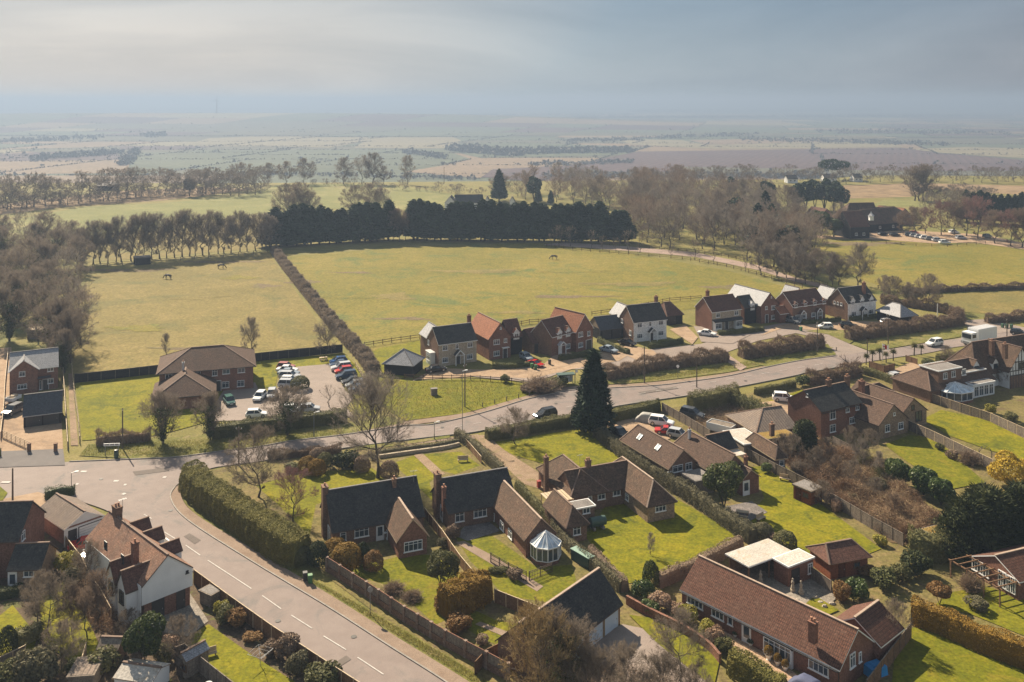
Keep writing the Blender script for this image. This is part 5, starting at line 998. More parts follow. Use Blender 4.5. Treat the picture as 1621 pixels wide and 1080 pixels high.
h.block(0, L, 0, 5.8, 2.3, 5.3, 'x', wall='brick_brown', roof='slate', fascia='fascia_dark'); h.door('S', 0, 0, 0, 2.6, 2.1, 'door_blue', 'timber_pale', 'garage_door', a=L-1.8); h.door('S', 0, 0, 0, 2.6, 2.1, 'door_blue', 'timber_pale', 'garage_door', a=L-4.8); h.door('S', 0, 0, 0, 2.6, 2.1, 'door_blue', 'timber_pale', 'garage_door', a=L-8.4); h.done()
h = House('bungalow', 'long red brick bungalow with ribbed brown pantile roof nearest the bottom right', 'bungalow', (1077, 934), (1327, 1061), 2.4); L = h.L; h.fascia = 'white'; h.ridge = 'ridge_light'
h.block(0, L, 0, 6.6, 2.4, 5.1, wall='brick_red', roof='pantile', oh=.26); h.block(L-4.6, L+.6, 6.62, 11.4, 2.4, 4.2, 'y', wall='brick_red', roof='pantile')
h.win('S', 0, 1100.5, 951, 2.2, 1.2, 4); h.win('S', 0, 1136.5, 970.5, 1.6, 1.15, 3); h.win('S', 0, 1156.5, 980.5, .65, 1.2, 1); h.door('S', 0, 1182, 1001, 1.0, 2.1, 'white', glazed=True); p = h.ray(1233, 1028, 'S', 0).x; h.flat(p-1.7, p+1.7, -.3, -.01, 2.05, 'render_white', 'slate', fascia='fascia_dark', oh=.05); h.win('S', -.3, 0, 0, 3.2, 1.4, 5, a=p, z=1.35); h.win('S', 0, 1296, 1055, 2.2, 1.2, 4)
h.chim(1287, 985, 5.5, .75, .6, 3.5, 'brick_red', 2); h.win('E', L, 1349, 1045, 1.0, 1.4, 2); h.win('E', L, 1361, 1040, .5, 1.0, 1); h.gutter(0, L, 0, 2.2)
m = MB(); p = h.ray(1182, 1001, 'S', 0).x; m.box((p, -.55, .08), (1.9, 1.0, .16)); m.build('doorstep', M['slabs_buff'], h.root); h.done()
# carport with garden kiosk
h = House('carport', 'white flat roofed carport with a small brick kiosk behind the long bungalow', 'carport', (1188, 898.5), (1253, 874.4), 2.5); L = h.L
a = h.loc(1151, 878, 2.5); d = a.y; m = MB(); m.prism([(-.2, -.2), (L+.2, -.2), (L+.2+a.x*.5, d+.2), (a.x*.7-.2, d+.2)], 2.42, 2.58, 1); m.poly([(-.15, -.15, 2.6), (L+.15, -.15, 2.6), (L+.15+a.x*.5, d+.15, 2.6), (a.x*.7-.15, d+.15, 2.6)])
m.build('roof', [M['felt_white'], M['white']], h.root)
for x, y in ((.1, .1), (L*.5, .1), (L-.1, .1), (.1, d-.2)): m = MB(); m.box((x, y, 1.2), (.14, .14, 2.4)); m.build('post', M['timber'], h.root)
m = MB(); m.box((L/2, d-.1, 1.2), (L-.4, .18, 2.4)); m.box((L-.1, d*.5, 1.2), (.18, d-.8, 2.4)); m.build('wall', M['brick_brown'], h.root)
h.flat(L*.55, L+1.2, -2.6, -.35, 2.55, 'brick_red', 'felt_white'); h.win('S', -2.6, 0, 0, .8, 1.2, 2, a=L+.6, z=1.4); h.door('S', -2.6, 0, 0, 1.2, 1.9, 'door_dark', 'door_dark', a=L*.55+1.2); h.done()
h = House('garden_bungalow', 'low tiled bungalow with white windows behind a timber pergola at right edge', 'bungalow', (1537, 880), (1612.5, 922.5), 2.4); L = h.L; h.fascia = 'white'; h.ridge = 'ridge_light'
h.block(0, L, 0, 14, 2.4, 4.0, 'y', wall='brick_red', roof='pantile', gwall='brick_red'); h.win('S', 0, 1548, 896, 1.6, 1.4, 4); h.win('S', 0, 1559, 903, 1.2, 1.3, 3); h.win('S', 0, 1587, 917, 1.1, 1.9, 3, door=True); h.win('S', 0, 1594, 922, 1.2, 1.9, 2, door=True); h.win('S', 0, 1602, 926, 1.0, 1.9, 3, door=True); h.done()
R0 = h
pg = thing('pergola', 'weathered timber pergola along the gable of the low bungalow at right', 'pergola', h.o, h.rz); m = MB()
for k in range(7): m.box((-.2+k*1.1, -1.7, 2.3), (.09, 3.5, .12))
m.build('rafter', M['timber'], pg)
for y in (-.25, -3.1): m = MB(); m.box((3.1, y, 2.17), (7.6, .12, .13)); m.build('beam', M['timber'], pg)
for x in (-.4, 2.0, 4.4, 6.6): m = MB(); m.box((x, -3.1, 1.05), (.13, .13, 2.1)); m.build('post', M['timber'], pg)
# ---- conservatories
def conservatory(label, px, py, r, wall_h, top_h, n=8, rz=0, sx=1.0):
    t = thing('conservatory', label, 'conservatory', G(px, py), rz); m = MB(); fr = MB(); gl = MB(); rg = MB(); rb = MB(); ri = .35
    A = [(r*sx*math.cos(6.2832*i/n+.39), r*math.sin(6.2832*i/n+.39)) for i in range(n)]
    m.prism(A, 0, .55); m.build('dwarf_wall', M['brick_red'], t)
    for i in range(n):
        a = A[i]; b = A[(i+1) % n]; fr.bar((a[0], a[1], .55), (a[0], a[1], wall_h), .11, .11); fr.bar((a[0], a[1], wall_h), (b[0], b[1], wall_h), .12, .14); fr.bar((a[0], a[1], .58), (b[0], b[1], .58), .12, .08)
        mx_ = ((a[0]+b[0])/2, (a[1]+b[1])/2); fr.bar((*mx_, .55), (*mx_, wall_h), .07, .07); gl.poly([(a[0]*.985, a[1]*.985, .55), (b[0]*.985, b[1]*.985, .55), (b[0]*.985, b[1]*.985, wall_h), (a[0]*.985, a[1]*.985, wall_h)])
        ta = (A[i][0]*.12, A[i][1]*.12, top_h); tb = (b[0]*.12, b[1]*.12, top_h); rg.poly([(a[0]*1.04, a[1]*1.04, wall_h+.06), (b[0]*1.04, b[1]*1.04, wall_h+.06), tb, ta])
        rb.bar((a[0]*1.05, a[1]*1.05, wall_h+.1), (ta[0], ta[1], top_h+.05), .09, .09); rb.bar((mx_[0]*1.04, mx_[1]*1.04, wall_h+.1), ((ta[0]+tb[0])/2, (ta[1]+tb[1])/2, top_h+.04), .06, .06); rb.bar((a[0]*1.05, a[1]*1.05, wall_h+.07), (b[0]*1.05, b[1]*1.05, wall_h+.07), .1, .1)
    f = fr.build('frame', M['white'], t, uv=False); gl.build('pane', M['glass'], f, uv=False); ro = rg.build('roof', M['glass_pale'], t, uv=False); rb.lathe([(.3, 0), (.2, .1), (.05, .25)], (0, 0, top_h), 8); rb.build('roof_bar', M['white'], ro, uv=False)
conservatory('white octagonal conservatory at the end of the cottage rear wing', 864, 886, 1.9, 2.15, 3.5, 8, .5)
conservatory('white conservatory with ribbed glass roof beside the flat roofed bungalow', 1512, 632, 3.0, 2.0, 3.2, 8, .4, 1.25)
# ---- sheds
def shed(label, A, B, ez, zr, dp, wall, roof, axis='x', ends='gg', name='shed', door=True, flat=False, oh=.15):
    h = House(name, label, name.replace('_', ' '), A, B, ez)
    if flat: h.flat(0, h.L, 0, dp, ez, wall, roof, fascia='timber_grey')
    else: h.block(0, h.L, 0, dp, ez, zr, axis, ends, wall, roof, oh, .1, thick=.07, fascia='timber')
    if door: h.door('S', 0, 0, 0, .8, min(1.8, ez-.2), wall, wall, a=h.L*.3); h.win('S', 0, 0, 0, .9, .6, 2, 'timber', False, a=h.L*.7, z=ez*.62)
    return h.done()
shed('long rust brown garden shed with flat felt roof on the lawn edge', (1254, 768), (1282, 779.5), 2.1, 2.4, 2.6, 'timber_red', 'felt', flat=True)
shed('brown hip roofed summerhouse beside the long lawn', (1317, 893), (1376, 882), 2.1, 3.4, 4.0, 'timber_red', 'tile_plum', ends='qq', name='summerhouse', oh=.4)
shed('small weathered shed with pale boarded roof in the lower left garden', (152, 1030), (184, 1031), 1.7, 2.4, 2.0, 'timber', 'timber_grey', 'x')
shed('tall narrow grey metal shed with bright ridge inside the panel fence', (276, 1040), (292, 1050), 1.9, 2.5, 2.6, 'timber_grey', 'slate_grey_lit', 'y')
shed('little green garden store beside the road fence', (313, 937), (331, 945), 1.5, 1.8, 1.4, 'timber_grey', 'felt', flat=True, door=False)
shed('white sheeted greenhouse shed at the bottom left', (178, 1075), (237, 1084), 1.7, 2.3, 3.0, 'white', 'felt_white', 'x', door=False)
shed('shed with corrugated pale roof at the bottom left edge', (106, 1075), (146, 1072), 1.8, 2.0, 3.0, 'timber_grey', 'corrug', flat=True, door=False)
shed('flat mossy roofed garage among the brambles', (1456, 839), (1500, 863), 2.2, 2.3, 5.0, 'timber_grey', 'moss_roof', flat=True, door=False)
shed('small shed with pale board roof in the garden beyond the new house', (42, 523), (68, 523), 2.2, 3.0, 3.2, 'timber_grey', 'timber_pale', door=False)
shed('low field shelter with pale roof under the tree row', (214, 409), (239, 407), 2.6, 3.0, 4.0, 'board_black', 'felt', flat=True, door=False, name='field_shelter')
shed('long low barn with white roof at the far left tree belt', (153, 294.5), (186, 293.5), 3.4, 5.0, 9, 'board_black', 'felt_white', door=False, name='barn')
# ---- farm beyond the conifers and the big barn complex at right
def far_b(label, A, B, ze, zr, dp, wall, roof, ends='gg', axis='x', name='farm_building'):
    h = House(name, label, 'building', A, B, ze); h.block(0, h.L, 0, dp, ze, zr, axis, ends, wall, roof, .3, .2)
    for k in range(2): h.win('S', 0, 0, 0, 1.2, 1.2, 2, a=h.L*(.3+.4*k), z=min(2.0, ze*.6))
    return h.done()
far_b('white gabled farmhouse showing above the conifer screen', (703, 322), (722, 322), 4.5, 8, 10, 'render_white', 'slate', axis='y')
far_b('long dark roofed farm range behind the conifer screen', (722, 322), (766, 321), 3.5, 7.5, 9, 'render_white', 'slate')
far_b('white gable end at the right of the farm range', (766, 322), (776, 322), 4.0, 7.5, 9, 'render_white', 'slate', axis='y')
far_b('white farm cottage furthest right behind the conifer screen', (806, 321), (816, 321), 4.0, 7, 8, 'render_white', 'slate', axis='y')
far_b('tall dark timber barn with brown roof above the far car park', (1347, 360), (1377, 359), 5.0, 11, 12, 'board_black', 'tile_plum')
far_b('long brown tiled barn range at the far right', (1336, 349), (1394, 348), 5.0, 12, 12, 'brick_red', 'tile_old', 'hg')
far_b('low brown tiled wing right of the dark barn', (1378, 356), (1430, 352), 3.5, 9.5, 12, 'board_black', 'tile_old')
far_b('small red brick gabled building behind the barn range', (1424, 341), (1442, 339), 3.5, 6.5, 14, 'brick_red', 'tile_red', axis='y')
far_b('long low tiled range set back right of the dark barn', (1392, 346), (1446, 344), 3.5, 8.0, 12, 'brick_red', 'tile_old', 'gh')
far_b('tiled stable wing at the front of the far barn group', (1318, 358), (1344, 361), 3.0, 7.5, 10, 'brick_red', 'tile_old', 'hg')
far_b('red brick farmhouse left of the far barns', (1272, 341), (1296, 345), 4.0, 8.0, 9, 'brick_red', 'tile_plum')
far_b('red tiled outbuilding beside the far farmhouse', (1282, 352), (1300, 352), 2.5, 6.0, 8, 'brick_red', 'tile_red', axis='y')
t = thing('cupola', 'white clock cupola on the far barn roof', 'cupola', G(1379, 349, 8.2)); m = MB(); m.box((0, 0, .9), (1.6, 1.6, 1.8)); m.build('turret', M['white'], t); m = MB(); m.lathe([(1.5, 0), (.5, 1.1), (.05, 2.0)], (0, 0, 1.8), 4); m.build('roof', M['lead'], t)
for i, (px, py, w_, lab) in enumerate(((1247, 283.5, 16, 'pale farmhouse beside the distant cedar'), (1305, 282, 20, 'long low farm shed right of the distant cedar'), (1352, 281.5, 14, 'small distant barn among bare trees'))):
    far_b(lab, (px, py), (px+w_, py), 3.0, 5.5, 8, 'render_white', 'slate')
# ================================================================ hedges
M['straw'] = leaf_mat('dead straw stems', [(.22, .15, .08), (.33, .24, .14), (.44, .33, .2)], .25, .9)
hedge('tall billowing clipped conifer hedge along the road bend', [(303, 768), (320, 790), (345, 808), (400, 845), (452, 880), (480, 892)], 4.3, 3.4, 'leyland', .17, 170, rough=.09, rnd=.5, hvar=.05)
hedge('low brown hedge behind the big bare tree along the main road', [(425, 728), (480, 722), (540, 718)], 1.4, 1.3, 'brown_leaf', .16, 60, twig=True)
hedge('mixed low hedge on the stone wall beside the main road', [(600, 722), (640, 716), (690, 710), (726, 703)], 1.0, 1.0, 'grey_green', .16, 60, rough=.3)
hedge('grey green hedge between the cottage garden and the earth drive', [(722, 694), (740, 705), (770, 730), (795, 752)], 1.3, 1.7, 'grey_green', .16, 70, rough=.2)
hedge('dark leafy hedge along the road in front of the bungalow lawn', [(770, 697), (820, 688), (870, 679), (918, 670)], 2.0, 1.9, 'olive', .17, 70, rough=.2)
hedge('dark leafy hedge right of the big spruce', [(966, 668), (1005, 659), (1042, 650)], 2.0, 2.0, 'olive', .17, 70, rough=.2)
hedge('long grey green hedge between the bungalow lawn and its neighbour', [(945, 690), (985, 722), (1020, 747), (1060, 772), (1110, 803), (1150, 832), (1192, 860)], 2.0, 2.0, 'grey_green', .18, 80, rough=.18)
hedge('brown hedge along the lower left side of the bungalow lawn', [(935, 882), (960, 908), (990, 938)], 1.3, 1.5, 'brown_leaf', .16, 70)
hedge('brown hedge behind the long pantiled bungalow', [(1040, 930), (1075, 915), (1110, 900), (1140, 884), (1172, 868)], 1.4, 1.6, 'brown_leaf', .16, 70)
hedge('narrow hedge beside the conservatory cottage wing', [(875, 842), (912, 880), (955, 915), (985, 938)], 1.3, 1.6, 'grey_green', .16, 70)
hedge('narrow hedge along the earth drive beside the cottage wing', [(818, 775), (845, 802), (874, 834)], 1.0, 1.4, 'olive', .16, 70)
hedge('big bronze clipped conifer block in the cottage garden', [(702, 978), (735, 962), (768, 944)], 3.4, 3.2, 'gold', .2, 90, rough=.2, rnd=.5, smooth=False)
hedge('square clipped hedge at the bottom of the bungalow drive', [(1158, 1062), (1200, 1086), (1240, 1110)], 2.3, 2.2, 'leyland', .18, 90, rough=.1)
hedge('long bronze topped clipped hedge at the right', [(1445, 985), (1500, 1005), (1560, 1032), (1640, 1062), (1740, 1100)], 2.0, 2.6, 'gold', .17, 90, rough=.1, rnd=.25)
for i, (ln, w_, h_, lab) in enumerate((([(958, 601), (1000, 592), (1040, 584), (1090, 578), (1150, 570)], 3.0, 2.4, 'long brown hedge between estate road and main road, left of the footpath gap'), ([(1173, 566), (1210, 562), (1255, 556), (1300, 549)], 3.6, 2.8, 'tall brown hedge right of the footpath gap by the estate road'), ([(1342, 538), (1400, 530), (1460, 522), (1522, 513)], 3.2, 2.6, 'long brown hedge right of the estate junction'))):
    hedge(lab, ln, w_, h_, 'brown_leaf', .22, 55, rough=.25, twig=True)
for ln, lab in (([(780, 583), (812, 583), (838, 580)], 'low dark hedge in front of the orange tiled house'), ([(885, 571), (912, 567), (940, 561)], 'low dark hedge in front of the two dormer house'), ([(948, 541), (970, 552), (995, 561)], 'dark hedge beside the drive left of the white house'), ([(1028, 552), (1055, 548), (1080, 543)], 'low dark hedge in front of the white boarded house'), ([(1137, 531), (1170, 529), (1208, 524)], 'dark hedge in front of the cream fronted lean-to house'), ([(1270, 514), (1300, 512), (1330, 509)], 'low hedge in front of the joined brick houses'), ([(1345, 508), (1390, 503)], 'low planting in front of the white three dormer house')):
    hedge(lab, ln, 1.4, 1.1, 'box_green', .2, 50, rough=.2)
hedge('brown beech hedge with ragged top beside the road sign', [(153, 706), (195, 702), (238, 698)], 1.5, 2.1, 'brown_leaf', .16, 60, rough=.25, twig=True)
hedge('dark green hedge between the car park and the main road', [(335, 694), (400, 685), (470, 677), (548, 667)], 2.4, 2.3, 'olive', .18, 65, rough=.22)
hedge('long brown field hedge running between the two paddocks', [(434, 399), (455, 427), (490, 470), (517, 503), (547, 538), (575, 568), (592, 592)], 2.8, 2.2, 'twig', .26, 45, rough=.18, twig=True)
hedge('dark thin hedge across the far right fields', [(1430, 466), (1500, 462), (1621, 458), (1760, 455)], 1.6, 1.8, 'brown_leaf', .3, 30, twig=True)
hedge('brown hedge behind the lorry at the right', [(1562, 512), (1600, 508), (1660, 500)], 2.2, 2.0, 'brown_leaf', .25, 40, twig=True)
hedge('brown scrubby hedge behind the east end barn', [(1395, 480), (1440, 486), (1500, 496), (1520, 508)], 2.6, 2.2, 'brown_leaf', .25, 40, rough=.3, twig=True)
hedge('bushy olive hedge at the brambly bungalow entrance', [(1093, 650), (1125, 644), (1165, 635)], 3.2, 3.0, 'olive', .2, 60, rough=.3)
hedge('olive hedge running back beside the white SUV drive', [(1150, 637), (1190, 652), (1235, 674)], 2.4, 2.4, 'olive', .2, 60, rough=.3)
hedge('short clipped hedge along the verge beside the white SUV', [(1196, 626), (1225, 620), (1258, 613)], 1.3, 1.4, 'olive', .18, 60)
hedge('brown hedge along the road in front of the brick house', [(1280, 610), (1315, 603), (1360, 594)], 2.4, 2.3, 'brown_leaf', .2, 55, rough=.3, twig=True)
hedge('green hedge between the brick house and the palm garden', [(1366, 592), (1395, 600), (1425, 612)], 1.5, 1.5, 'olive', .18, 60)
hedge('dark hedge in front of the half timbered house', [(1484, 573), (1520, 567), (1556, 558)], 1.6, 1.6, 'olive', .18, 60)
hedge('dark low hedge below the pond in the lower left garden', [(-20, 945), (10, 948), (34, 940)], 1.6, 1.2, 'yew', .16, 70)
hedge('green bank of clipped shrubs in the lower left garden', [(24, 1024), (46, 1020), (62, 1006)], 2.2, 1.5, 'olive', .17, 70, rough=.25)
hedge('ivy covered fence line behind the garage at the road bend', [(72, 792), (92, 786), (118, 784)], 1.0, 1.4, 'leaf', .16, 70, rough=.3)
hedge('narrow dark hedge beside the tall brick wing drive', [(1, 722), (-40, 732)], 1.0, 1.2, 'olive', .16, 60)
hedge('overgrown leafy hedge behind the mossy roofed garage', [(1440, 880), (1465, 884), (1500, 880), (1530, 872)], 3.4, 3.0, 'olive', .2, 60, rough=.35)
# ================================================================ individual trees near the camera
tree('multi', 598, 757, 15.0, 'large bare twin trunked tree between the road and the slate cottage', 1.0)
tree('bare_c', 409, 788, 9.6, 'bare spreading tree just behind the tall clipped hedge', 1.0)
tree('pink', 464, 829, 7.2, 'small pink budding tree beside the slate cottage lawn', 1.0)
tree('ivy_a', 258, 703, 8.4, 'ivy clad bare tree on the verge in front of the hipped brick building', 1.0)
tree('ivy_b', 333, 697, 8.0, 'narrower ivy clad tree on the verge with leaning trunk', .95)
tree('ivy_a', 455, 689, 8.0, 'spreading ivy clad tree in front of the car park', 1.15, rz=2)
tree('small', 521, 645, 4.2, 'small bare tree at the edge of the car park', 1.0)
tree('bare_b', 516, 563, 8.4, 'bare tree by the field hedge at the car park corner', 1.0)
tree('bare_b', 397, 562, 8.2, 'bare tree right of the hipped brick building', .8, rz=1)
tree('tall_a', 263, 568, 5.4, 'thin bare sapling behind the hipped brick building', .8)
tree('spruce', 939, 684, 14.4, 'tall dark spruce beside the main road', 1.0, name='spruce')
tree('bare_c', 815, 703, 5.8, 'small bare tree on the bungalow front lawn', 1.1)
tree('pollard', 1346, 588, 4.0, 'pollarded stubby bare tree beside the road', 1.1)
tree('evergreen', 1146, 806, 7.4, 'round dense evergreen tree between bungalow and lawn', .98, name='evergreen_tree')
tree('column', 1275, 724, 6.0, 'dark columnar yew in the brambles', .95, name='yew_tree')
tree('willow', 1600, 775, 6.0, 'bright yellow shooting willow at the right edge', 1.0, name='willow_tree', rz=1)
for i, (px, py, h_) in enumerate(((1530, 880, 7.4), (1575, 872, 7.8), (1625, 864, 8.0), (1560, 850, 6.8), (1670, 880, 8))): tree('bigyew', px, py, h_, 'massive dark evergreen in the clump above the low pergola bungalow', .95, 'dark evergreen clump', 'evergreen_tree')
tree('laurel', 1420, 768, 4.4, 'glossy laurel bush left of the pair below the brick house lawn', 1.0, name='laurel_tree'); tree('laurel', 1462, 785, 4.6, 'glossy laurel bush in the middle below the brick house lawn', 1.0, name='laurel_tree'); tree('laurel', 1490, 800, 4.2, 'glossy laurel bush beside the dark evergreen clump', 1.0, name='laurel_tree')
tree('mushroom', 697, 928, 4.7, 'mushroom shaped clipped evergreen on the cottage lawn', .92, name='evergreen_tree')
tree('lollipop', 1487, 958, 2.6, 'small orange ball headed tree above the long bronze hedge', .95)
tree('bushy', 1416, 1018, 4.4, 'pruned bare willow with fan of stems beside the red roofed wing', .7)
tree('gold', 852, 1118, 9.0, 'golden twigged tree in front of the double garage', .9); tree('ivy_b', 895, 1108, 8.2, 'ivy covered tangled tree in front of the double garage doors', 1.05, rz=.5)
tree('bushy', 925, 1130, 6.2, 'brown bushy tree at the bottom centre edge', .9); tree('bushy', 985, 1140, 6.6, 'thin brown thicket beside the tarmac turning area', .9); tree('bare_c', 1075, 1080, 6.6, 'bare thin tree on the grass beside the tarmac turning area', 1.0); tree('bushy', 1045, 1140, 5.6, 'dense twiggy bush at the bottom edge below the tarmac', 1.0); tree('bushy', 1095, 1142, 4.6, 'small twiggy bush by the square clipped hedge', .9)
tree('evergreen', 226, 1060, 6.0, 'dark leafy evergreen below the white cottage', .85, name='evergreen_tree'); tree('bushy', 283, 1046, 4.2, 'brown budded tree below the white cottage gable', .95)
tree('red_a', 156, 990, 5.6, 'reddish bare tree beside the white cottage deck', .95); tree('red_a', 138, 1010, 5.0, 'dark tangled bare tree left of the white cottage', .95, rz=1.2); tree('bushy', 204, 1012, 3.0, 'brown bushy tree close under the white cottage wall', .9); tree('bare_c', 78, 1008, 6.6, 'bare fruit tree in the lower left lawn', .9); tree('red_a', 114, 1006, 5.0, 'slender reddish tree in the lower left lawn', .7, rz=2); tree('bare_a', 60, 985, 5.2, 'bare shrubby tree beside the brick extension', .8); tree('bushy', 97, 1062, 4.6, 'bare bushy tree at the bottom of the lower left lawn', .9); tree('bare_a', 135, 935, 5.5, 'bare tree behind the pale leafed shrub at the fence', .8)
tree('bare_b', 1040, 910, 2.8, 'thin bare sapling on the wide bungalow lawn', .55, at=(G(1030, 880).x, G(1030, 880).y))
for px, py, h_, k, lab in ((1300, 800, 3.4, 'bushy', 'brown bramble tree behind the rust shed'), (1240, 725, 3.6, 'bushy', 'bare bushy tree beside the columnar yew'), (1310, 730, 3.6, 'bushy', 'bare bushy tree right of the columnar yew'), (1345, 715, 4.0, 'bare_a', 'grey twigged tree under the two storey brick house'), (1375, 722, 4.2, 'bare_c', 'spreading grey tree in front of the low tiled wings'), (1395, 760, 4.2, 'bare_b', 'tall bare shrub left of the laurels'), (1350, 770, 3.6, 'bushy', 'bramble thicket tree in the middle of the waste plot'), (1290, 752, 4.2, 'bare_a', 'grey bare tree over the fence near the rust shed'), (1325, 757, 3.4, 'red_a', 'reddish bare sapling in the left of the waste plot'), (1385, 790, 3.0, 'bushy', 'low bare bush at the long fence in the waste plot'), (1415, 820, 3.2, 'red_a', 'reddish bush tree low in the waste plot'), (1255, 735, 4.6, 'bare_c', 'broad bare tree left of the columnar yew'), (1365, 745, 4.6, 'bare_b', 'upright bare tree among the brambles')): tree(k, px, py, h_, lab, .9)
tree('bushy', 1586, 612, 3.6, 'golden brown shrub tree beside the glass conservatory', .8); tree('bare_c', 1500, 575, 3.6, 'bare round tree on the verge behind the white car', 1.0)
# palms
pm = MB(); pm.tube((0, 0, 0), (.1, 0, 1.9), .14, .10, 7); pt_me = pm.mesh('trunk', M['bark']); r_ = np.random.default_rng(5); n = 260; a = r_.uniform(0, 6.28, n); e = r_.uniform(-.6, 1.3, n)
pc_me = np_mesh('crown', np_slivers(np.tile([.1, 0, 1.95], (n, 1)), np.stack([np.cos(a)*np.cos(e), np.sin(a)*np.cos(e), np.sin(e)], 1), r_.uniform(.7, 1.2, (n, 1)), .10, r_), 3, M['olive'])
for i, (px, py) in enumerate(((1371, 577), (1381, 573), (1393, 571), (1403, 574), (1414, 571), (1447, 563), (1458, 562))):
    t = thing('palm_tree', 'small spiky palm in the row behind the road fence', 'palm tree', G(px, py), i*1.1, 'small palms beside the road', (.9+.1*(i % 3),)*3); link('trunk', pt_me, t); link('crown', pc_me, t)
# ================================================================ shrubs
S_ = shrub
S_('olive', 'clipped', 476, 893, 2.6, 2.3, 'round green clipped shrub at the end of the tall hedge'); S_('yew', 'clipped', 503, 896, 2.6, 3.0, 'taller dark clipped shrub beside the wheelie bins'); S_('gold', 'clipped', 531, 886, 3.4, 2.6, 'bronze clipped dome nearest the slate cottage wall'); S_('gold', 'clipped', 549, 898, 4.0, 2.9, 'larger bronze clipped dome behind the panel wall'); S_('yew', 'clipped', 574, 893, 1.9, 2.7, 'dark upright clipped shrub right of the bronze domes'); S_('orange', 'clipped', 591, 903, 2.5, 2.4, 'red brown rounded shrub by the garden wall')
S_('gold', 'clipped', 487, 747, 3.0, 2.4, 'bronze round shrub left of the pair below the main road'); S_('gold', 'clipped', 501, 752, 3.0, 2.4, 'bronze round shrub right of the pair below the main road'); S_('olive', 'clipped', 514, 741, 2.6, 2.4, 'dull green round shrub behind the bronze pair'); S_('brown_leaf', 'clipped', 503, 729, 2.8, 2.0, 'brown round shrub at the roadside hedge'); S_('yew', 'leafy', 548, 742, 6.4, 3.4, 'dark spreading juniper below the big bare tree', d=4); S_('brown_leaf', 'clipped', 573, 748, 2.6, 2.6, 'purple brown upright shrub beside the juniper'); S_('brown_leaf', 'clipped', 616, 757, 3.0, 2.6, 'purple brown shrub right of the big bare tree'); S_('olive', 'leafy', 463, 745, 3.2, 1.6, 'low mixed green shrub beside the clipped bronze pair')
S_('brown_leaf', 'twiggy', 623, 938, 2.6, 1.4, 'low brown shrub on the cottage lawn near the wall'); S_('brown_leaf', 'twiggy', 652, 950, 2.4, 1.2, 'small bare shrub on the lawn beside the wall panels'); S_('orange', 'leafy', 700, 965, 2.6, 1.8, 'orange brown shrub tucked behind the wall'); S_('orange', 'leafy', 727, 1000, 3.4, 2.2, 'rust brown shrub beside the bronze block'); S_('brown_leaf', 'leafy', 763, 1020, 1.8, 1.2, 'small rust ball shrub by the end of the wall')
S_('brown_leaf', 'leafy', 718, 852, 2.6, 2.2, 'brown climber mound at the cottage fence'); S_('grey_green', 'leafy', 700, 868, 1.6, 1.6, 'small pale shrub at the cottage fence'); S_('olive', 'leafy', 790, 908, 3.2, 1.0, 'low bed of green plants below the trellis', d=1.6); S_('brown_leaf', 'leafy', 815, 917, 2.4, 1.6, 'brown shrub at the corner of the trellis')
S_('olive', 'clipped', 475, 616, 3.8, 2.6, 'square dark clipped bush in the car park'); S_('box_green', 'leafy', 800, 606, 2.4, 2.0, 'round green bush in the rail fence'); S_('brown_leaf', 'twiggy', 855, 620, 6.5, 3.4, 'brown bushy thicket left of the bus shelter'); S_('brown_leaf', 'leafy', 833, 621, 3.0, 1.8, 'small brown bush at the end of the rail fence'); S_('olive', 'leafy', 884, 613, 5, 2.4, 'dark green bush behind the bus shelter')
S_('laurel', 'leafy', 1015, 945, 3.2, 2.4, 'dark laurel bush beside the double garage'); S_('leaf', 'clipped', 1030, 928, 2.0, 3.0, 'small pointed dark conifer shrub'); S_('pale_flower', 'leafy', 1045, 965, 3.0, 2.2, 'pale pink flowering shrub by the brick wall'); S_('laurel', 'leafy', 1030, 970, 2.6, 1.8, 'dark shrub under the pale flowering one'); S_('pale_flower', 'leafy', 1072, 975, 2.2, 1.8, 'pink shrub left of the yellow variegated ones'); S_('yellow_green', 'leafy', 1088, 985, 2.8, 2.2, 'bright yellow variegated shrub by the brick wall'); S_('yellow_green', 'leafy', 1120, 1006, 2.4, 2.0, 'second yellow variegated shrub by the brick path'); S_('pale_flower', 'leafy', 1134, 1020, 2.4, 2.2, 'pink flowering shrub near the front door'); S_('olive', 'leafy', 1146, 1032, 2.4, 1.8, 'green shrub above the square clipped hedge')
S_('grey_green', 'clipped', 1208, 852, 2.8, 2.0, 'grey green round shrub by the garden path'); S_('olive', 'clipped', 1243, 868, 3.0, 2.2, 'dark round shrub behind the carport'); S_('brown_leaf', 'leafy', 1226, 860, 2.2, 1.6, 'brown shrub between two round ones')
S_('orange', 'leafy', 1332, 952, 2.8, 2.8, 'orange brown upright shrub beside the summerhouse'); S_('laurel', 'leafy', 1356, 948, 3.2, 2.8, 'dark glossy shrub beside the summerhouse'); S_('box_green', 'leafy', 1400, 930, 4.0, 2.6, 'mossy green shrub right of the summerhouse'); S_('olive', 'leafy', 1425, 918, 3.6, 2.4, 'olive shrub in the shade below the mossy roof'); S_('yew', 'leafy', 1448, 908, 4.2, 3.2, 'dark shrub mass below the mossy roof'); S_('orange', 'leafy', 1375, 912, 3.0, 1.4, 'low orange bracken bed by the summerhouse'); S_('yellow_green', 'leafy', 1392, 862, 2.2, 1.6, 'small lime green shrub at the end of the lawn'); S_('brown_leaf', 'twiggy', 1537, 936, 2.8, 2.4, 'tan feathery shrub in front of the pergola'); S_('grey_green', 'leafy', 1545, 965, 3.0, 1.6, 'tan grassy shrub below the pergola deck')
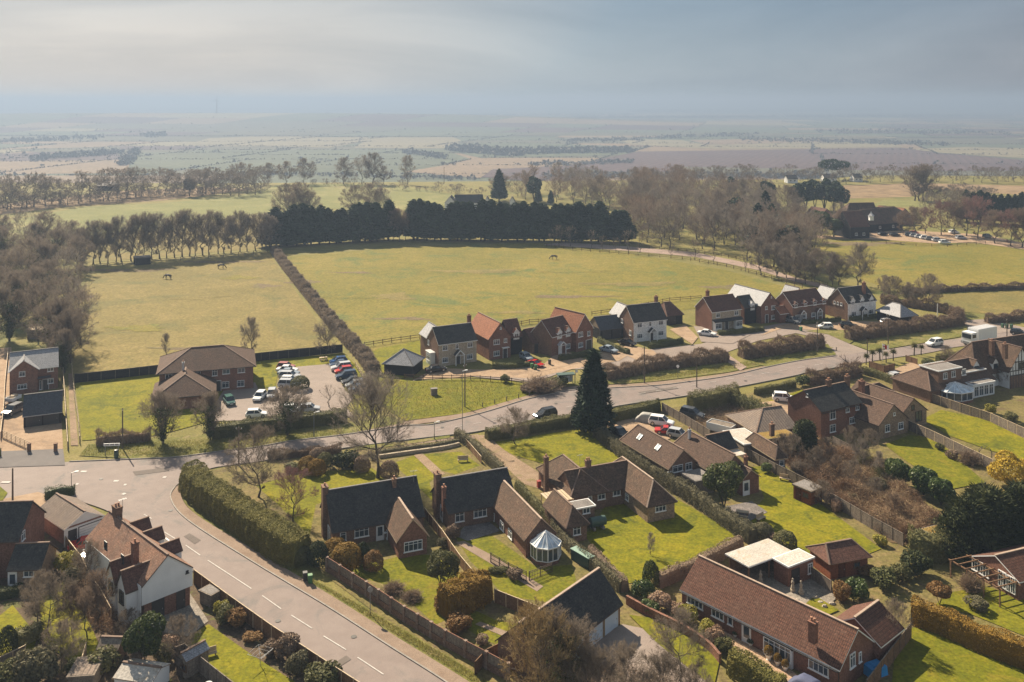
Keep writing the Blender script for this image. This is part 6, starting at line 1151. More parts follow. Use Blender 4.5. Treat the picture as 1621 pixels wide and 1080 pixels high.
S_('pale_flower', 'leafy', 1325, 810, 2.2, 2.2, 'pale budding shrub against the panel fence'); S_('brown_leaf', 'leafy', 1312, 800, 2.0, 2.4, 'brown climber on the panel fence by the rust shed'); S_('laurel', 'leafy', 1213, 748, 2.2, 1.8, 'dark green shrub at the fence by the white door')
S_('yellow_green', 'leafy', 106, 905, 3.2, 3.0, 'yellow green leafed shrub at the garden fence'); S_('grey_green', 'leafy', 112, 930, 2.8, 2.8, 'pale leafed shrub below the yellow green one'); S_('yew', 'clipped', 12, 1040, 1.9, 3.2, 'dark narrow cone shrub at the left edge'); S_('grey_green', 'leafy', 40, 1085, 4.2, 4.0, 'pale leafy evergreen bush at the bottom left'); S_('grey_green', 'leafy', 66, 1080, 4.0, 4.2, 'pale leafy evergreen bush right of its twin at the bottom left'); S_('olive', 'leafy', 8, 1092, 3.6, 3.2, 'olive bush in the bottom left corner'); S_('olive', 'leafy', 158, 1066, 4.0, 3.0, 'loose green shrub beside the small weathered shed'); S_('box_green', 'leafy', 118, 1062, 2.2, 1.4, 'low round shrub near the board fence'); S_('pale_flower', 'leafy', 268, 1030, 2.6, 1.8, 'mauve flowering shrub under the white cottage'); S_('olive', 'leafy', 256, 1046, 2.6, 2.2, 'olive shrub below the cottage patio')
S_('yellow_green', 'leafy', 352, 972, 2.2, 1.8, 'yellow flowering shrub against the road fence'); S_('orange', 'leafy', 372, 992, 3.0, 2.2, 'brown shrub against the road fence'); S_('olive', 'leafy', 358, 985, 2.8, 2.4, 'green shrub in front of the road fence'); S_('brown_leaf', 'leafy', 430, 1037, 2.2, 1.8, 'red brown shrub in the road fence border'); S_('brown_leaf', 'leafy', 455, 1040, 3.2, 2.8, 'dark purple shrub in the road fence border'); S_('grey_green', 'leafy', 473, 1066, 2.8, 2.6, 'pale green shrub in the road fence border'); S_('olive', 'leafy', 512, 1088, 4.2, 2.6, 'wide grey green shrub at the bottom of the road fence'); S_('orange', 'leafy', 400, 1014, 2.4, 1.0, 'low straw coloured planting in the border')
S_('brown_leaf', 'leafy', 1508, 727, 2.4, 1.8, 'brown shrub against the right garden fence'); S_('brown_leaf', 'twiggy', 1535, 735, 3.2, 2.4, 'bare brown shrub beside the small black arch'); S_('olive', 'leafy', 1488, 713, 1.8, 1.4, 'small green shrub against the right garden fence'); S_('olive', 'leafy', 1600, 668, 3.4, 2.2, 'green shrub in the garden of the half timbered house'); S_('yellow_green', 'leafy', 1568, 655, 2.4, 2.2, 'yellow shrub beyond the right garden fence'); S_('leaf', 'leafy', 1271, 612, 3.6, 2.6, 'dark round evergreen at the roadside hedge end'); S_('box_green', 'leafy', 1468, 578, 3.4, 1.6, 'low green shrub beside the roadside palms'); S_('olive', 'leafy', 1545, 575, 3.2, 1.8, 'green shrub before the red car')
# bramble waste ground: many tangled mounds make one mass
r_ = np.random.default_rng(77); VV = []; poly = GP([(1225, 722), (1300, 702), (1392, 742), (1490, 828), (1440, 862), (1400, 850), (1310, 785)])
def inpoly(x, y, P):
    c = False; j = len(P)-1
    for i in range(len(P)):
        if (P[i].y > y) != (P[j].y > y) and x < (P[j].x-P[i].x)*(y-P[i].y)/(P[j].y-P[i].y)+P[i].x: c = not c
        j = i
    return c
def scatter(poly, n, r):
    x0, x1, y0, y1 = min(p.x for p in poly), max(p.x for p in poly), min(p.y for p in poly), max(p.y for p in poly); o = []
    while len(o) < n:
        x, y = r.uniform(x0, x1), r.uniform(y0, y1)
        if inpoly(x, y, poly): o.append((x, y))
    return np.array(o)
def thicket(label, pl, n, h_, mat, name='brambles', ln=(.3, .9), wd=.05):
    p = scatter(GP(pl), n, r_); hh = h_*(.45+.35*np.sin(p[:, 0]*.9)*np.cos(p[:, 1]*.7)+.35*r_.random(n)); S0 = np.stack([p[:, 0], p[:, 1], np.maximum(.02, hh*r_.uniform(0, 1, n))], 1)
    D0 = nrm(np.stack([r_.normal(size=n), r_.normal(size=n), r_.uniform(-.2, .9, n)], 1)); V1 = np_slivers(S0, D0, r_.uniform(ln[0], ln[1], (n, 1)), wd, r_); V2 = np_quads(S0[::2], D0[::2], .22, r_, .9, .4)
    o = link(name, join_np(name, [(V1, 3, 0), (V2, 4, 0)], [M[mat]])); tag(o, label, 'brambles', kind='stuff')
thicket('tangle of brown brambles filling the waste plot', [(1225, 722), (1300, 702), (1392, 742), (1490, 828), (1440, 862), (1400, 850), (1310, 785)], 42000, 1.9, 'bramble', ln=(.4, 1.1))
for i, (x, y) in enumerate(scatter(GP([(1225, 722), (1300, 702), (1392, 742), (1490, 828), (1440, 862), (1400, 850), (1310, 785)]), 34, r_)):
    s_ = r_.uniform(1.6, 3.4); shrub(['bramble', 'brown_leaf', 'grey_green', 'bramble', 'twig', 'olive'][i % 6], ['twiggy', 'twiggy', 'leafy', 'twiggy', 'twiggy', 'twiggy'][i % 6], 0, 0, s_, s_*r_.uniform(.5, .9), 'rough bush among the brambles of the waste plot', 'rough bushes in the waste plot', at=(x, y, 0))
thicket('straw coloured dead stems in the waste plot', [(1300, 740), (1392, 745), (1480, 825), (1440, 855), (1400, 845), (1330, 790)], 14000, 2.0, 'straw', 'dead_stems', (.5, 1.2), .04)
thicket('dry weeds around the run down bungalow', [(1090, 660), (1165, 640), (1238, 665), (1195, 680), (1130, 690)], 6000, .9, 'brown_leaf', 'weeds')
thicket('dry undergrowth around the ivy tree by the garage', [(820, 1060), (900, 1050), (1000, 1060), (1080, 1090), (1080, 1180), (800, 1180)], 9000, 1.0, 'brown_leaf', 'undergrowth')
thicket('dry undergrowth left of the white cottage', [(100, 930), (130, 900), (170, 930), (220, 985), (200, 1010), (150, 1000)], 6000, .9, 'bramble', 'undergrowth')
# rough verge grass: upright blades along the road edges
def blades(label, pl, n, mat='verge_blade', h_=(.08, .28), name='long_grass', wd=.05):
    p = scatter(GP(pl), n, r_); S0 = np.stack([p[:, 0], p[:, 1], np.full(n, .1)], 1); D0 = nrm(np.stack([r_.normal(size=n)*.5, r_.normal(size=n)*.5, np.ones(n)], 1)); o = link(name, np_mesh(name, np_slivers(S0, D0, r_.uniform(h_[0], h_[1], (n, 1)), wd, r_), 3, M[mat])); tag(o, label, 'grass', kind='stuff')
M['verge_blade'] = leaf_mat('verge grass blades', [(.125, .13, .022), (.195, .175, .036), (.27, .22, .07)], .4, .8, .1)
blades('rough grass along the pavement below the tall hedge', [(300, 790), (330, 810), (400, 860), (470, 906), (560, 954), (700, 1036), (800, 1098), (778, 1098), (714, 1060), (628, 1007), (527, 943), (413, 875), (312, 814)], 7000)
blades('rough grass along the north verge of the main road', [(125, 722), (140, 706), (330, 696), (545, 680), (545, 688), (400, 708), (278, 723)], 6000, h_=(.1, .4), wd=.07)
blades('tufty grass on the green triangle beside the main road', [(592, 600), (660, 606), (760, 602), (850, 610), (834, 625), (734, 653), (640, 665), (600, 640)], 6000, h_=(.1, .35), wd=.08)
blades('tufty grass along the estate verges', [(860, 614), (1000, 604), (1150, 578), (1210, 570), (1300, 556), (1214, 576), (1040, 603), (901, 611)], 4000, h_=(.1, .3), wd=.07)
# ================================================================ far trees
rf = random.Random(12)
for i in range(25):
    px = 148+i*11.6+rf.uniform(-4, 4); py = 418-(px-150)*.082; tree(rf.choice(['tall_a', 'tall_b', 'bare_b']), px, py, rf.uniform(12.5, 16.5), 'tall bare tree in the long row behind the dry paddock', rf.uniform(.85, 1.15), 'row of tall bare trees behind the dry paddock', parts=True)
for i in range(17):
    px = 426+i*11.6+rf.uniform(-5, 5); tree(rf.choice(['screen_a', 'screen_b', 'screen_c']), px, 391-(px-426)*.055, rf.uniform(13.5, 17.0), 'dark conifer in the left block of the tall screen', rf.uniform(1.3, 1.9), 'left conifer screen', 'conifer')
for i in range(30):
    px = 652+i*11.7+rf.uniform(-5, 5); tree(rf.choice(['screen_a', 'screen_b', 'screen_c']), px, 380+(px-652)*.012, rf.uniform(14.8, 17.4) if px < 960 else rf.uniform(11, 14), 'dark conifer in the right block of the tall screen', rf.uniform(1.3, 1.9), 'right conifer screen', 'conifer')
for px, py, h_ in ((622, 382, 12), (632, 383, 13), (642, 381, 11)): tree('red_a', px, py, h_, 'bare reddish tree filling the gap in the conifer screen', .8, 'bare trees in the conifer gap')
for px, py, h_ in ((455, 350, 17), (475, 352, 18), (490, 352, 14)): tree('bare_a', px, py, h_, 'broad bare tree behind the left conifer block', 1.0, 'bare trees behind the left conifers')
for px, py, h_ in ((560, 340, 14), (585, 340, 15), (603, 341, 13)): tree('bare_c', px, py, h_, 'rounded bare tree on the far pasture edge', 1.1, 'rounded bare trees on the pasture edge')
# left-hand wood
lw = [(-20, 470), (10, 455), (40, 470), (70, 480), (100, 500), (118, 520), (30, 510), (60, 540), (95, 560), (112, 575), (-10, 520), (0, 430), (45, 425), (85, 425), (120, 432), (20, 405), (60, 400), (100, 410), (130, 420), (-20, 400), (105, 460), (75, 450), (25, 480), (55, 500), (5, 500), (90, 530), (15, 540), (125, 480), (110, 400), (75, 395), (40, 385), (0, 385), (128, 545), (50, 450)]
for i, (px, py) in enumerate(lw): tree(['wood_a', 'ivy_b', 'wood_b', 'ivy_a', 'bare_a'][i % 5], px, py, rf.uniform(11, 15) if py < 500 else rf.uniform(9, 13), 'bare or ivy clad tree in the wood at the left edge', 1.05, 'trees of the left edge wood', parts=True)
for px, py, h_ in ((102, 590, 9), (108, 560, 9), (96, 575, 10), (90, 560, 11)): tree('ivy_b', px, py, h_, 'tall ivy tree between the new house and the paddock', .9, 'ivy trees behind the new house')
# far tree belts on the plateau edge
for i in range(40):
    px = -10+i*10.8+rf.uniform(-6, 6); py = 331-(px*.075)+rf.uniform(-4, 3) if px < 200 else 315-.05*(px-200)+rf.uniform(-7, 2); mass_tree('far_tree_belt', rf.choice(['wood_a', 'wood_b', 'bare_a', 'wood_c']), px, py, rf.uniform(11, 18), 1.3)
for i in range(9): mass_tree('far_tree_belt', rf.choice(['pine', 'wood_a']), 300+i*13, 309+rf.uniform(-3, 2), rf.uniform(12, 16), 1.1)
for i in range(60): mass_tree('far_tree_belt', 'bushy', -10+i*7.2+rf.uniform(-4, 4), (331-(i*7.2)*.075 if i < 28 else 315-.05*(i*7.2-200))+rf.uniform(-3, 3), rf.uniform(3, 7), 1.5)
build_mass('far_tree_belt', 'hazy belt of bare trees beyond the green field at left', 'twig_grey')
for px, h_, k in ((424, 14, 'bare_c'), (452, 15, 'bare_c'), (482, 17, 'bare_c'), (544, 18, 'bare_b'), (573, 19, 'wood_a'), (590, 21, 'bare_b'), (607, 12, 'bare_c'), (645, 19, 'tall_b')): tree(k, px, 292, h_, 'isolated bare tree on the skyline of the far pasture', 1.05, 'skyline trees', parts=False)
for i in range(26): mass_tree('far_scrub', rf.choice(['bushy', 'wood_c', 'bushy']), 490+i*11+rf.uniform(-5, 5), 293+i*.65, rf.uniform(3, 7), 1.4)
build_mass('far_scrub', 'low hazy scrub along the skyline pasture fence', 'twig_grey')
# the big wood behind and right of the conifers
wp = [(740, 318), (880, 300), (1000, 298), (1130, 306), (1240, 330), (1285, 380), (1300, 420), (1290, 446), (1230, 428), (1150, 408), (1080, 396), (1005, 386), (990, 350), (900, 322)]
def inpx(x, y):
    c = False; j = len(wp)-1
    for i in range(len(wp)):
        if (wp[i][1] > y) != (wp[j][1] > y) and x < (wp[j][0]-wp[i][0])*(y-wp[i][1])/(wp[j][1]-wp[i][1])+wp[i][0]: c = not c
        j = i
    return c
pts = []
while len(pts) < 120:
    x, y = rf.uniform(740, 1300), rf.uniform(298, 446)
    if inpx(x, y) and all(((x-a)/12)**2+((y-b)/(4+(y-298)*.05))**2 > 1 for a, b in pts): pts.append((x, y))
for x, y in pts:
    big = rf.random(); k = rf.choice(['wood_a', 'wood_b', 'wood_c', 'wood_a', 'bare_a', 'wood_c'])
    if big > .94: k = 'pine'
    tree(k, x, y, rf.uniform(13, 18) if y < 425 else rf.uniform(8, 13), ('bare tree in the large brown wood right of the conifers' if k != 'pine' else 'dark evergreen in the large brown wood'), 1.1, 'large brown wood' if k != 'pine' else 'evergreens in the brown wood', parts=(y > 385))
for px, py, h_ in ((790, 320, 19), (852, 322, 9), (872, 324, 8), (1212, 372, 19), (1222, 385, 16), (1200, 395, 18), (1228, 395, 13)): tree('screen_b', px, py, h_, 'dark spire conifer standing out of the brown wood', 1.15, 'spire conifers in the wood', 'conifer', parts=False)
for px, py in ((873, 391), (885, 391), (903, 390), (936, 393), (954, 396), (975, 398), (995, 400), (1013, 400), (1062, 408), (1100, 412), (1130, 418), (1180, 430)): tree('small', px, py, rf.uniform(5, 8.5), 'young bare tree beside the pale track', .8, 'young trees along the track')
for px, py, h_ in ((1205, 436, 12), (1230, 440, 11), (1260, 446, 12), (1275, 450, 9), (1318, 452, 10), (1328, 452, 9), (1358, 454, 13), (1290, 446, 10), (1245, 440, 9)): tree(rf.choice(['bare_a', 'bare_b', 'wood_b']), px, py, h_, 'bare tree in the line behind the east end houses', 1.0, 'bare trees behind the east end houses')
for px, py, h_ in ((1415, 478, 7), (1435, 482, 6), (1470, 488, 9), (1400, 470, 6), (1452, 486, 5)): tree('bare_a', px, py, h_, 'bare tree in the scrub beyond the east end barn', 1.0, 'scrub trees beyond the east end barn')
# around the far barns
for px, py, h_, k in ((1262, 336, 17, 'pine'), (1275, 334, 18, 'pine'), (1290, 332, 18, 'pine'), (1305, 333, 19, 'pine'), (1320, 335, 18, 'pine'), (1333, 336, 16, 'pine'), (1300, 374, 12, 'evergreen'), (1320, 376, 9, 'evergreen'), (1330, 366, 12, 'wood_a')): tree(k, px, py, h_, 'dark leafy tree around the far barns', 1.0, 'dark trees around the far barns', parts=False)
for px, py, h_, k in ((1330, 374, 11, 'red_a'), (1348, 370, 9, 'wood_b'), (1430, 372, 10, 'red_a'), (1447, 374, 12, 'red_a'), (1465, 370, 11, 'pink'), (1490, 372, 14, 'pink'), (1510, 372, 14, 'red_a'), (1530, 374, 16, 'red_a'), (1548, 378, 17, 'pink'), (1575, 386, 13, 'red_a'), (1600, 390, 14, 'pink'), (1618, 392, 15, 'red_a'), (1400, 358, 9, 'wood_b'), (1475, 356, 14, 'wood_a'), (1500, 354, 15, 'wood_a'), (1520, 352, 15, 'wood_b')): tree(k, px, py, h_, 'bare reddish tree around the far car park', 1.0, 'bare trees around the far car park', parts=False)
for i in range(14): tree(rf.choice(['screen_a', 'screen_b']), 1530+i*11, 352+i*.6, rf.uniform(14, 16), 'dark conifer in the far right screen', 1.3, 'far right conifer screen', 'conifer', parts=False)
for i in range(12): mass_tree('far_hedgerow_trees', rf.choice(['bushy', 'wood_a']), 1470+i*9, 320+rf.uniform(-2, 2), rf.uniform(6, 10), 1.3)
for px, h_ in ((1448, 19), (1462, 20), (1455, 18)): tree('tall_b', px, 318, h_, 'tall bare clump standing in the tan far field', 1.6, 'bare clump in the tan field', parts=False)
tree('cedar', 1322, 284, 16, 'spreading dark cedar on the far ridge', 1.0, name='cedar_tree', parts=False)
for i in range(46):
    px = 1080+i*12.5+rf.uniform(-6, 6); mass_tree('far_hedgerow_trees', rf.choice(['wood_a', 'wood_b', 'bare_c', 'bushy', 'wood_a']), px, 288+rf.uniform(-3, 4), rf.uniform(5, 12), 1.2)
build_mass('far_hedgerow_trees', 'hazy bare trees in the far right hedgerows', 'twig_grey')
# ================================================================ vale: hedgerows and copses as masses
r_ = np.random.default_rng(21); PV = []; SZ = []
for (a, b) in hedges:
    d = math.hypot(b[0]-a[0], b[1]-a[1]); ym = (a[1]+b[1])/2
    if ym > 8000 or r_.random() < .12: continue
    n = int(min(330, d*.40)); t = r_.random(n); x = a[0]+(b[0]-a[0])*t+r_.normal(size=n)*1.5; y = a[1]+(b[1]-a[1])*t+r_.normal(size=n)*2; big = r_.random(n) < .035
    for q in range(n):
        k = 5 if big[q] else 2; hgt = (6.5 if big[q] else 2.3)*r_.uniform(.6, 1.3); c = np.array([x[q], y[q], terr(x[q], y[q])]); m = r_.normal(size=(k, 3))*np.array([hgt*.35, hgt*.35, hgt*.22])+c+np.array([0, 0, hgt*.55]); PV.append(m); SZ.append(np.full(k, hgt*.62 if big[q] else hgt*1.1))
P = np.concatenate(PV); s_ = np.concatenate(SZ)[:, None]; V = np_quads(P, r_.normal(size=P.shape)+np.array([0, -.8, .4]), s_, r_, .3, .8)
M['far_hedge'] = leaf_mat('hazy far hedge', [(.10, .095, .068), (.14, .12, .085), (.18, .155, .11)], 0, .9, .01)
tag(link('hedgerows', np_mesh('hedgerows', V, 4, M['far_hedge'])), 'hazy hedgerows dividing the fields of the far vale', 'hedgerow', kind='stuff')
PV = []
copse = [((50, 253), (190, 243), 260, 10), ((715, 238), (820, 246), 420, 14), ((800, 243), (1000, 240), 420, 12), ((840, 262), (1000, 258), 160, 7), ((195, 262), (215, 240), 150, 10), ((640, 242), (700, 250), 100, 10), ((0, 226), (160, 218), 120, 12), ((300, 186), (1000, 182), 700, 16), ((100, 196), (500, 192), 400, 14), ((900, 188), (1600, 184), 700, 18), ((1000, 178), (1400, 176), 500, 30), ((0, 176), (500, 174), 500, 30), ((400, 276), (760, 285), 160, 6), ((860, 280), (1300, 282), 360, 9), ((1180, 222), (1500, 230), 260, 10), ((230, 217), (260, 214), 60, 14), ((900, 225), (1200, 214), 220, 10), ((1300, 208), (1600, 212), 240, 10), ((500, 176), (1621, 172), 900, 26)]
for a, b, n, hh in copse:
    for q in range(n):
        t = r_.random(); c = G(a[0]+(b[0]-a[0])*t+r_.normal()*4, a[1]+(b[1]-a[1])*t+r_.normal()*1.2*(1 if a[1] > 200 else .4), VZ); hgt = hh*r_.uniform(.5, 1.2); m = r_.normal(size=(7, 3))*np.array([hgt*.4, hgt*.5, hgt*.2])+np.array(c)+np.array([0, 0, hgt*.5]); PV.append((m, np.full(7, hgt*.6)))
P = np.concatenate([p for p, _ in PV]); s_ = np.concatenate([s for _, s in PV])[:, None]; V = np_quads(P, r_.normal(size=P.shape)+np.array([0, -.8, .4]), s_, r_, .3, .8)
tag(link('woodland', np_mesh('woodland', V, 4, M['far_hedge'])), 'hazy copses and woods scattered over the far vale', 'woodland', kind='stuff')
# ================================================================ vehicles
M['tyre'] = simple('rubber tyre', (.02, .02, .02), .9, 0, .1, 5); M['rim'] = simple('alloy rim', (.45, .45, .46), .35, .7, .05, 3); M['car_glass'] = glass_mat('car glass', (.018, .022, .026)); M['lamp'] = simple('headlamp glass', (.65, .66, .66), .15, 0, .05, 4, .5); M['tail'] = simple('tail lamp', (.30, .015, .012), .25, 0, .05, 4, .5)
PAINT = {}
def paint(c):
    if c not in PAINT: PAINT[c] = simple('car paint', c, .2, 0, .02, 1, 0, .4)
    return PAINT[c]
CARP = {}
def car_proto(kind):
    # x forward; profile stations: (x, z_low, z_belt, half width)
    Lc, Wc, Hc = {'hatch': (3.9, 1.74, 1.48), 'suv': (4.5, 1.86, 1.70), 'saloon': (4.6, 1.82, 1.45), 'sports': (4.3, 1.82, 1.25)}[kind]
    hl, hw = Lc/2, Wc/2; belt = Hc*.60
    st = [(-hl, .38, belt*.86, .80), (-hl+.10, .26, belt*.97, .93), (-hl*.72, .2, belt*1.02, 1.0), (-hl*.2, .18, belt, 1.0), (hl*.34, .18, belt*.985, 1.0), (hl*.55, .2, belt*.94, .99), (hl-.22, .24, belt*.80, .93), (hl-.05, .3, belt*.70, .84), (hl, .4, belt*.58, .76)]
    b = MB(); n0 = 0; rings = []
    for x, zl, zb, k in st:
        w_ = hw*k; rings.append([(x, -w_*.9, zl), (x, -w_, zl+.16), (x, -w_, (zl+zb)/2), (x, -w_*.97, zb-.06), (x, -w_*.82, zb), (x, w_*.82, zb), (x, w_*.97, zb-.06), (x, w_, (zl+zb)/2), (x, w_, zl+.16), (x, w_*.9, zl)])
    for r in rings: b.v += r
    m = 10
    for i in range(len(rings)-1):
        for j in range(m): a = i*m+j; c = i*m+(j+1) % m; b.f.append((a, a+m, c+m, c)); b.mi.append(0)
    b.f.append(tuple(range(m))); b.mi.append(0); b.f.append(tuple(range((len(rings)-1)*m+m-1, (len(rings)-1)*m-1, -1))); b.mi.append(0)
    # cabin
    rear = {'hatch': -.93, 'suv': -.95, 'saloon': -.62, 'sports': -.55}[kind]; rr = {'hatch': -.74, 'suv': -.80, 'saloon': -.36, 'sports': -.25}[kind]; fr = .12 if kind != 'sports' else .05; ff = .46
    zb = belt-.02; zr = Hc; g = MB(); bw, tw = hw*.88, hw*.70
    Bq = [(hl*rear, -bw, zb), (hl*ff, -bw*.98, zb-.02), (hl*ff, bw*.98, zb-.02), (hl*rear, bw, zb)]; Tq = [(hl*rr, -tw, zr-.06), (hl*fr, -tw, zr-.05), (hl*fr, tw, zr-.05), (hl*rr, tw, zr-.06)]
    for i in range(4): j = (i+1) % 4; g.poly([Bq[i], Bq[j], Tq[j], Tq[i]])
    # roof panel and pillars belong to the body
    b.poly([(hl*rr-.04, -tw*.9, zr-.03), (hl*fr+.05, -tw*.9, zr-.03), (hl*fr+.05, tw*.9, zr-.03), (hl*rr-.04, tw*.9, zr-.03)]); 
    for sgn in (-1, 1):
        b.bar((hl*rr-.04, sgn*tw*.96, zr-.05), (hl*fr+.05, sgn*tw*.96, zr-.045), .16, .06)
        for bx, tx in ((ff, fr), (rear, rr), (-.18, -.15)): b.bar((hl*bx, sgn*bw*1.005, zb), (hl*tx, sgn*tw*1.02, zr-.05), .09, .09)
        b.box((hl*.40, sgn*(hw+.06), belt+.04), (.2, .16, .13))
    b.bar((hl*fr+.05, -tw, zr-.045), (hl*fr+.05, tw, zr-.045), .1, .05); b.bar((hl*rr-.02, -tw, zr-.055), (hl*rr-.02, tw, zr-.055), .14, .06)
    wh = MB(); R_ = .33 if kind != 'suv' else .37
    wh.tube((0, -.11, 0), (0, .11, 0), R_, R_, 14); rim = MB(); rim.tube((0, -.122, 0), (0, .122, 0), R_*.62, R_*.62, 10)
    hd = MB(); hd.box((0, 0, 0), (.10, .34, .14)); tl = MB(); tl.box((0, 0, 0), (.08, .24, .2)); pl = MB(); pl.box((0, 0, 0), (.03, .5, .12))
    return dict(L=Lc, hl=hl, hw=hw, belt=belt, R=R_, body=b.mesh('body', M['white'], uv=False, smooth=False), glass=g.mesh('windows', M['car_glass'], uv=False), wheel=wh.mesh('tyre', M['tyre'], uv=False, smooth=False), rim=rim.mesh('rim', M['rim'], uv=False), head=hd.mesh('headlight', M['lamp'], uv=False), tail=tl.mesh('tail_light', M['tail'], uv=False), plate=pl.mesh('number_plate', M['white'], uv=False))
def gdir(ax, ay, bx, by): a = G(ax, ay); b = G(bx, by); return math.atan2(b.y-a.y, b.x-a.x)
def car(kind, px, py, rz, col, label, group=None, parts=True, z=.13, sc=1.0):
    if kind not in CARP: CARP[kind] = car_proto(kind)
    p = CARP[kind]; pos = G(px, py, z)
    t = thing('parked_car' if group != 'moving' else 'car', label, 'car', pos, rz, None if group == 'moving' else group, (sc,)*3)
    def add(nm, me, loc=(0, 0, 0), par=t, mat=None):
        o = link(nm, me, par); o.location = loc
        if mat: o.material_slots[0].link = 'OBJECT'; o.material_slots[0].material = mat
        return o
    bd = add('body', p['body'], mat=paint(col)); add('windows', p['glass'])
    if parts:
        for sx in (-.62, .62):
            for sy in (-1, 1): w_ = add('wheel', p['wheel'], (p['hl']*sx, sy*(p['hw']-.10), p['R'])); add('rim', p['rim'], par=w_)
        for sy in (-1, 1): add('headlight', p['head'], (p['hl']-.10, sy*p['hw']*.62, p['belt']*.66)); add('tail_light', p['tail'], (-p['hl']+.03, sy*p['hw']*.68, p['belt']*.78))
        add('number_plate', p['plate'], (p['hl']-.0, 0, .46))
    return t
WHITE, SILVER, GREY, BLACK, BLUE, DBLUE, RED, DGREY, LBLUE = (.75, .75, .74), (.42, .43, .45), (.16, .165, .17), (.018, .018, .02), (.02, .12, .34), (.03, .055, .10), (.42, .025, .02), (.06, .065, .075), (.25, .29, .33)
ar = R(22); al = R(-4)
for x, y, k, c, lab in ((535.5, 575, 'hatch', BLUE, 'bright blue car at the far end of the right car park row'), (538, 580, 'saloon', DBLUE, 'dark blue grey car next to the bright blue one'), (540, 585.5, 'suv', SILVER, 'silver car between the dark blue and the red cars'), (544, 590.5, 'hatch', RED, 'red car in the right car park row'), (548, 599, 'suv', DBLUE, 'dark blue off road car in the right car park row'), (558, 607, 'saloon', BLACK, 'black car third from the near end of the right row'), (562, 613, 'hatch', GREY, 'dark grey car second from the near end of the right row'), (567, 619.5, 'hatch', DBLUE, 'deep blue car nearest in the right car park row')): car(k, x, y, ar+R(180), c, lab)
for x, y, k, c, lab in ((453, 584, 'hatch', (.35, .12, .10), 'dull red car at the far end of the left car park row'), (454.5, 589, 'saloon', WHITE, 'white car second in the left car park row'), (457, 594, 'saloon', LBLUE, 'pale blue car in the left car park row'), (459, 600, 'suv', SILVER, 'silver car in the left car park row'), (459, 606, 'hatch', WHITE, 'white car near the clipped bush in the left row'), (458, 613, 'suv', SILVER, 'grey silver car nearest in the left car park row')): car(k, x, y, al, c, lab)
car('hatch', 411, 632, R(-95), WHITE, 'white car facing out in front of the brick building'); car('hatch', 430, 628, R(-80), SILVER, 'silver car beside the white one near the brick building'); car('hatch', 406, 660, R(10), WHITE, 'white car behind the roadside hedge at left'); car('hatch', 463, 652, R(8), WHITE, 'white car half hidden behind the ivy tree'); car('hatch', 490, 651, R(8), SILVER, 'silver car behind the hedge near the lamp post'); car('hatch', 363, 639, R(-60), (.035, .10, .085), 'green car in front of the brick building')
car('suv', 19.5, 655, R(-100), DGREY, 'dark car with open boot on the left gravel drive')
rd = lambda a, b, c, d: gdir(a, b, c, d)
car('suv', 863, 661, rd(845, 661, 900, 650)+R(180), BLACK, 'dark off road car driving along the main road', 'moving'); car('suv', 1479, 547, rd(1460, 552, 1500, 545)+R(180), WHITE, 'white car driving towards the estate junction', 'moving')
car('saloon', 690, 588, R(24), BLACK, 'black saloon parked before the cream fronted house'); car('sports', 847, 579, R(-38), RED, 'bright red car beside the orange tiled house'); car('hatch', 833, 569, R(-60), LBLUE, 'pale blue car behind the red one'); car('saloon', 963.6, 557, R(-40), LBLUE, 'silver blue car beside the clipped drive hedge'); car('saloon', 993, 546, R(-38), BLACK, 'black car by the white boarded house'); car('saloon', 1119, 531, R(-25), WHITE, 'white car on the estate drive'); car('suv', 1255, 511, R(-60), GREY, 'grey car in front of the joined brick houses'); car('hatch', 1306, 520, R(178), WHITE, 'white car on the gravel before the joined houses'); car('suv', 1344, 519, R(-8), BLACK, 'black people carrier right of the white car'); car('hatch', 1405, 513, R(20), SILVER, 'silver car before the east end barn')
car('suv', 1047, 673, R(-22), WHITE, 'white off road car on the twin roofed bungalow drive'); car('sports', 1056, 686, R(-10), RED, 'red sports car on the twin roofed bungalow drive'); car('hatch', 1074, 692, R(-30), SILVER, 'silver car squeezed by the bungalow wall'); car('saloon', 981, 690, R(-65), BLACK, 'black car at the end of the bungalow roof'); car('suv', 1096, 660, R(-35), DGREY, 'dark car left in the weeds beside the fence'); car('suv', 1242, 635, R(-12), WHITE, 'white off road car beside the two storey brick house'); car('saloon', 1418, 600, R(15), SILVER, 'silver car behind the palm garden'); car('sports', 1535, 572, R(-8), RED, 'red car behind the dark roadside hedge'); car('hatch', 1613, 530, R(-30), BLACK, 'black car at the right edge of the pale drive')
car('hatch', 149, 880, R(-110), WHITE, 'white car outside the garage by the white cottage'); car('sports', 136, 866, R(20), RED, 'red car tight against the white garage door')
t = thing('car_trailer', 'open white trailer with a light load behind the dark car on the left drive', 'trailer', G(21, 636, .12), R(-98)); m = MB()
for a in ((0, -.8, 2.6, .06), (0, .8, 2.6, .06), (-1.3, 0, .06, 1.6), (1.3, 0, .06, 1.6)): m.box((a[0], a[1], .75), (a[2], a[3], .6))
m.box((0, 0, .45), (2.6, 1.6, .06)); m.bar((1.3, 0, .45), (2.3, 0, .45), .08, .08); m.build('box_body', M['render_white'], t); m = MB(); m.box((-.2, 0, .95), (1.4, 1.0, .7), taper=.8); m.build('load', M['timber_pale'], t)
for y in (-.9, .9): m = MB(); m.tube((0, y-.08, .28), (0, y+.08, .28), .28, .28, 12); m.build('wheel', M['tyre'], t, uv=False)
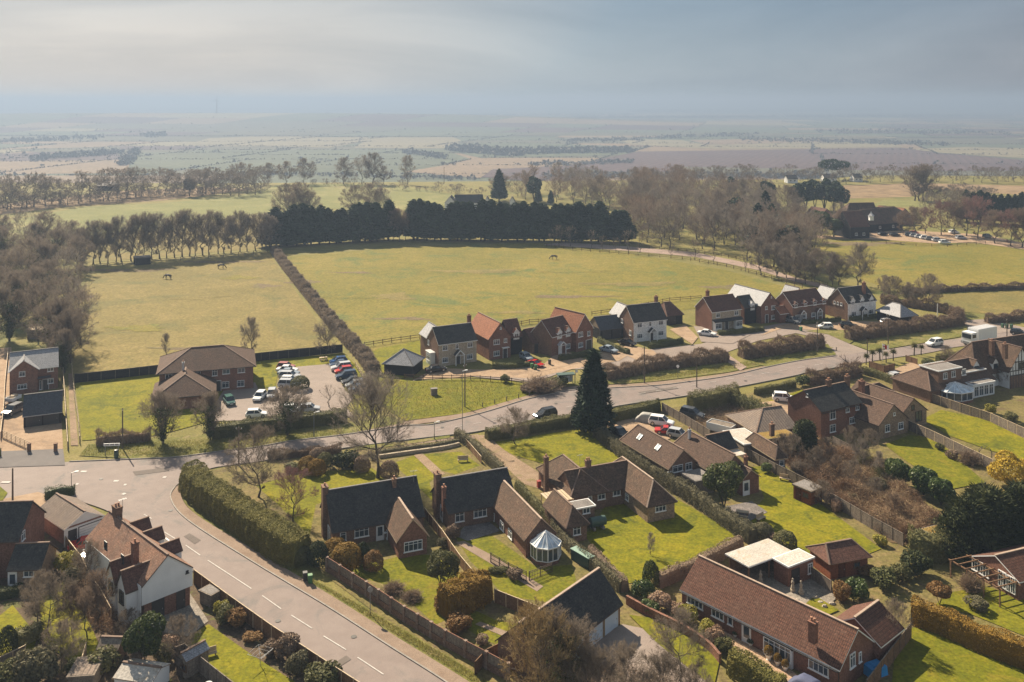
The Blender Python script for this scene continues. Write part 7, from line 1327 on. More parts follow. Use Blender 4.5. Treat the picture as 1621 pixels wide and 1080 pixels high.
# cover sheets: draped car shapes
def covered(px, py, rz, col, label, nm='covered_car'):
    r = np.random.default_rng(3); m = MB(); N_ = 14; Mx = 12; hl, hw, H_ = 2.3, 1.0, 1.5
    for i in range(N_+1):
        for j in range(Mx+1):
            u = -1+2*i/N_; v = -1+2*j/Mx; e = (1-abs(u)**3.2)*(1-abs(v)**4); cab = 1-.38*max(0, min(1, (abs(u+.08)-.38)/.25)); z = H_*(e**.35)*cab if e > 0 else 0
            m.v.append((u*hl, v*hw, max(0, z+r.normal()*.015)))
    for i in range(N_):
        for j in range(Mx): a = i*(Mx+1)+j; m.f.append((a, a+Mx+1, a+Mx+2, a+1)); m.mi.append(0)
    o = m.build(nm, simple('cover cloth', col, .8, 0, .15, 2), None, False, True); o.location = G(px, py, .12); o.rotation_euler = (0, 0, rz); return tag(o, label, 'covered car')
covered(1025, 667, R(-20), (.30, .285, .26), 'car under a pale grey cover by the road hedge'); covered(1282, 1099, R(-50), (.05, .06, .12), 'dark blue covered vehicle at the bottom edge')
# white lorry on the road
t = thing('lorry', 'white box lorry with a boxy cab driving on the main road', 'lorry', G(1550, 544, .12), rd(1530, 550, 1580, 540)+R(180)); t.scale = (1.12,)*3
m = MB(); m.box((-1.1, 0, 2.15), (6.2, 2.5, 2.5)); m.box((-1.1, 0, 3.42), (6.0, 2.3, .06), 0, 1); m.build('box_body', [M['white'], M['lead']], t)
m = MB(); m.box((3.2, 0, 1.75), (2.0, 2.4, 2.3), taper=.93); m.box((3.2, 0, .75), (2.2, 2.45, .5), 0, 1); cb = m.build('cab', [M['white'], M['metal']], t); m = MB(); m.box((4.16, 0, 2.15), (.12, 2.05, .95)); m.box((3.3, 1.19, 2.2), (1.1, .06, .7)); m.box((3.3, -1.19, 2.2), (1.1, .06, .7)); m.build('windscreen', M['car_glass'], cb, uv=False)
m = MB(); m.box((0, 0, .8), (8.2, 1.1, .3)); m.build('chassis', M['black_paint'], t)
for x in (-2.9, -1.8, 3.1):
    for y in (-1.08, 1.08): m = MB(); m.tube((x, y-.14, .5), (x, y+.14, .5), .5, .5, 14); w_ = m.build('wheel', M['tyre'], t, uv=False); m = MB(); m.tube((x, y-.15, .5), (x, y+.15, .5), .27, .27, 10); m.build('rim', M['rim'], w_, uv=False)
for y in (-.9, .9): m = MB(); m.box((4.26, y, .85), (.1, .35, .2)); m.build('headlight', M['lamp'], t, uv=False)
sheet('car_park', [(1275, 372), (1330, 374), (1390, 366), (1450, 366), (1560, 372), (1640, 390), (1640, 398), (1540, 384), (1480, 386), (1400, 380), (1300, 378)], 'gravel', 3)
for i, (x, y, c) in enumerate(((1060, 448, DGREY), (1085, 452, SILVER), (1110, 457, SILVER), (1135, 462, WHITE), (1160, 467, GREY), (1195, 473, SILVER), (1230, 485, WHITE), (985, 448, BLACK), (1310, 462, SILVER), (1275, 434, WHITE), (890, 419, WHITE), (965, 414, WHITE), (925, 444, BLACK), (1080, 440, RED), (1440, 455, GREY))): car('hatch', 1100+x/3.111, 230+y/3.111, R(-15+i*3), c, 'tiny distant car parked in the far barn car park', 'cars in the far car park', False, sc=1.15)
t = thing('skip_trailer', 'white open box trailer in the weeds beside the fence', 'trailer', G(1142, 684, .1), R(-38)); m = MB()
for a in ((0, -1.1, 4.6, .08), (0, 1.1, 4.6, .08), (-2.3, 0, .08, 2.2), (2.3, 0, .08, 2.2)): m.box((a[0], a[1], .95), (a[2], a[3], 1.3))
m.box((0, 0, .35), (4.6, 2.2, .1)); m.build('box_body', M['render_white'], t); m = MB(); m.box((0, 0, 1.45), (4.4, 2.0, .06)); m.build('load', M['timber_grey'], t)
for y in (-1.0, 1.0): m = MB(); m.tube((0, y-.1, .32), (0, y+.1, .32), .32, .32, 12); m.build('wheel', M['tyre'], t, uv=False)
# ================================================================ fences and walls
def fence(label, line, ht, mat='timber_grey', bay=1.9, post='timber_pale', pw=.10, name='panel_fence', base=0, group=None, gap=0, slat=False, cap=True, top=True, solid=True, kind='panel'):
    P = GP(line); t = thing(name, label, 'fence', P[0], 0, group); o = P[0]; np_ = 0
    for a, b in zip(P, P[1:]):
        d = b-a; L = d.length; n = max(1, round(L/bay)); u = d/L; rz = math.atan2(u.y, u.x)
        for k in range(n):
            p = a+d*(k/n)-o; q = a+d*((k+1)/n)-o
            if kind == 'panel':
                m = MB(); mid = (p+q)/2; m.box((mid.x, mid.y, base+(ht-base)/2+.02), (L/n-pw, .05, ht-base), rz); 
                if cap: m.box((mid.x, mid.y, ht+.03), (L/n-pw, .09, .04), rz, 1)
                m.build('panel', [M[mat], M[post]], t)
                if base: m = MB(); m.box((mid.x, mid.y, base/2), (L/n, .24, base), rz); m.build('wall_base', M['brick_brown'], t)
            elif kind == 'rail':
                for z_ in (ht*.45, ht*.88): m = MB(); m.bar(p+Vector((0, 0, z_)), q+Vector((0, 0, z_)), .05, .12); m.build('rail', M[mat], t, uv=False)
            elif kind == 'trellis':
                m = MB()
                for z_ in (.15, .5, .85, 1.0): m.bar(p+Vector((0, 0, ht*z_)), q+Vector((0, 0, ht*z_)), .04, .05)
                for s_ in range(7): w_ = p+(q-p)*(s_/7); m.bar(w_, w_+Vector((0, 0, ht)), .04, .04)
                m.build('panel', M[mat], t, uv=False)
            if k == n-1 or True:
                if np_ < 100: m = MB(); m.box((p.x, p.y, (ht+.08)/2), (pw, pw, ht+.08), rz); m.build('post', M[post], t, uv=False); np_ += 1
    e = P[-1]-o; m = MB(); m.box((e.x, e.y, (ht+.08)/2), (pw, pw, ht+.08)); m.build('post', M[post], t, uv=False); return t
fence('long brick based panel wall with brick piers along the curving road verge', [(518, 905), (580, 945), (640, 985), (705, 1024), (805, 1078)], 1.75, 'timber_grey', 2.6, 'brick_red', .34, 'garden_wall', .75)
fence('tall close boarded fence along the near side of the road', [(307, 925), (360, 965), (430, 1016), (522, 1078), (600, 1130)], 1.75, 'timber', 1.9, 'timber_pale', .11)
fence('grey panel fence enclosing the narrow metal shed', [(277, 1052), (292, 1046), (330, 1078), (372, 1112)], 1.75, 'timber_grey', 1.9, 'timber_grey')
fence('thin pale topped fence between the slate cottages', [(672, 820), (700, 856), (728, 897), (755, 930)], 1.4, 'timber', 1.9, 'timber_pale', .09)
fence('brown panel fence with pale posts below the cottage lawn', [(783, 955), (820, 970), (857, 985)], 1.6, 'timber', 1.9, 'timber_pale', .12)
fence('dark trellis fence around the conservatory deck', [(777, 892), (805, 908), (833, 922)], 1.3, 'fascia_dark', 1.8, 'fascia_dark', .1, 'trellis_fence', kind='trellis'); fence('short trellis section in front of the conservatory', [(838, 921), (856, 914), (874, 907)], 1.2, 'fascia_dark', 1.8, 'fascia_dark', .1, 'trellis_fence', kind='trellis')
fence('weathered panel fence between the bungalow drive and the weeds', [(1048, 652), (1085, 673), (1124, 697)], 1.7, 'timber_grey', 1.9, 'timber_grey'); fence('long weathered panel fence beside the long lawn', [(1178, 724), (1228, 752), (1278, 777), (1330, 808), (1380, 838), (1430, 866)], 1.7, 'timber_grey', 1.9, 'timber_grey')
fence('pale panel fence right of the gardens with the glass conservatory', [(1474, 637), (1520, 653), (1568, 669), (1640, 702), (1700, 730)], 1.7, 'timber_grey', 1.9, 'timber_pale'); fence('panel fence between the two right hand lawns', [(1438, 681), (1480, 700), (1525, 722), (1572, 745)], 1.7, 'timber_grey', 1.9, 'timber_pale'); fence('wavy topped fence beside the carport', [(1270, 908), (1292, 923), (1316, 940)], 1.5, 'timber_grey', 1.8, 'timber_grey')
fence('dark panel fence behind the bright lawn, left of the hipped building', [(118, 607), (160, 602.5), (205, 597.5), (251, 592)], 1.9, 'board_black', 2.2, 'timber_grey', .12); fence('dark panel fence behind the car park', [(400, 573.5), (440, 569), (490, 564), (542, 558.5)], 1.9, 'board_black', 2.2, 'timber_grey', .12)
fence('pale topped fence right of the new house', [(99, 580), (102, 630), (107, 712)], 1.3, 'timber', 2.2, 'timber_pale', .09); fence('pale post and rail fence along the grass track', [(112, 566), (118, 630), (124, 672), (126, 702)], 1.2, 'timber_pale', 2.4, 'timber_pale', .1, 'rail_fence', kind='rail'); fence('pale topped fence left of the new house', [(13, 560), (8, 612), (6, 650), (1, 696)], 1.3, 'timber', 2.2, 'timber_pale', .09)
fence('low pale panel fence at the bottom left', [(-20, 1068), (20, 1050), (40, 1040)], 1.2, 'timber_grey', 2, 'timber_pale'); fence('wandering wooden fence line through the shrubs by the white cottage', [(104, 868), (130, 902), (140, 925), (160, 955), (176, 985)], 1.5, 'timber', 1.9, 'timber_pale', .09); fence('pale gate like fence end at the bottom lawn', [(130, 1062), (136, 1040)], 1.4, 'timber_pale', 1.9, 'timber_pale')
fence('brown post and rail fence between the estate drive and the green', [(640, 601), (700, 602), (760, 603), (810, 607), (848, 613)], 1.1, 'timber', 2.2, 'timber', .11, 'rail_fence', kind='rail'); fence('split rail fence between the car park and the estate grass', [(563, 582), (575, 600), (588, 618), (602, 640)], 1.1, 'timber_pale', 1.6, 'timber_pale', .13, 'rail_fence', kind='rail'); fence('short pale rail fence beside the first black barn', [(594, 585), (604, 598)], 1.1, 'timber_pale', 1.6, 'timber_pale', .12, 'rail_fence', kind='rail'); fence('dark rail fence behind the cream fronted house', [(577, 550), (620, 543), (664, 537)], 1.2, 'timber', 2.4, 'timber', .11, 'rail_fence', kind='rail')
fence('rail fence on the field side of the pale track', [(865, 391), (935, 399), (1010, 405), (1080, 411), (1150, 423), (1210, 439), (1270, 456)], 1.2, 'timber', 4.0, 'timber', .14, 'rail_fence', kind='rail'); fence('rail fence on the wood side of the pale track', [(950, 388), (1060, 396), (1130, 404), (1190, 416), (1250, 436), (1310, 454)], 1.2, 'timber', 4.0, 'timber', .14, 'rail_fence', kind='rail'); fence('wire and post fence below the tall bare tree row', [(146, 424), (240, 416), (330, 409), (424, 400)], 1.3, 'timber_grey', 5, 'timber', .16, 'post_fence', kind='rail'); fence('fence behind the estate row beside the field', [(800, 521), (838, 513), (880, 510)], 1.2, 'timber', 2.6, 'timber', .11, 'rail_fence', kind='rail'); fence('rail fence beside the field behind the white boarded house', [(937, 500), (980, 494), (1060, 478), (1110, 474)], 1.2, 'timber', 3, 'timber', .11, 'rail_fence', kind='rail')
fence('leaning board fence at the bottom right below the pruned willow', [(1372, 1105), (1405, 1060), (1442, 1012)], 1.7, 'timber', 1.9, 'timber_grey'); fence('fence under the ivy tree by the double garage', [(752, 1070), (770, 1050), (800, 1035)], 1.4, 'timber', 1.9, 'timber', .1); fence('fence in the bramble plot by the two storey house', [(1318, 704), (1345, 718), (1372, 734)], 1.4, 'timber_grey', 1.9, 'timber_grey')
fence('thin posted fence beside the earth drive hedge', [(729, 697), (745, 715), (762, 735)], 1.2, 'timber', 1.8, 'timber_pale', .08); fence('dark rail fence in front of the palm garden', [(1376, 582), (1400, 590), (1416, 586)], 1.4, 'timber', 1.9, 'timber'); fence('low timber fence right of the palms', [(1434, 572), (1452, 578)], 1.3, 'timber', 1.9, 'timber')
fence('far boundary fence across the right hand field', [(1390, 458), (1480, 463), (1621, 459)], 1.2, 'timber_grey', 8, 'timber', .2, 'post_fence', kind='rail')
fence('post and rail fence around the far car park', [(1380, 384), (1450, 390), (1500, 391), (1560, 386)], 1.1, 'timber', 5, 'timber', .16, 'rail_fence', kind='rail')
# brick wall by the long bungalow
P = smooth_line(GP([(992, 957), (1030, 978), (1080, 1003), (1120, 1030), (1140, 1052)])); m = MB()
for a, b in zip(P, P[1:]): m.bar(a+Vector((0, 0, .5)), b+Vector((0, 0, .5)), .24, 1.0); m.bar(a+Vector((0, 0, 1.03)), b+Vector((0, 0, 1.03)), .3, .07)
tag(m.build('brick_wall', M['brick_red']), 'curving low brick wall below the variegated shrubs', 'wall')
P = smooth_line(GP([(600, 726), (650, 719), (700, 712), (727, 706)])); m = MB()
for a, b in zip(P, P[1:]): m.bar(a+Vector((0, 0, .3)), b+Vector((0, 0, .3)), .45, .62)
tag(m.build('stone_wall', M['stone_cream']), 'low stone garden wall under the mixed roadside hedge', 'wall')
# gate of the new house
a = G(4, 693); b = G(46, 712); t = thing('field_gate', 'pale five bar gate across the left gravel drive', 'gate', a); d = b-a; m = MB()
for z_ in (.25, .5, .75, 1.0, 1.25): m.bar(Vector((0, 0, z_)), d+Vector((0, 0, z_)), .05, .09)
for k in range(7): q = d*(k/6); m.bar(q+Vector((0, 0, .15)), q+Vector((0, 0, 1.3)), .07, .07)
m.build('gate_frame', M['timber_pale'], t, uv=False)
for nm, (px, py), c in (('gate_post', (46, 716), 'brick pier at the end of the pale gate'), ('gate_post', (88, 716), 'dark pier at the right of the drive opening')): m = MB(); m.box((0, 0, .7), (.45, .45, 1.4)); m.box((0, 0, 1.43), (.55, .55, .08)); o = m.build('gate_pier', M['brick_brown']); o.location = G(px, py); tag(o, c, 'pier')
# ================================================================ poles, lamps, signs
M['pole'] = simple('creosoted pole', (.10, .075, .055), .9, 0, .2, 3); M['galv'] = simple('galvanised steel', (.22, .23, .23), .5, .5, .1, 3)
def pole(px, py, h_, label, cat='telegraph pole', r=.13, name='telegraph_pole', arm=True, mat='pole'):
    t = thing(name, label, cat, G(px, py), px % 3); m = MB(); m.tube((0, 0, 0), (0, 0, h_), r, r*.7, 8); m.build('pole', M[mat], t, uv=False)
    if arm:
        m = MB(); m.bar((-.5, 0, h_-.35), (.5, 0, h_-.35), .08, .1); m.build('crossarm', M[mat], t, uv=False)
        m = MB(); [m.tube((x, 0, h_-.3), (x, 0, h_-.12), .04, .04, 6) for x in (-.42, .42)]; m.build('insulator', M['white'], t, uv=False)
    return t
pole(20, 795, 4.9, 'short dark post at the far left of the junction', 'post', .15, 'post', False); pole(194, 711, 6.8, 'dark telegraph pole behind the white name sign'); pole(378, 738, 6.2, 'telegraph pole behind the tall clipped hedge'); pole(736, 645, 8.2, 'tall telegraph pole standing on the green triangle edge'); pole(1020, 607, 7.6, 'telegraph pole on the verge left of the footpath gap'); pole(1103, 614, 4.8, 'short pole on the south side of the main road', 'post', .13, 'post', False); pole(1294, 559, 7.2, 'telegraph pole at the right end of the tall brown hedge'); pole(1373, 568, 4.4, 'pole at the estate junction mouth', 'post', .12, 'post', False); pole(1406, 544, 7.0, 'telegraph pole on the verge right of the junction'); pole(1594, 541, 5.6, 'telegraph pole at the far right of the main road')
pole(1484, 501, 3.4, 'white post at the end of the far fence', 'post', .12, 'post', False, 'white')
pole(703, 291, 12, 'floodlight mast on the skyline pasture', 'mast', .2, 'mast')
def lamp(px, py, h_, label, globe=True):
    t = thing('street_lamp', label, 'street lamp', G(px, py), .4); m = MB(); m.tube((0, 0, 0), (0, 0, 1.0), .09, .08, 8); m.tube((0, 0, 1.0), (0, 0, h_), .055, .045, 8); m.build('column', M['galv'], t, uv=False)
    m = MB(); m.bar((0, 0, h_), (.55, 0, h_+.1), .07, .07); m.box((.7, 0, h_+.1), (.5, .22, .14)); m.build('lantern', M['white'], t, uv=False)
lamp(732, 688, 11.0, 'tall street lamp in front of the telegraph pole by the main road'); lamp(497, 692, 4.2, 'slim street lamp in front of the car park hedge'); lamp(113, 781, 3.0, 'short lamp column beside the ribbed garage'); lamp(687.5, 696, 2.9, 'slim post lamp beside the main road')
def sign(px, py, h_, label, r=.32, face='white', mirrored=False):
    t = thing('road_sign', label, 'road sign', G(px, py), 0); m = MB(); m.tube((0, 0, 0), (0, 0, h_), .045, .045, 8); m.build('pole', M['galv'], t, uv=False)
    m = MB(); m.tube((0, -.06, h_-.3), (0, -.04, h_-.3), r, r, 20); m.build('sign_face', M[face], t, uv=False); return t
sign(586, 974, 3.2, 'round grey backed road sign on the verge by the panel wall', face='galv'); sign(1073, 599, 2.8, 'round white faced sign on the estate verge')
t = thing('name_sign', 'wide white village sign on two legs by the junction verge', 'sign', G(177, 721), R(4)); m = MB(); m.box((0, 0, 1.75), (2.6, .08, .42)); m.build('board', M['white'], t); tx = MB()
for k in range(15):
    if k in (5, 10): continue
    tx.box((-1.05+k*.15, -.05, 1.76), (.09, .012, .17 if k % 3 else .22))
tx.build('lettering', M['black_paint'], t, uv=False)
for x in (-1.05, 1.05): m = MB(); m.box((x, 0, .77), (.1, .1, 1.54)); m.build('leg', M['galv'], t, uv=False)
t = thing('litter_bin', 'dark green litter bin beside the village sign', 'bin', G(184, 725)); m = MB(); m.lathe([(.3, 0), (.34, .1), (.36, 1.0), (.3, 1.15)], (0, 0, 0), 12); m.build('body', M['tank_green'], t, uv=False); m = MB(); m.lathe([(.37, 1.12), (.3, 1.3), (.05, 1.36)], (0, 0, 0), 12); m.build('lid', M['black_paint'], t, uv=False)
# flag
t = thing('flag_pole', 'white flag with a red cross on a leaning pole by the road', 'flag', G(1397, 572)); m = MB(); m.tube((0, 0, 0), (0, 0, 4.0), .05, .04, 6); m.build('pole', M['white'], t, uv=False); m = MB(); n = 8
for k in range(n): x0_, x1_ = k*1.5/n, (k+1)*1.5/n; f = lambda x: .12*math.sin(x*5); m.poly([(x0_, f(x0_), 2.9-x0_*.3), (x1_, f(x1_), 2.9-x1_*.3), (x1_, f(x1_), 3.9-x1_*.3), (x0_, f(x0_), 3.9-x0_*.3)], 1 if k in (3, 4) else 0)
m.poly([(0, -.02, 3.3), (1.5, f(1.5)-.02, 2.85), (1.5, f(1.5)-.02, 3.05), (0, -.02, 3.5)], 1); m.build('flag', [M['white'], paint(RED)], t, uv=False)
# bus shelter
t = thing('bus_shelter', 'green framed glass bus shelter on the north pavement', 'bus shelter', G(897, 611), R(12)); m = MB()
for x in (-1.6, 0, 1.6):
    for y in (0, 1.3): m.box((x, y, 1.1), (.09, .09, 2.2))
m.bar((-1.7, 0, 2.15), (1.7, 0, 2.15), .1, .12); m.bar((-1.7, 1.3, 2.15), (1.7, 1.3, 2.15), .1, .12); fr_ = m.build('frame', M['tank_green'], t, uv=False); m = MB(); m.box((0, 1.3, 1.2), (3.1, .03, 1.6)); m.box((-1.6, .65, 1.2), (.03, 1.2, 1.6)); m.build('pane', M['glass_pale'], fr_, uv=False); m = MB(); m.box((0, .65, 2.28), (3.7, 1.7, .1)); m.build('roof', M['tank_green'], t); m = MB(); m.box((0, 1.05, .5), (2.6, .3, .06)); m.build('bench', M['metal'], t, uv=False)
t = thing('bus_stop', 'bus stop flag pole right of the shelter', 'bus stop', G(911, 608)); m = MB(); m.tube((0, 0, 0), (0, 0, 2.9), .05, .05, 8); m.build('pole', M['galv'], t, uv=False); m = MB(); m.box((.25, 0, 2.6), (.45, .05, .55)); m.box((.25, -.03, 2.7), (.3, .02, .12), 0, 1); m.build('sign_face', [M['white'], paint(BLUE)], t, uv=False)
# bins, boxes
BIN = {}
def wheelie(px, py, col, label, rz=0.3, z=.1, group=None):
    t = thing('wheelie_bin', label, 'wheelie bin', G(px, py, z), rz, group)
    if not BIN:
        m = MB(); m.box((0, 0, .5), (.46, .5, .9), taper=1.18); BIN['b'] = m.mesh('body', M['white'], uv=False); m = MB(); m.box((0, -.02, 1.0), (.58, .64, .08), taper=.9); BIN['l'] = m.mesh('lid', M['white'], uv=False); m = MB(); m.tube((-.24, .26, .12), (.24, .26, .12), .11, .11, 10); BIN['w'] = m.mesh('wheel', M['tyre'], uv=False)
    mt = simple('bin plastic', col, .5, 0, .08, 2)
    for nm, k in (('body', 'b'), ('lid', 'l')): o = link(nm, BIN[k], t); o.material_slots[0].link = 'OBJECT'; o.material_slots[0].material = mt
    link('wheel', BIN['w'], t)
wheelie(491, 923, (.05, .16, .05), 'green wheelie bin on the verge by the road'); wheelie(483, 919, (.03, .03, .032), 'black wheelie bin left of the green one by the road'); wheelie(842, 583, (.05, .16, .05), 'green wheelie bin beside the red car'); wheelie(848, 585, (.04, .13, .05), 'second green wheelie bin in front of the dormer house'); wheelie(1268, 524, (.05, .16, .07), 'green bin at the estate verge'); wheelie(870, 577, (.03, .03, .03), 'black bin beside the drive of the dormer house'); wheelie(853, 772, (.30, .04, .03), 'red bin outside the hipped bungalow')
for px, py in ((1587, 519), (1594, 519.5), (1601, 520)): wheelie(px, py, (.04, .10, .05), 'bin in the short row by the pale drive', group='bins by the pale drive')
t = thing('utility_cabinet', 'small stone grey utility box on the green triangle', 'cabinet', G(687, 626), .3); m = MB(); m.box((0, 0, .65), (1.2, .8, 1.3)); m.build('body', M['timber_grey'], t); m = MB(); m.box((0, 0, 1.35), (1.35, .95, .12)); m.build('lid', M['felt'], t)
t = thing('oil_tank', 'dark green horizontal oil tank on blocks behind the bungalow', 'oil tank', G(946, 838), R(22)); m = MB(); m.tube((-1.1, 0, 1.1), (1.1, 0, 1.1), .62, .62, 16); [m.tube((x, 0, 1.1), (x+.08, 0, 1.1), .65, .65, 16) for x in (-.7, 0, .6)]; m.build('tank', M['tank_green'], t, uv=False); m = MB(); [m.box((x, 0, .25), (.3, 1.2, .5)) for x in (-.7, .7)]; m.build('support', M['kerb'], t)
t = thing('storage_bunker', 'long pale green lidded store beside the narrow hedge', 'store', G(922, 893), R(-52)); m = MB(); m.box((0, 0, .7), (3.2, 1.0, 1.4)); m.build('body', M['tank_green'], t); m = MB(); m.box((0, 0, 1.45), (3.4, 1.15, .1)); m.build('lid', simple('pale green lid', (.20, .30, .24), .6), t)
t = thing('tarpaulin', 'bright blue tarpaulin over a stack beside the bungalow gable', 'tarpaulin', G(1385, 1068), R(25)); m = MB(); m.box((0, 0, .5), (2.1, 1.5, 1.0), taper=.9); m.box((.1, .1, 1.06), (1.3, 1.0, .14), taper=.8); m.build('cover', simple('blue tarpaulin', (.02, .22, .50), .5, 0, .15, 2), t); m = MB(); m.box((0, 0, .05), (2.3, 1.7, .1)); m.build('pallet', M['timber'], t)
t = thing('water_butt', 'grey barrel by the panel fence in the bottom left garden', 'barrel', G(330, 1098)); m = MB(); m.lathe([(.35, 0), (.4, .4), (.38, .95)], (0, 0, 0), 12); m.build('body', M['metal'], t, uv=False); m = MB(); m.lathe([(.4, .95), (.36, 1.03)], (0, 0, 0), 12); m.build('lid', M['lead'], t, uv=False)
# ---- benches, tables, pots, statues
def bench(px, py, rz, label, table=False):
    t = thing('picnic_table' if table else 'garden_bench', label, 'table' if table else 'bench', G(px, py), rz); m = MB(); m.box((0, 0, .74 if table else .45), (1.7, .75 if table else .45, .06)); m.build('tabletop' if table else 'seat', M['timber_pale'], t)
    for x in (-.7, .7): m = MB(); m.box((x, 0, .36 if table else .22), (.08, .6 if table else .42, .72 if table else .43)); m.build('leg', M['timber'], t)
    if table:
        for y in (-.75, .75): m = MB(); m.box((0, y, .45), (1.7, .26, .05)); [m.box((x, y, .22), (.08, .2, .42)) for x in (-.6, .6)]; m.build('seat', M['timber_pale'], t)
    else: m = MB(); m.box((0, .22, .75), (1.7, .05, .5)); m.build('backrest', M['timber_pale'], t)
bench(512, 571, R(20), 'pale picnic table on the grass behind the car park', True); bench(1175, 818, R(-20), 'pale garden table on the patio under the round evergreen', True); bench(1205, 825, R(40), 'wooden bench at the edge of the patio by the lawn'); bench(733, 732, R(10), 'small garden bench on the cottage front lawn'); bench(1243, 762, R(-25), 'pale bench against the panel fence by the rust shed'); bench(330, 1042, R(30), 'rust brown bench on the bottom left lawn')
for i, (px, py, s, k) in enumerate(((1164, 1010, .9, 0), (1188, 1024, 1.0, 0), (1217, 1046, 1.3, 1), (1231, 1055, 1.1, 1), (1243, 1063, 1.0, 1))):
    t = thing('plant_pot', ('white urn left of the front door', 'white urn right of the front door', 'large white pot with clipped ball by the long bungalow bay', 'middle white pot with clipped ball by the path', 'smallest white pot with clipped ball by the path')[i], 'plant pot', G(px, py), 0, None, (s,)*3); m = MB(); m.lathe([(.2, 0), (.24, .05), (.16, .15), (.32, .5), (.36, .55), (.3, .56)], (0, 0, 0), 12); m.build('pot', M['white'], t, uv=False); o = link('plant', shrub_mesh('gold' if k else 'leaf', 'clipped', i % 3), t); o.location = (0, 0, .45); o.scale = (.75, .75, .75 if k else .35)
for i, (px, py) in enumerate(((1255, 938), (1268, 942), (1204, 925))):
    t = thing('garden_statue', ('pale garden figure on the gravel behind the long bungalow', 'shorter pale figure among the ornaments', 'pale figure in front of the carport')[i], 'statue', G(px, py)); m = MB(); m.box((0, 0, .2), (.5, .5, .4)); m.build('plinth', M['stone_cream'], t); m = MB(); m.lathe([(.2, 0), (.24, .2), (.14, .55), (.2, .75), (.16, .95), (.07, 1.02), (.12, 1.12), (.1, 1.25), (.02, 1.3)], (0, 0, .4), 10); m.build('figure', M['stone_cream'], t, uv=False)
rg_ = random.Random(8)
for i in range(9):
    m = MB(); m.lathe([(.3, 0), (.36, .15), (.2, .32)], (0, 0, 0), 7); t = m.build('garden_stone', M['stone_cream'], None, False); tag(t, 'pale ornamental stone scattered on the gravel behind the long bungalow', 'stone', 'ornamental stones on the gravel')
    t.location = G(1245+i*9+rg_.uniform(-3, 3), 950+rg_.uniform(-12, 14)); t.scale = (rg_.uniform(.6, 1.3), rg_.uniform(.6, 1.2), rg_.uniform(.6, 1.2))
# rotary dryer, arch, bird table
t = thing('clothes_airer', 'rotary clothes airer on the bottom left lawn', 'clothes airer', G(412, 1056)); m = MB(); m.tube((0, 0, 0), (0, 0, 1.5), .03, .03, 6); m.build('pole', M['metal'], t, uv=False); m = MB()
for k in range(4): a = k*1.57+.4; m.bar((0, 0, .9), (1.3*math.cos(a), 1.3*math.sin(a), 1.6), .03, .03)
for rr in (.5, .9, 1.3):
    for k in range(4): a, b = k*1.57+.4, (k+1)*1.57+.4; z_ = .9+.7*rr/1.3; m.bar((rr*math.cos(a), rr*math.sin(a), z_), (rr*math.cos(b), rr*math.sin(b), z_), .012, .012)
m.build('arm', M['lead'], t, uv=False)
t = thing('garden_arch', 'small black metal arch beside the right garden fence', 'arch', G(1560, 728), R(-20)); m = MB()
for y in (-.4, .4):
    pr = [(-.9, 0), (-.9, 1.4), (-.6, 1.9), (0, 2.1), (.6, 1.9), (.9, 1.4), (.9, 0)]
    for a, b in zip(pr, pr[1:]): m.bar((a[0], y, a[1]), (b[0], y, b[1]), .06, .06)
for a in pr[1:-1]: m.bar((a[0], -.4, a[1]), (a[0], .4, a[1]), .05, .05)
m.build('frame', M['black_paint'], t, uv=False)
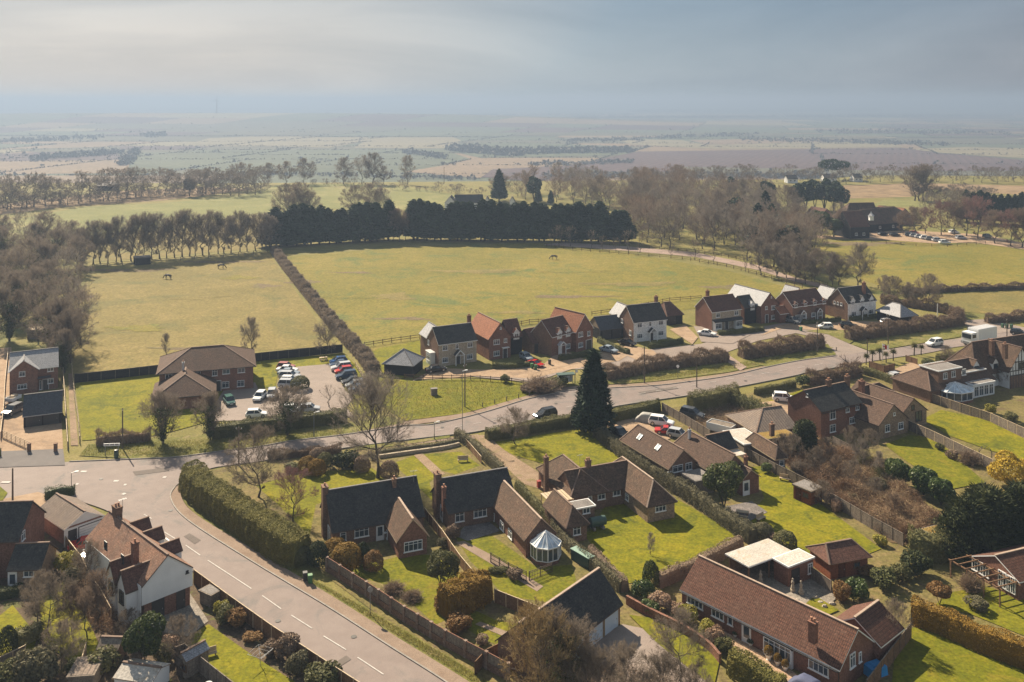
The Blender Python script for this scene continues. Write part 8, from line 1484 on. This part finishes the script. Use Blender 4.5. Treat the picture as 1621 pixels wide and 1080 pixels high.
# ---- three dark horses grazing
M['horse'] = simple('dark horse coat', (.035, .025, .02), .7, 0, .2, 3)
import bmesh
def skin_mesh(V, E, Rr, mat):
    me = bpy.data.meshes.new('body'); me.from_pydata(V, E, []); bm = bmesh.new(); bm.from_mesh(me); ly = bm.verts.layers.skin.verify(); bm.verts.ensure_lookup_table()
    for i, v in enumerate(bm.verts): v[ly].radius = (Rr[i], Rr[i]); v[ly].use_root = (i == 0)
    bm.to_mesh(me); bm.free(); me.materials.append(mat); return me
def horse(px, py, rz, label, rug=False):
    t = thing('horse', label, 'horse', G(px, py), rz, None, (1.15,)*3); V = [(-.75, 0, 1.25), (-.25, 0, 1.22), (.35, 0, 1.2), (.7, 0, 1.3), (1.05, 0, 1.05), (1.35, 0, .62), (1.5, 0, .38), (1.62, 0, .16)]; E = [(i, i+1) for i in range(7)]; Rr = [.30, .33, .31, .27, .17, .14, .13, .075]
    def leg(p, pts, rs):
        for q, r in zip(pts, rs): V.append(q); Rr.append(r); E.append((p, len(V)-1)); p = len(V)-1
    for y in (-.17, .17): leg(0, [(-.72, y, .95), (-.62, y, .72), (-.86, y, .48), (-.80, y, .1), (-.74, y, .03)], [.17, .12, .07, .05, .065]); leg(3, [(.58, y, .95), (.60, y, .55), (.58, y, .1), (.63, y, .03)], [.13, .075, .05, .06])
    leg(0, [(-.98, 0, 1.2), (-1.1, 0, .9), (-1.1, 0, .5)], [.07, .07, .04])
    o = link('body', skin_mesh(V, E, Rr, M['horse']), t); o.modifiers.new('skin', 'SKIN'); s_ = o.modifiers.new('sub', 'SUBSURF'); s_.levels = s_.render_levels = 1
    m = MB(); [m.bar((.55+.12*k, 0, 1.52-.09*k), (.68+.12*k, 0, 1.35-.12*k), .05, .16) for k in range(5)]; m.build('mane', M['black_paint'], t, uv=False)
    if rug: m = MB(); m.prism([(-.85, -.36), (.45, -.34), (.45, .34), (-.85, .36)], .9, 1.58); m.build('rug', M['lead'], t, uv=False)
horse(266, 442, R(170), 'dark horse grazing in the middle of the dry paddock'); horse(350, 425.5, R(5), 'smaller dark horse grazing nearer the tree row in the dry paddock'); horse(877, 411, R(185), 'dark horse standing alone in the large green field')
M['turbine'] = simple('grey turbine steel', (.09, .10, .11), .6)
# ---- wind turbine far out on the vale
t = thing('wind_turbine', 'lone hazy wind turbine far out on the vale', 'wind turbine', (-1515, 4700, terr(-1515, 4700)), 0, None, (.62,)*3); m = MB(); m.tube((0, 0, 0), (0, 0, 112), 4.2, 2.8, 12); m.build('tower', M['turbine'], t, uv=False); m = MB(); m.box((0, 0, 113.5), (3.5, 10, 4)); m.build('nacelle', M['turbine'], t, uv=False); m = MB(); m.tube((0, -7, 113.5), (0, -5, 113.5), .8, 1.8, 10); m.build('hub', M['turbine'], t, uv=False)
for k in range(3): a = R(78+120*k); m = MB(); m.bar((2*math.cos(a), -6.5, 113.5+2*math.sin(a)), (24*math.cos(a), -6.5, 113.5+24*math.sin(a)), 1.6, 3.6); m.bar((24*math.cos(a), -6.5, 113.5+24*math.sin(a)), (46*math.cos(a), -6.5, 113.5+46*math.sin(a)), 1.2, 2.4); m.build('blade', M['turbine'], t, uv=False)
# bollards on the green
for px, py in ((764, 645), (783, 640), (802, 635.5), (821, 631.5), (838, 627), (1163, 584), (1324, 556)): m = MB(); m.tube((0, 0, 0), (0, 0, .9), .09, .09, 8); m.tube((0, 0, .9), (0, 0, .95), .11, .06, 8); o = m.build('bollard', M['pole'], None, False); o.location = G(px, py); tag(o, 'short dark timber post along the pavement edge', 'post', 'timber posts along the pavement')
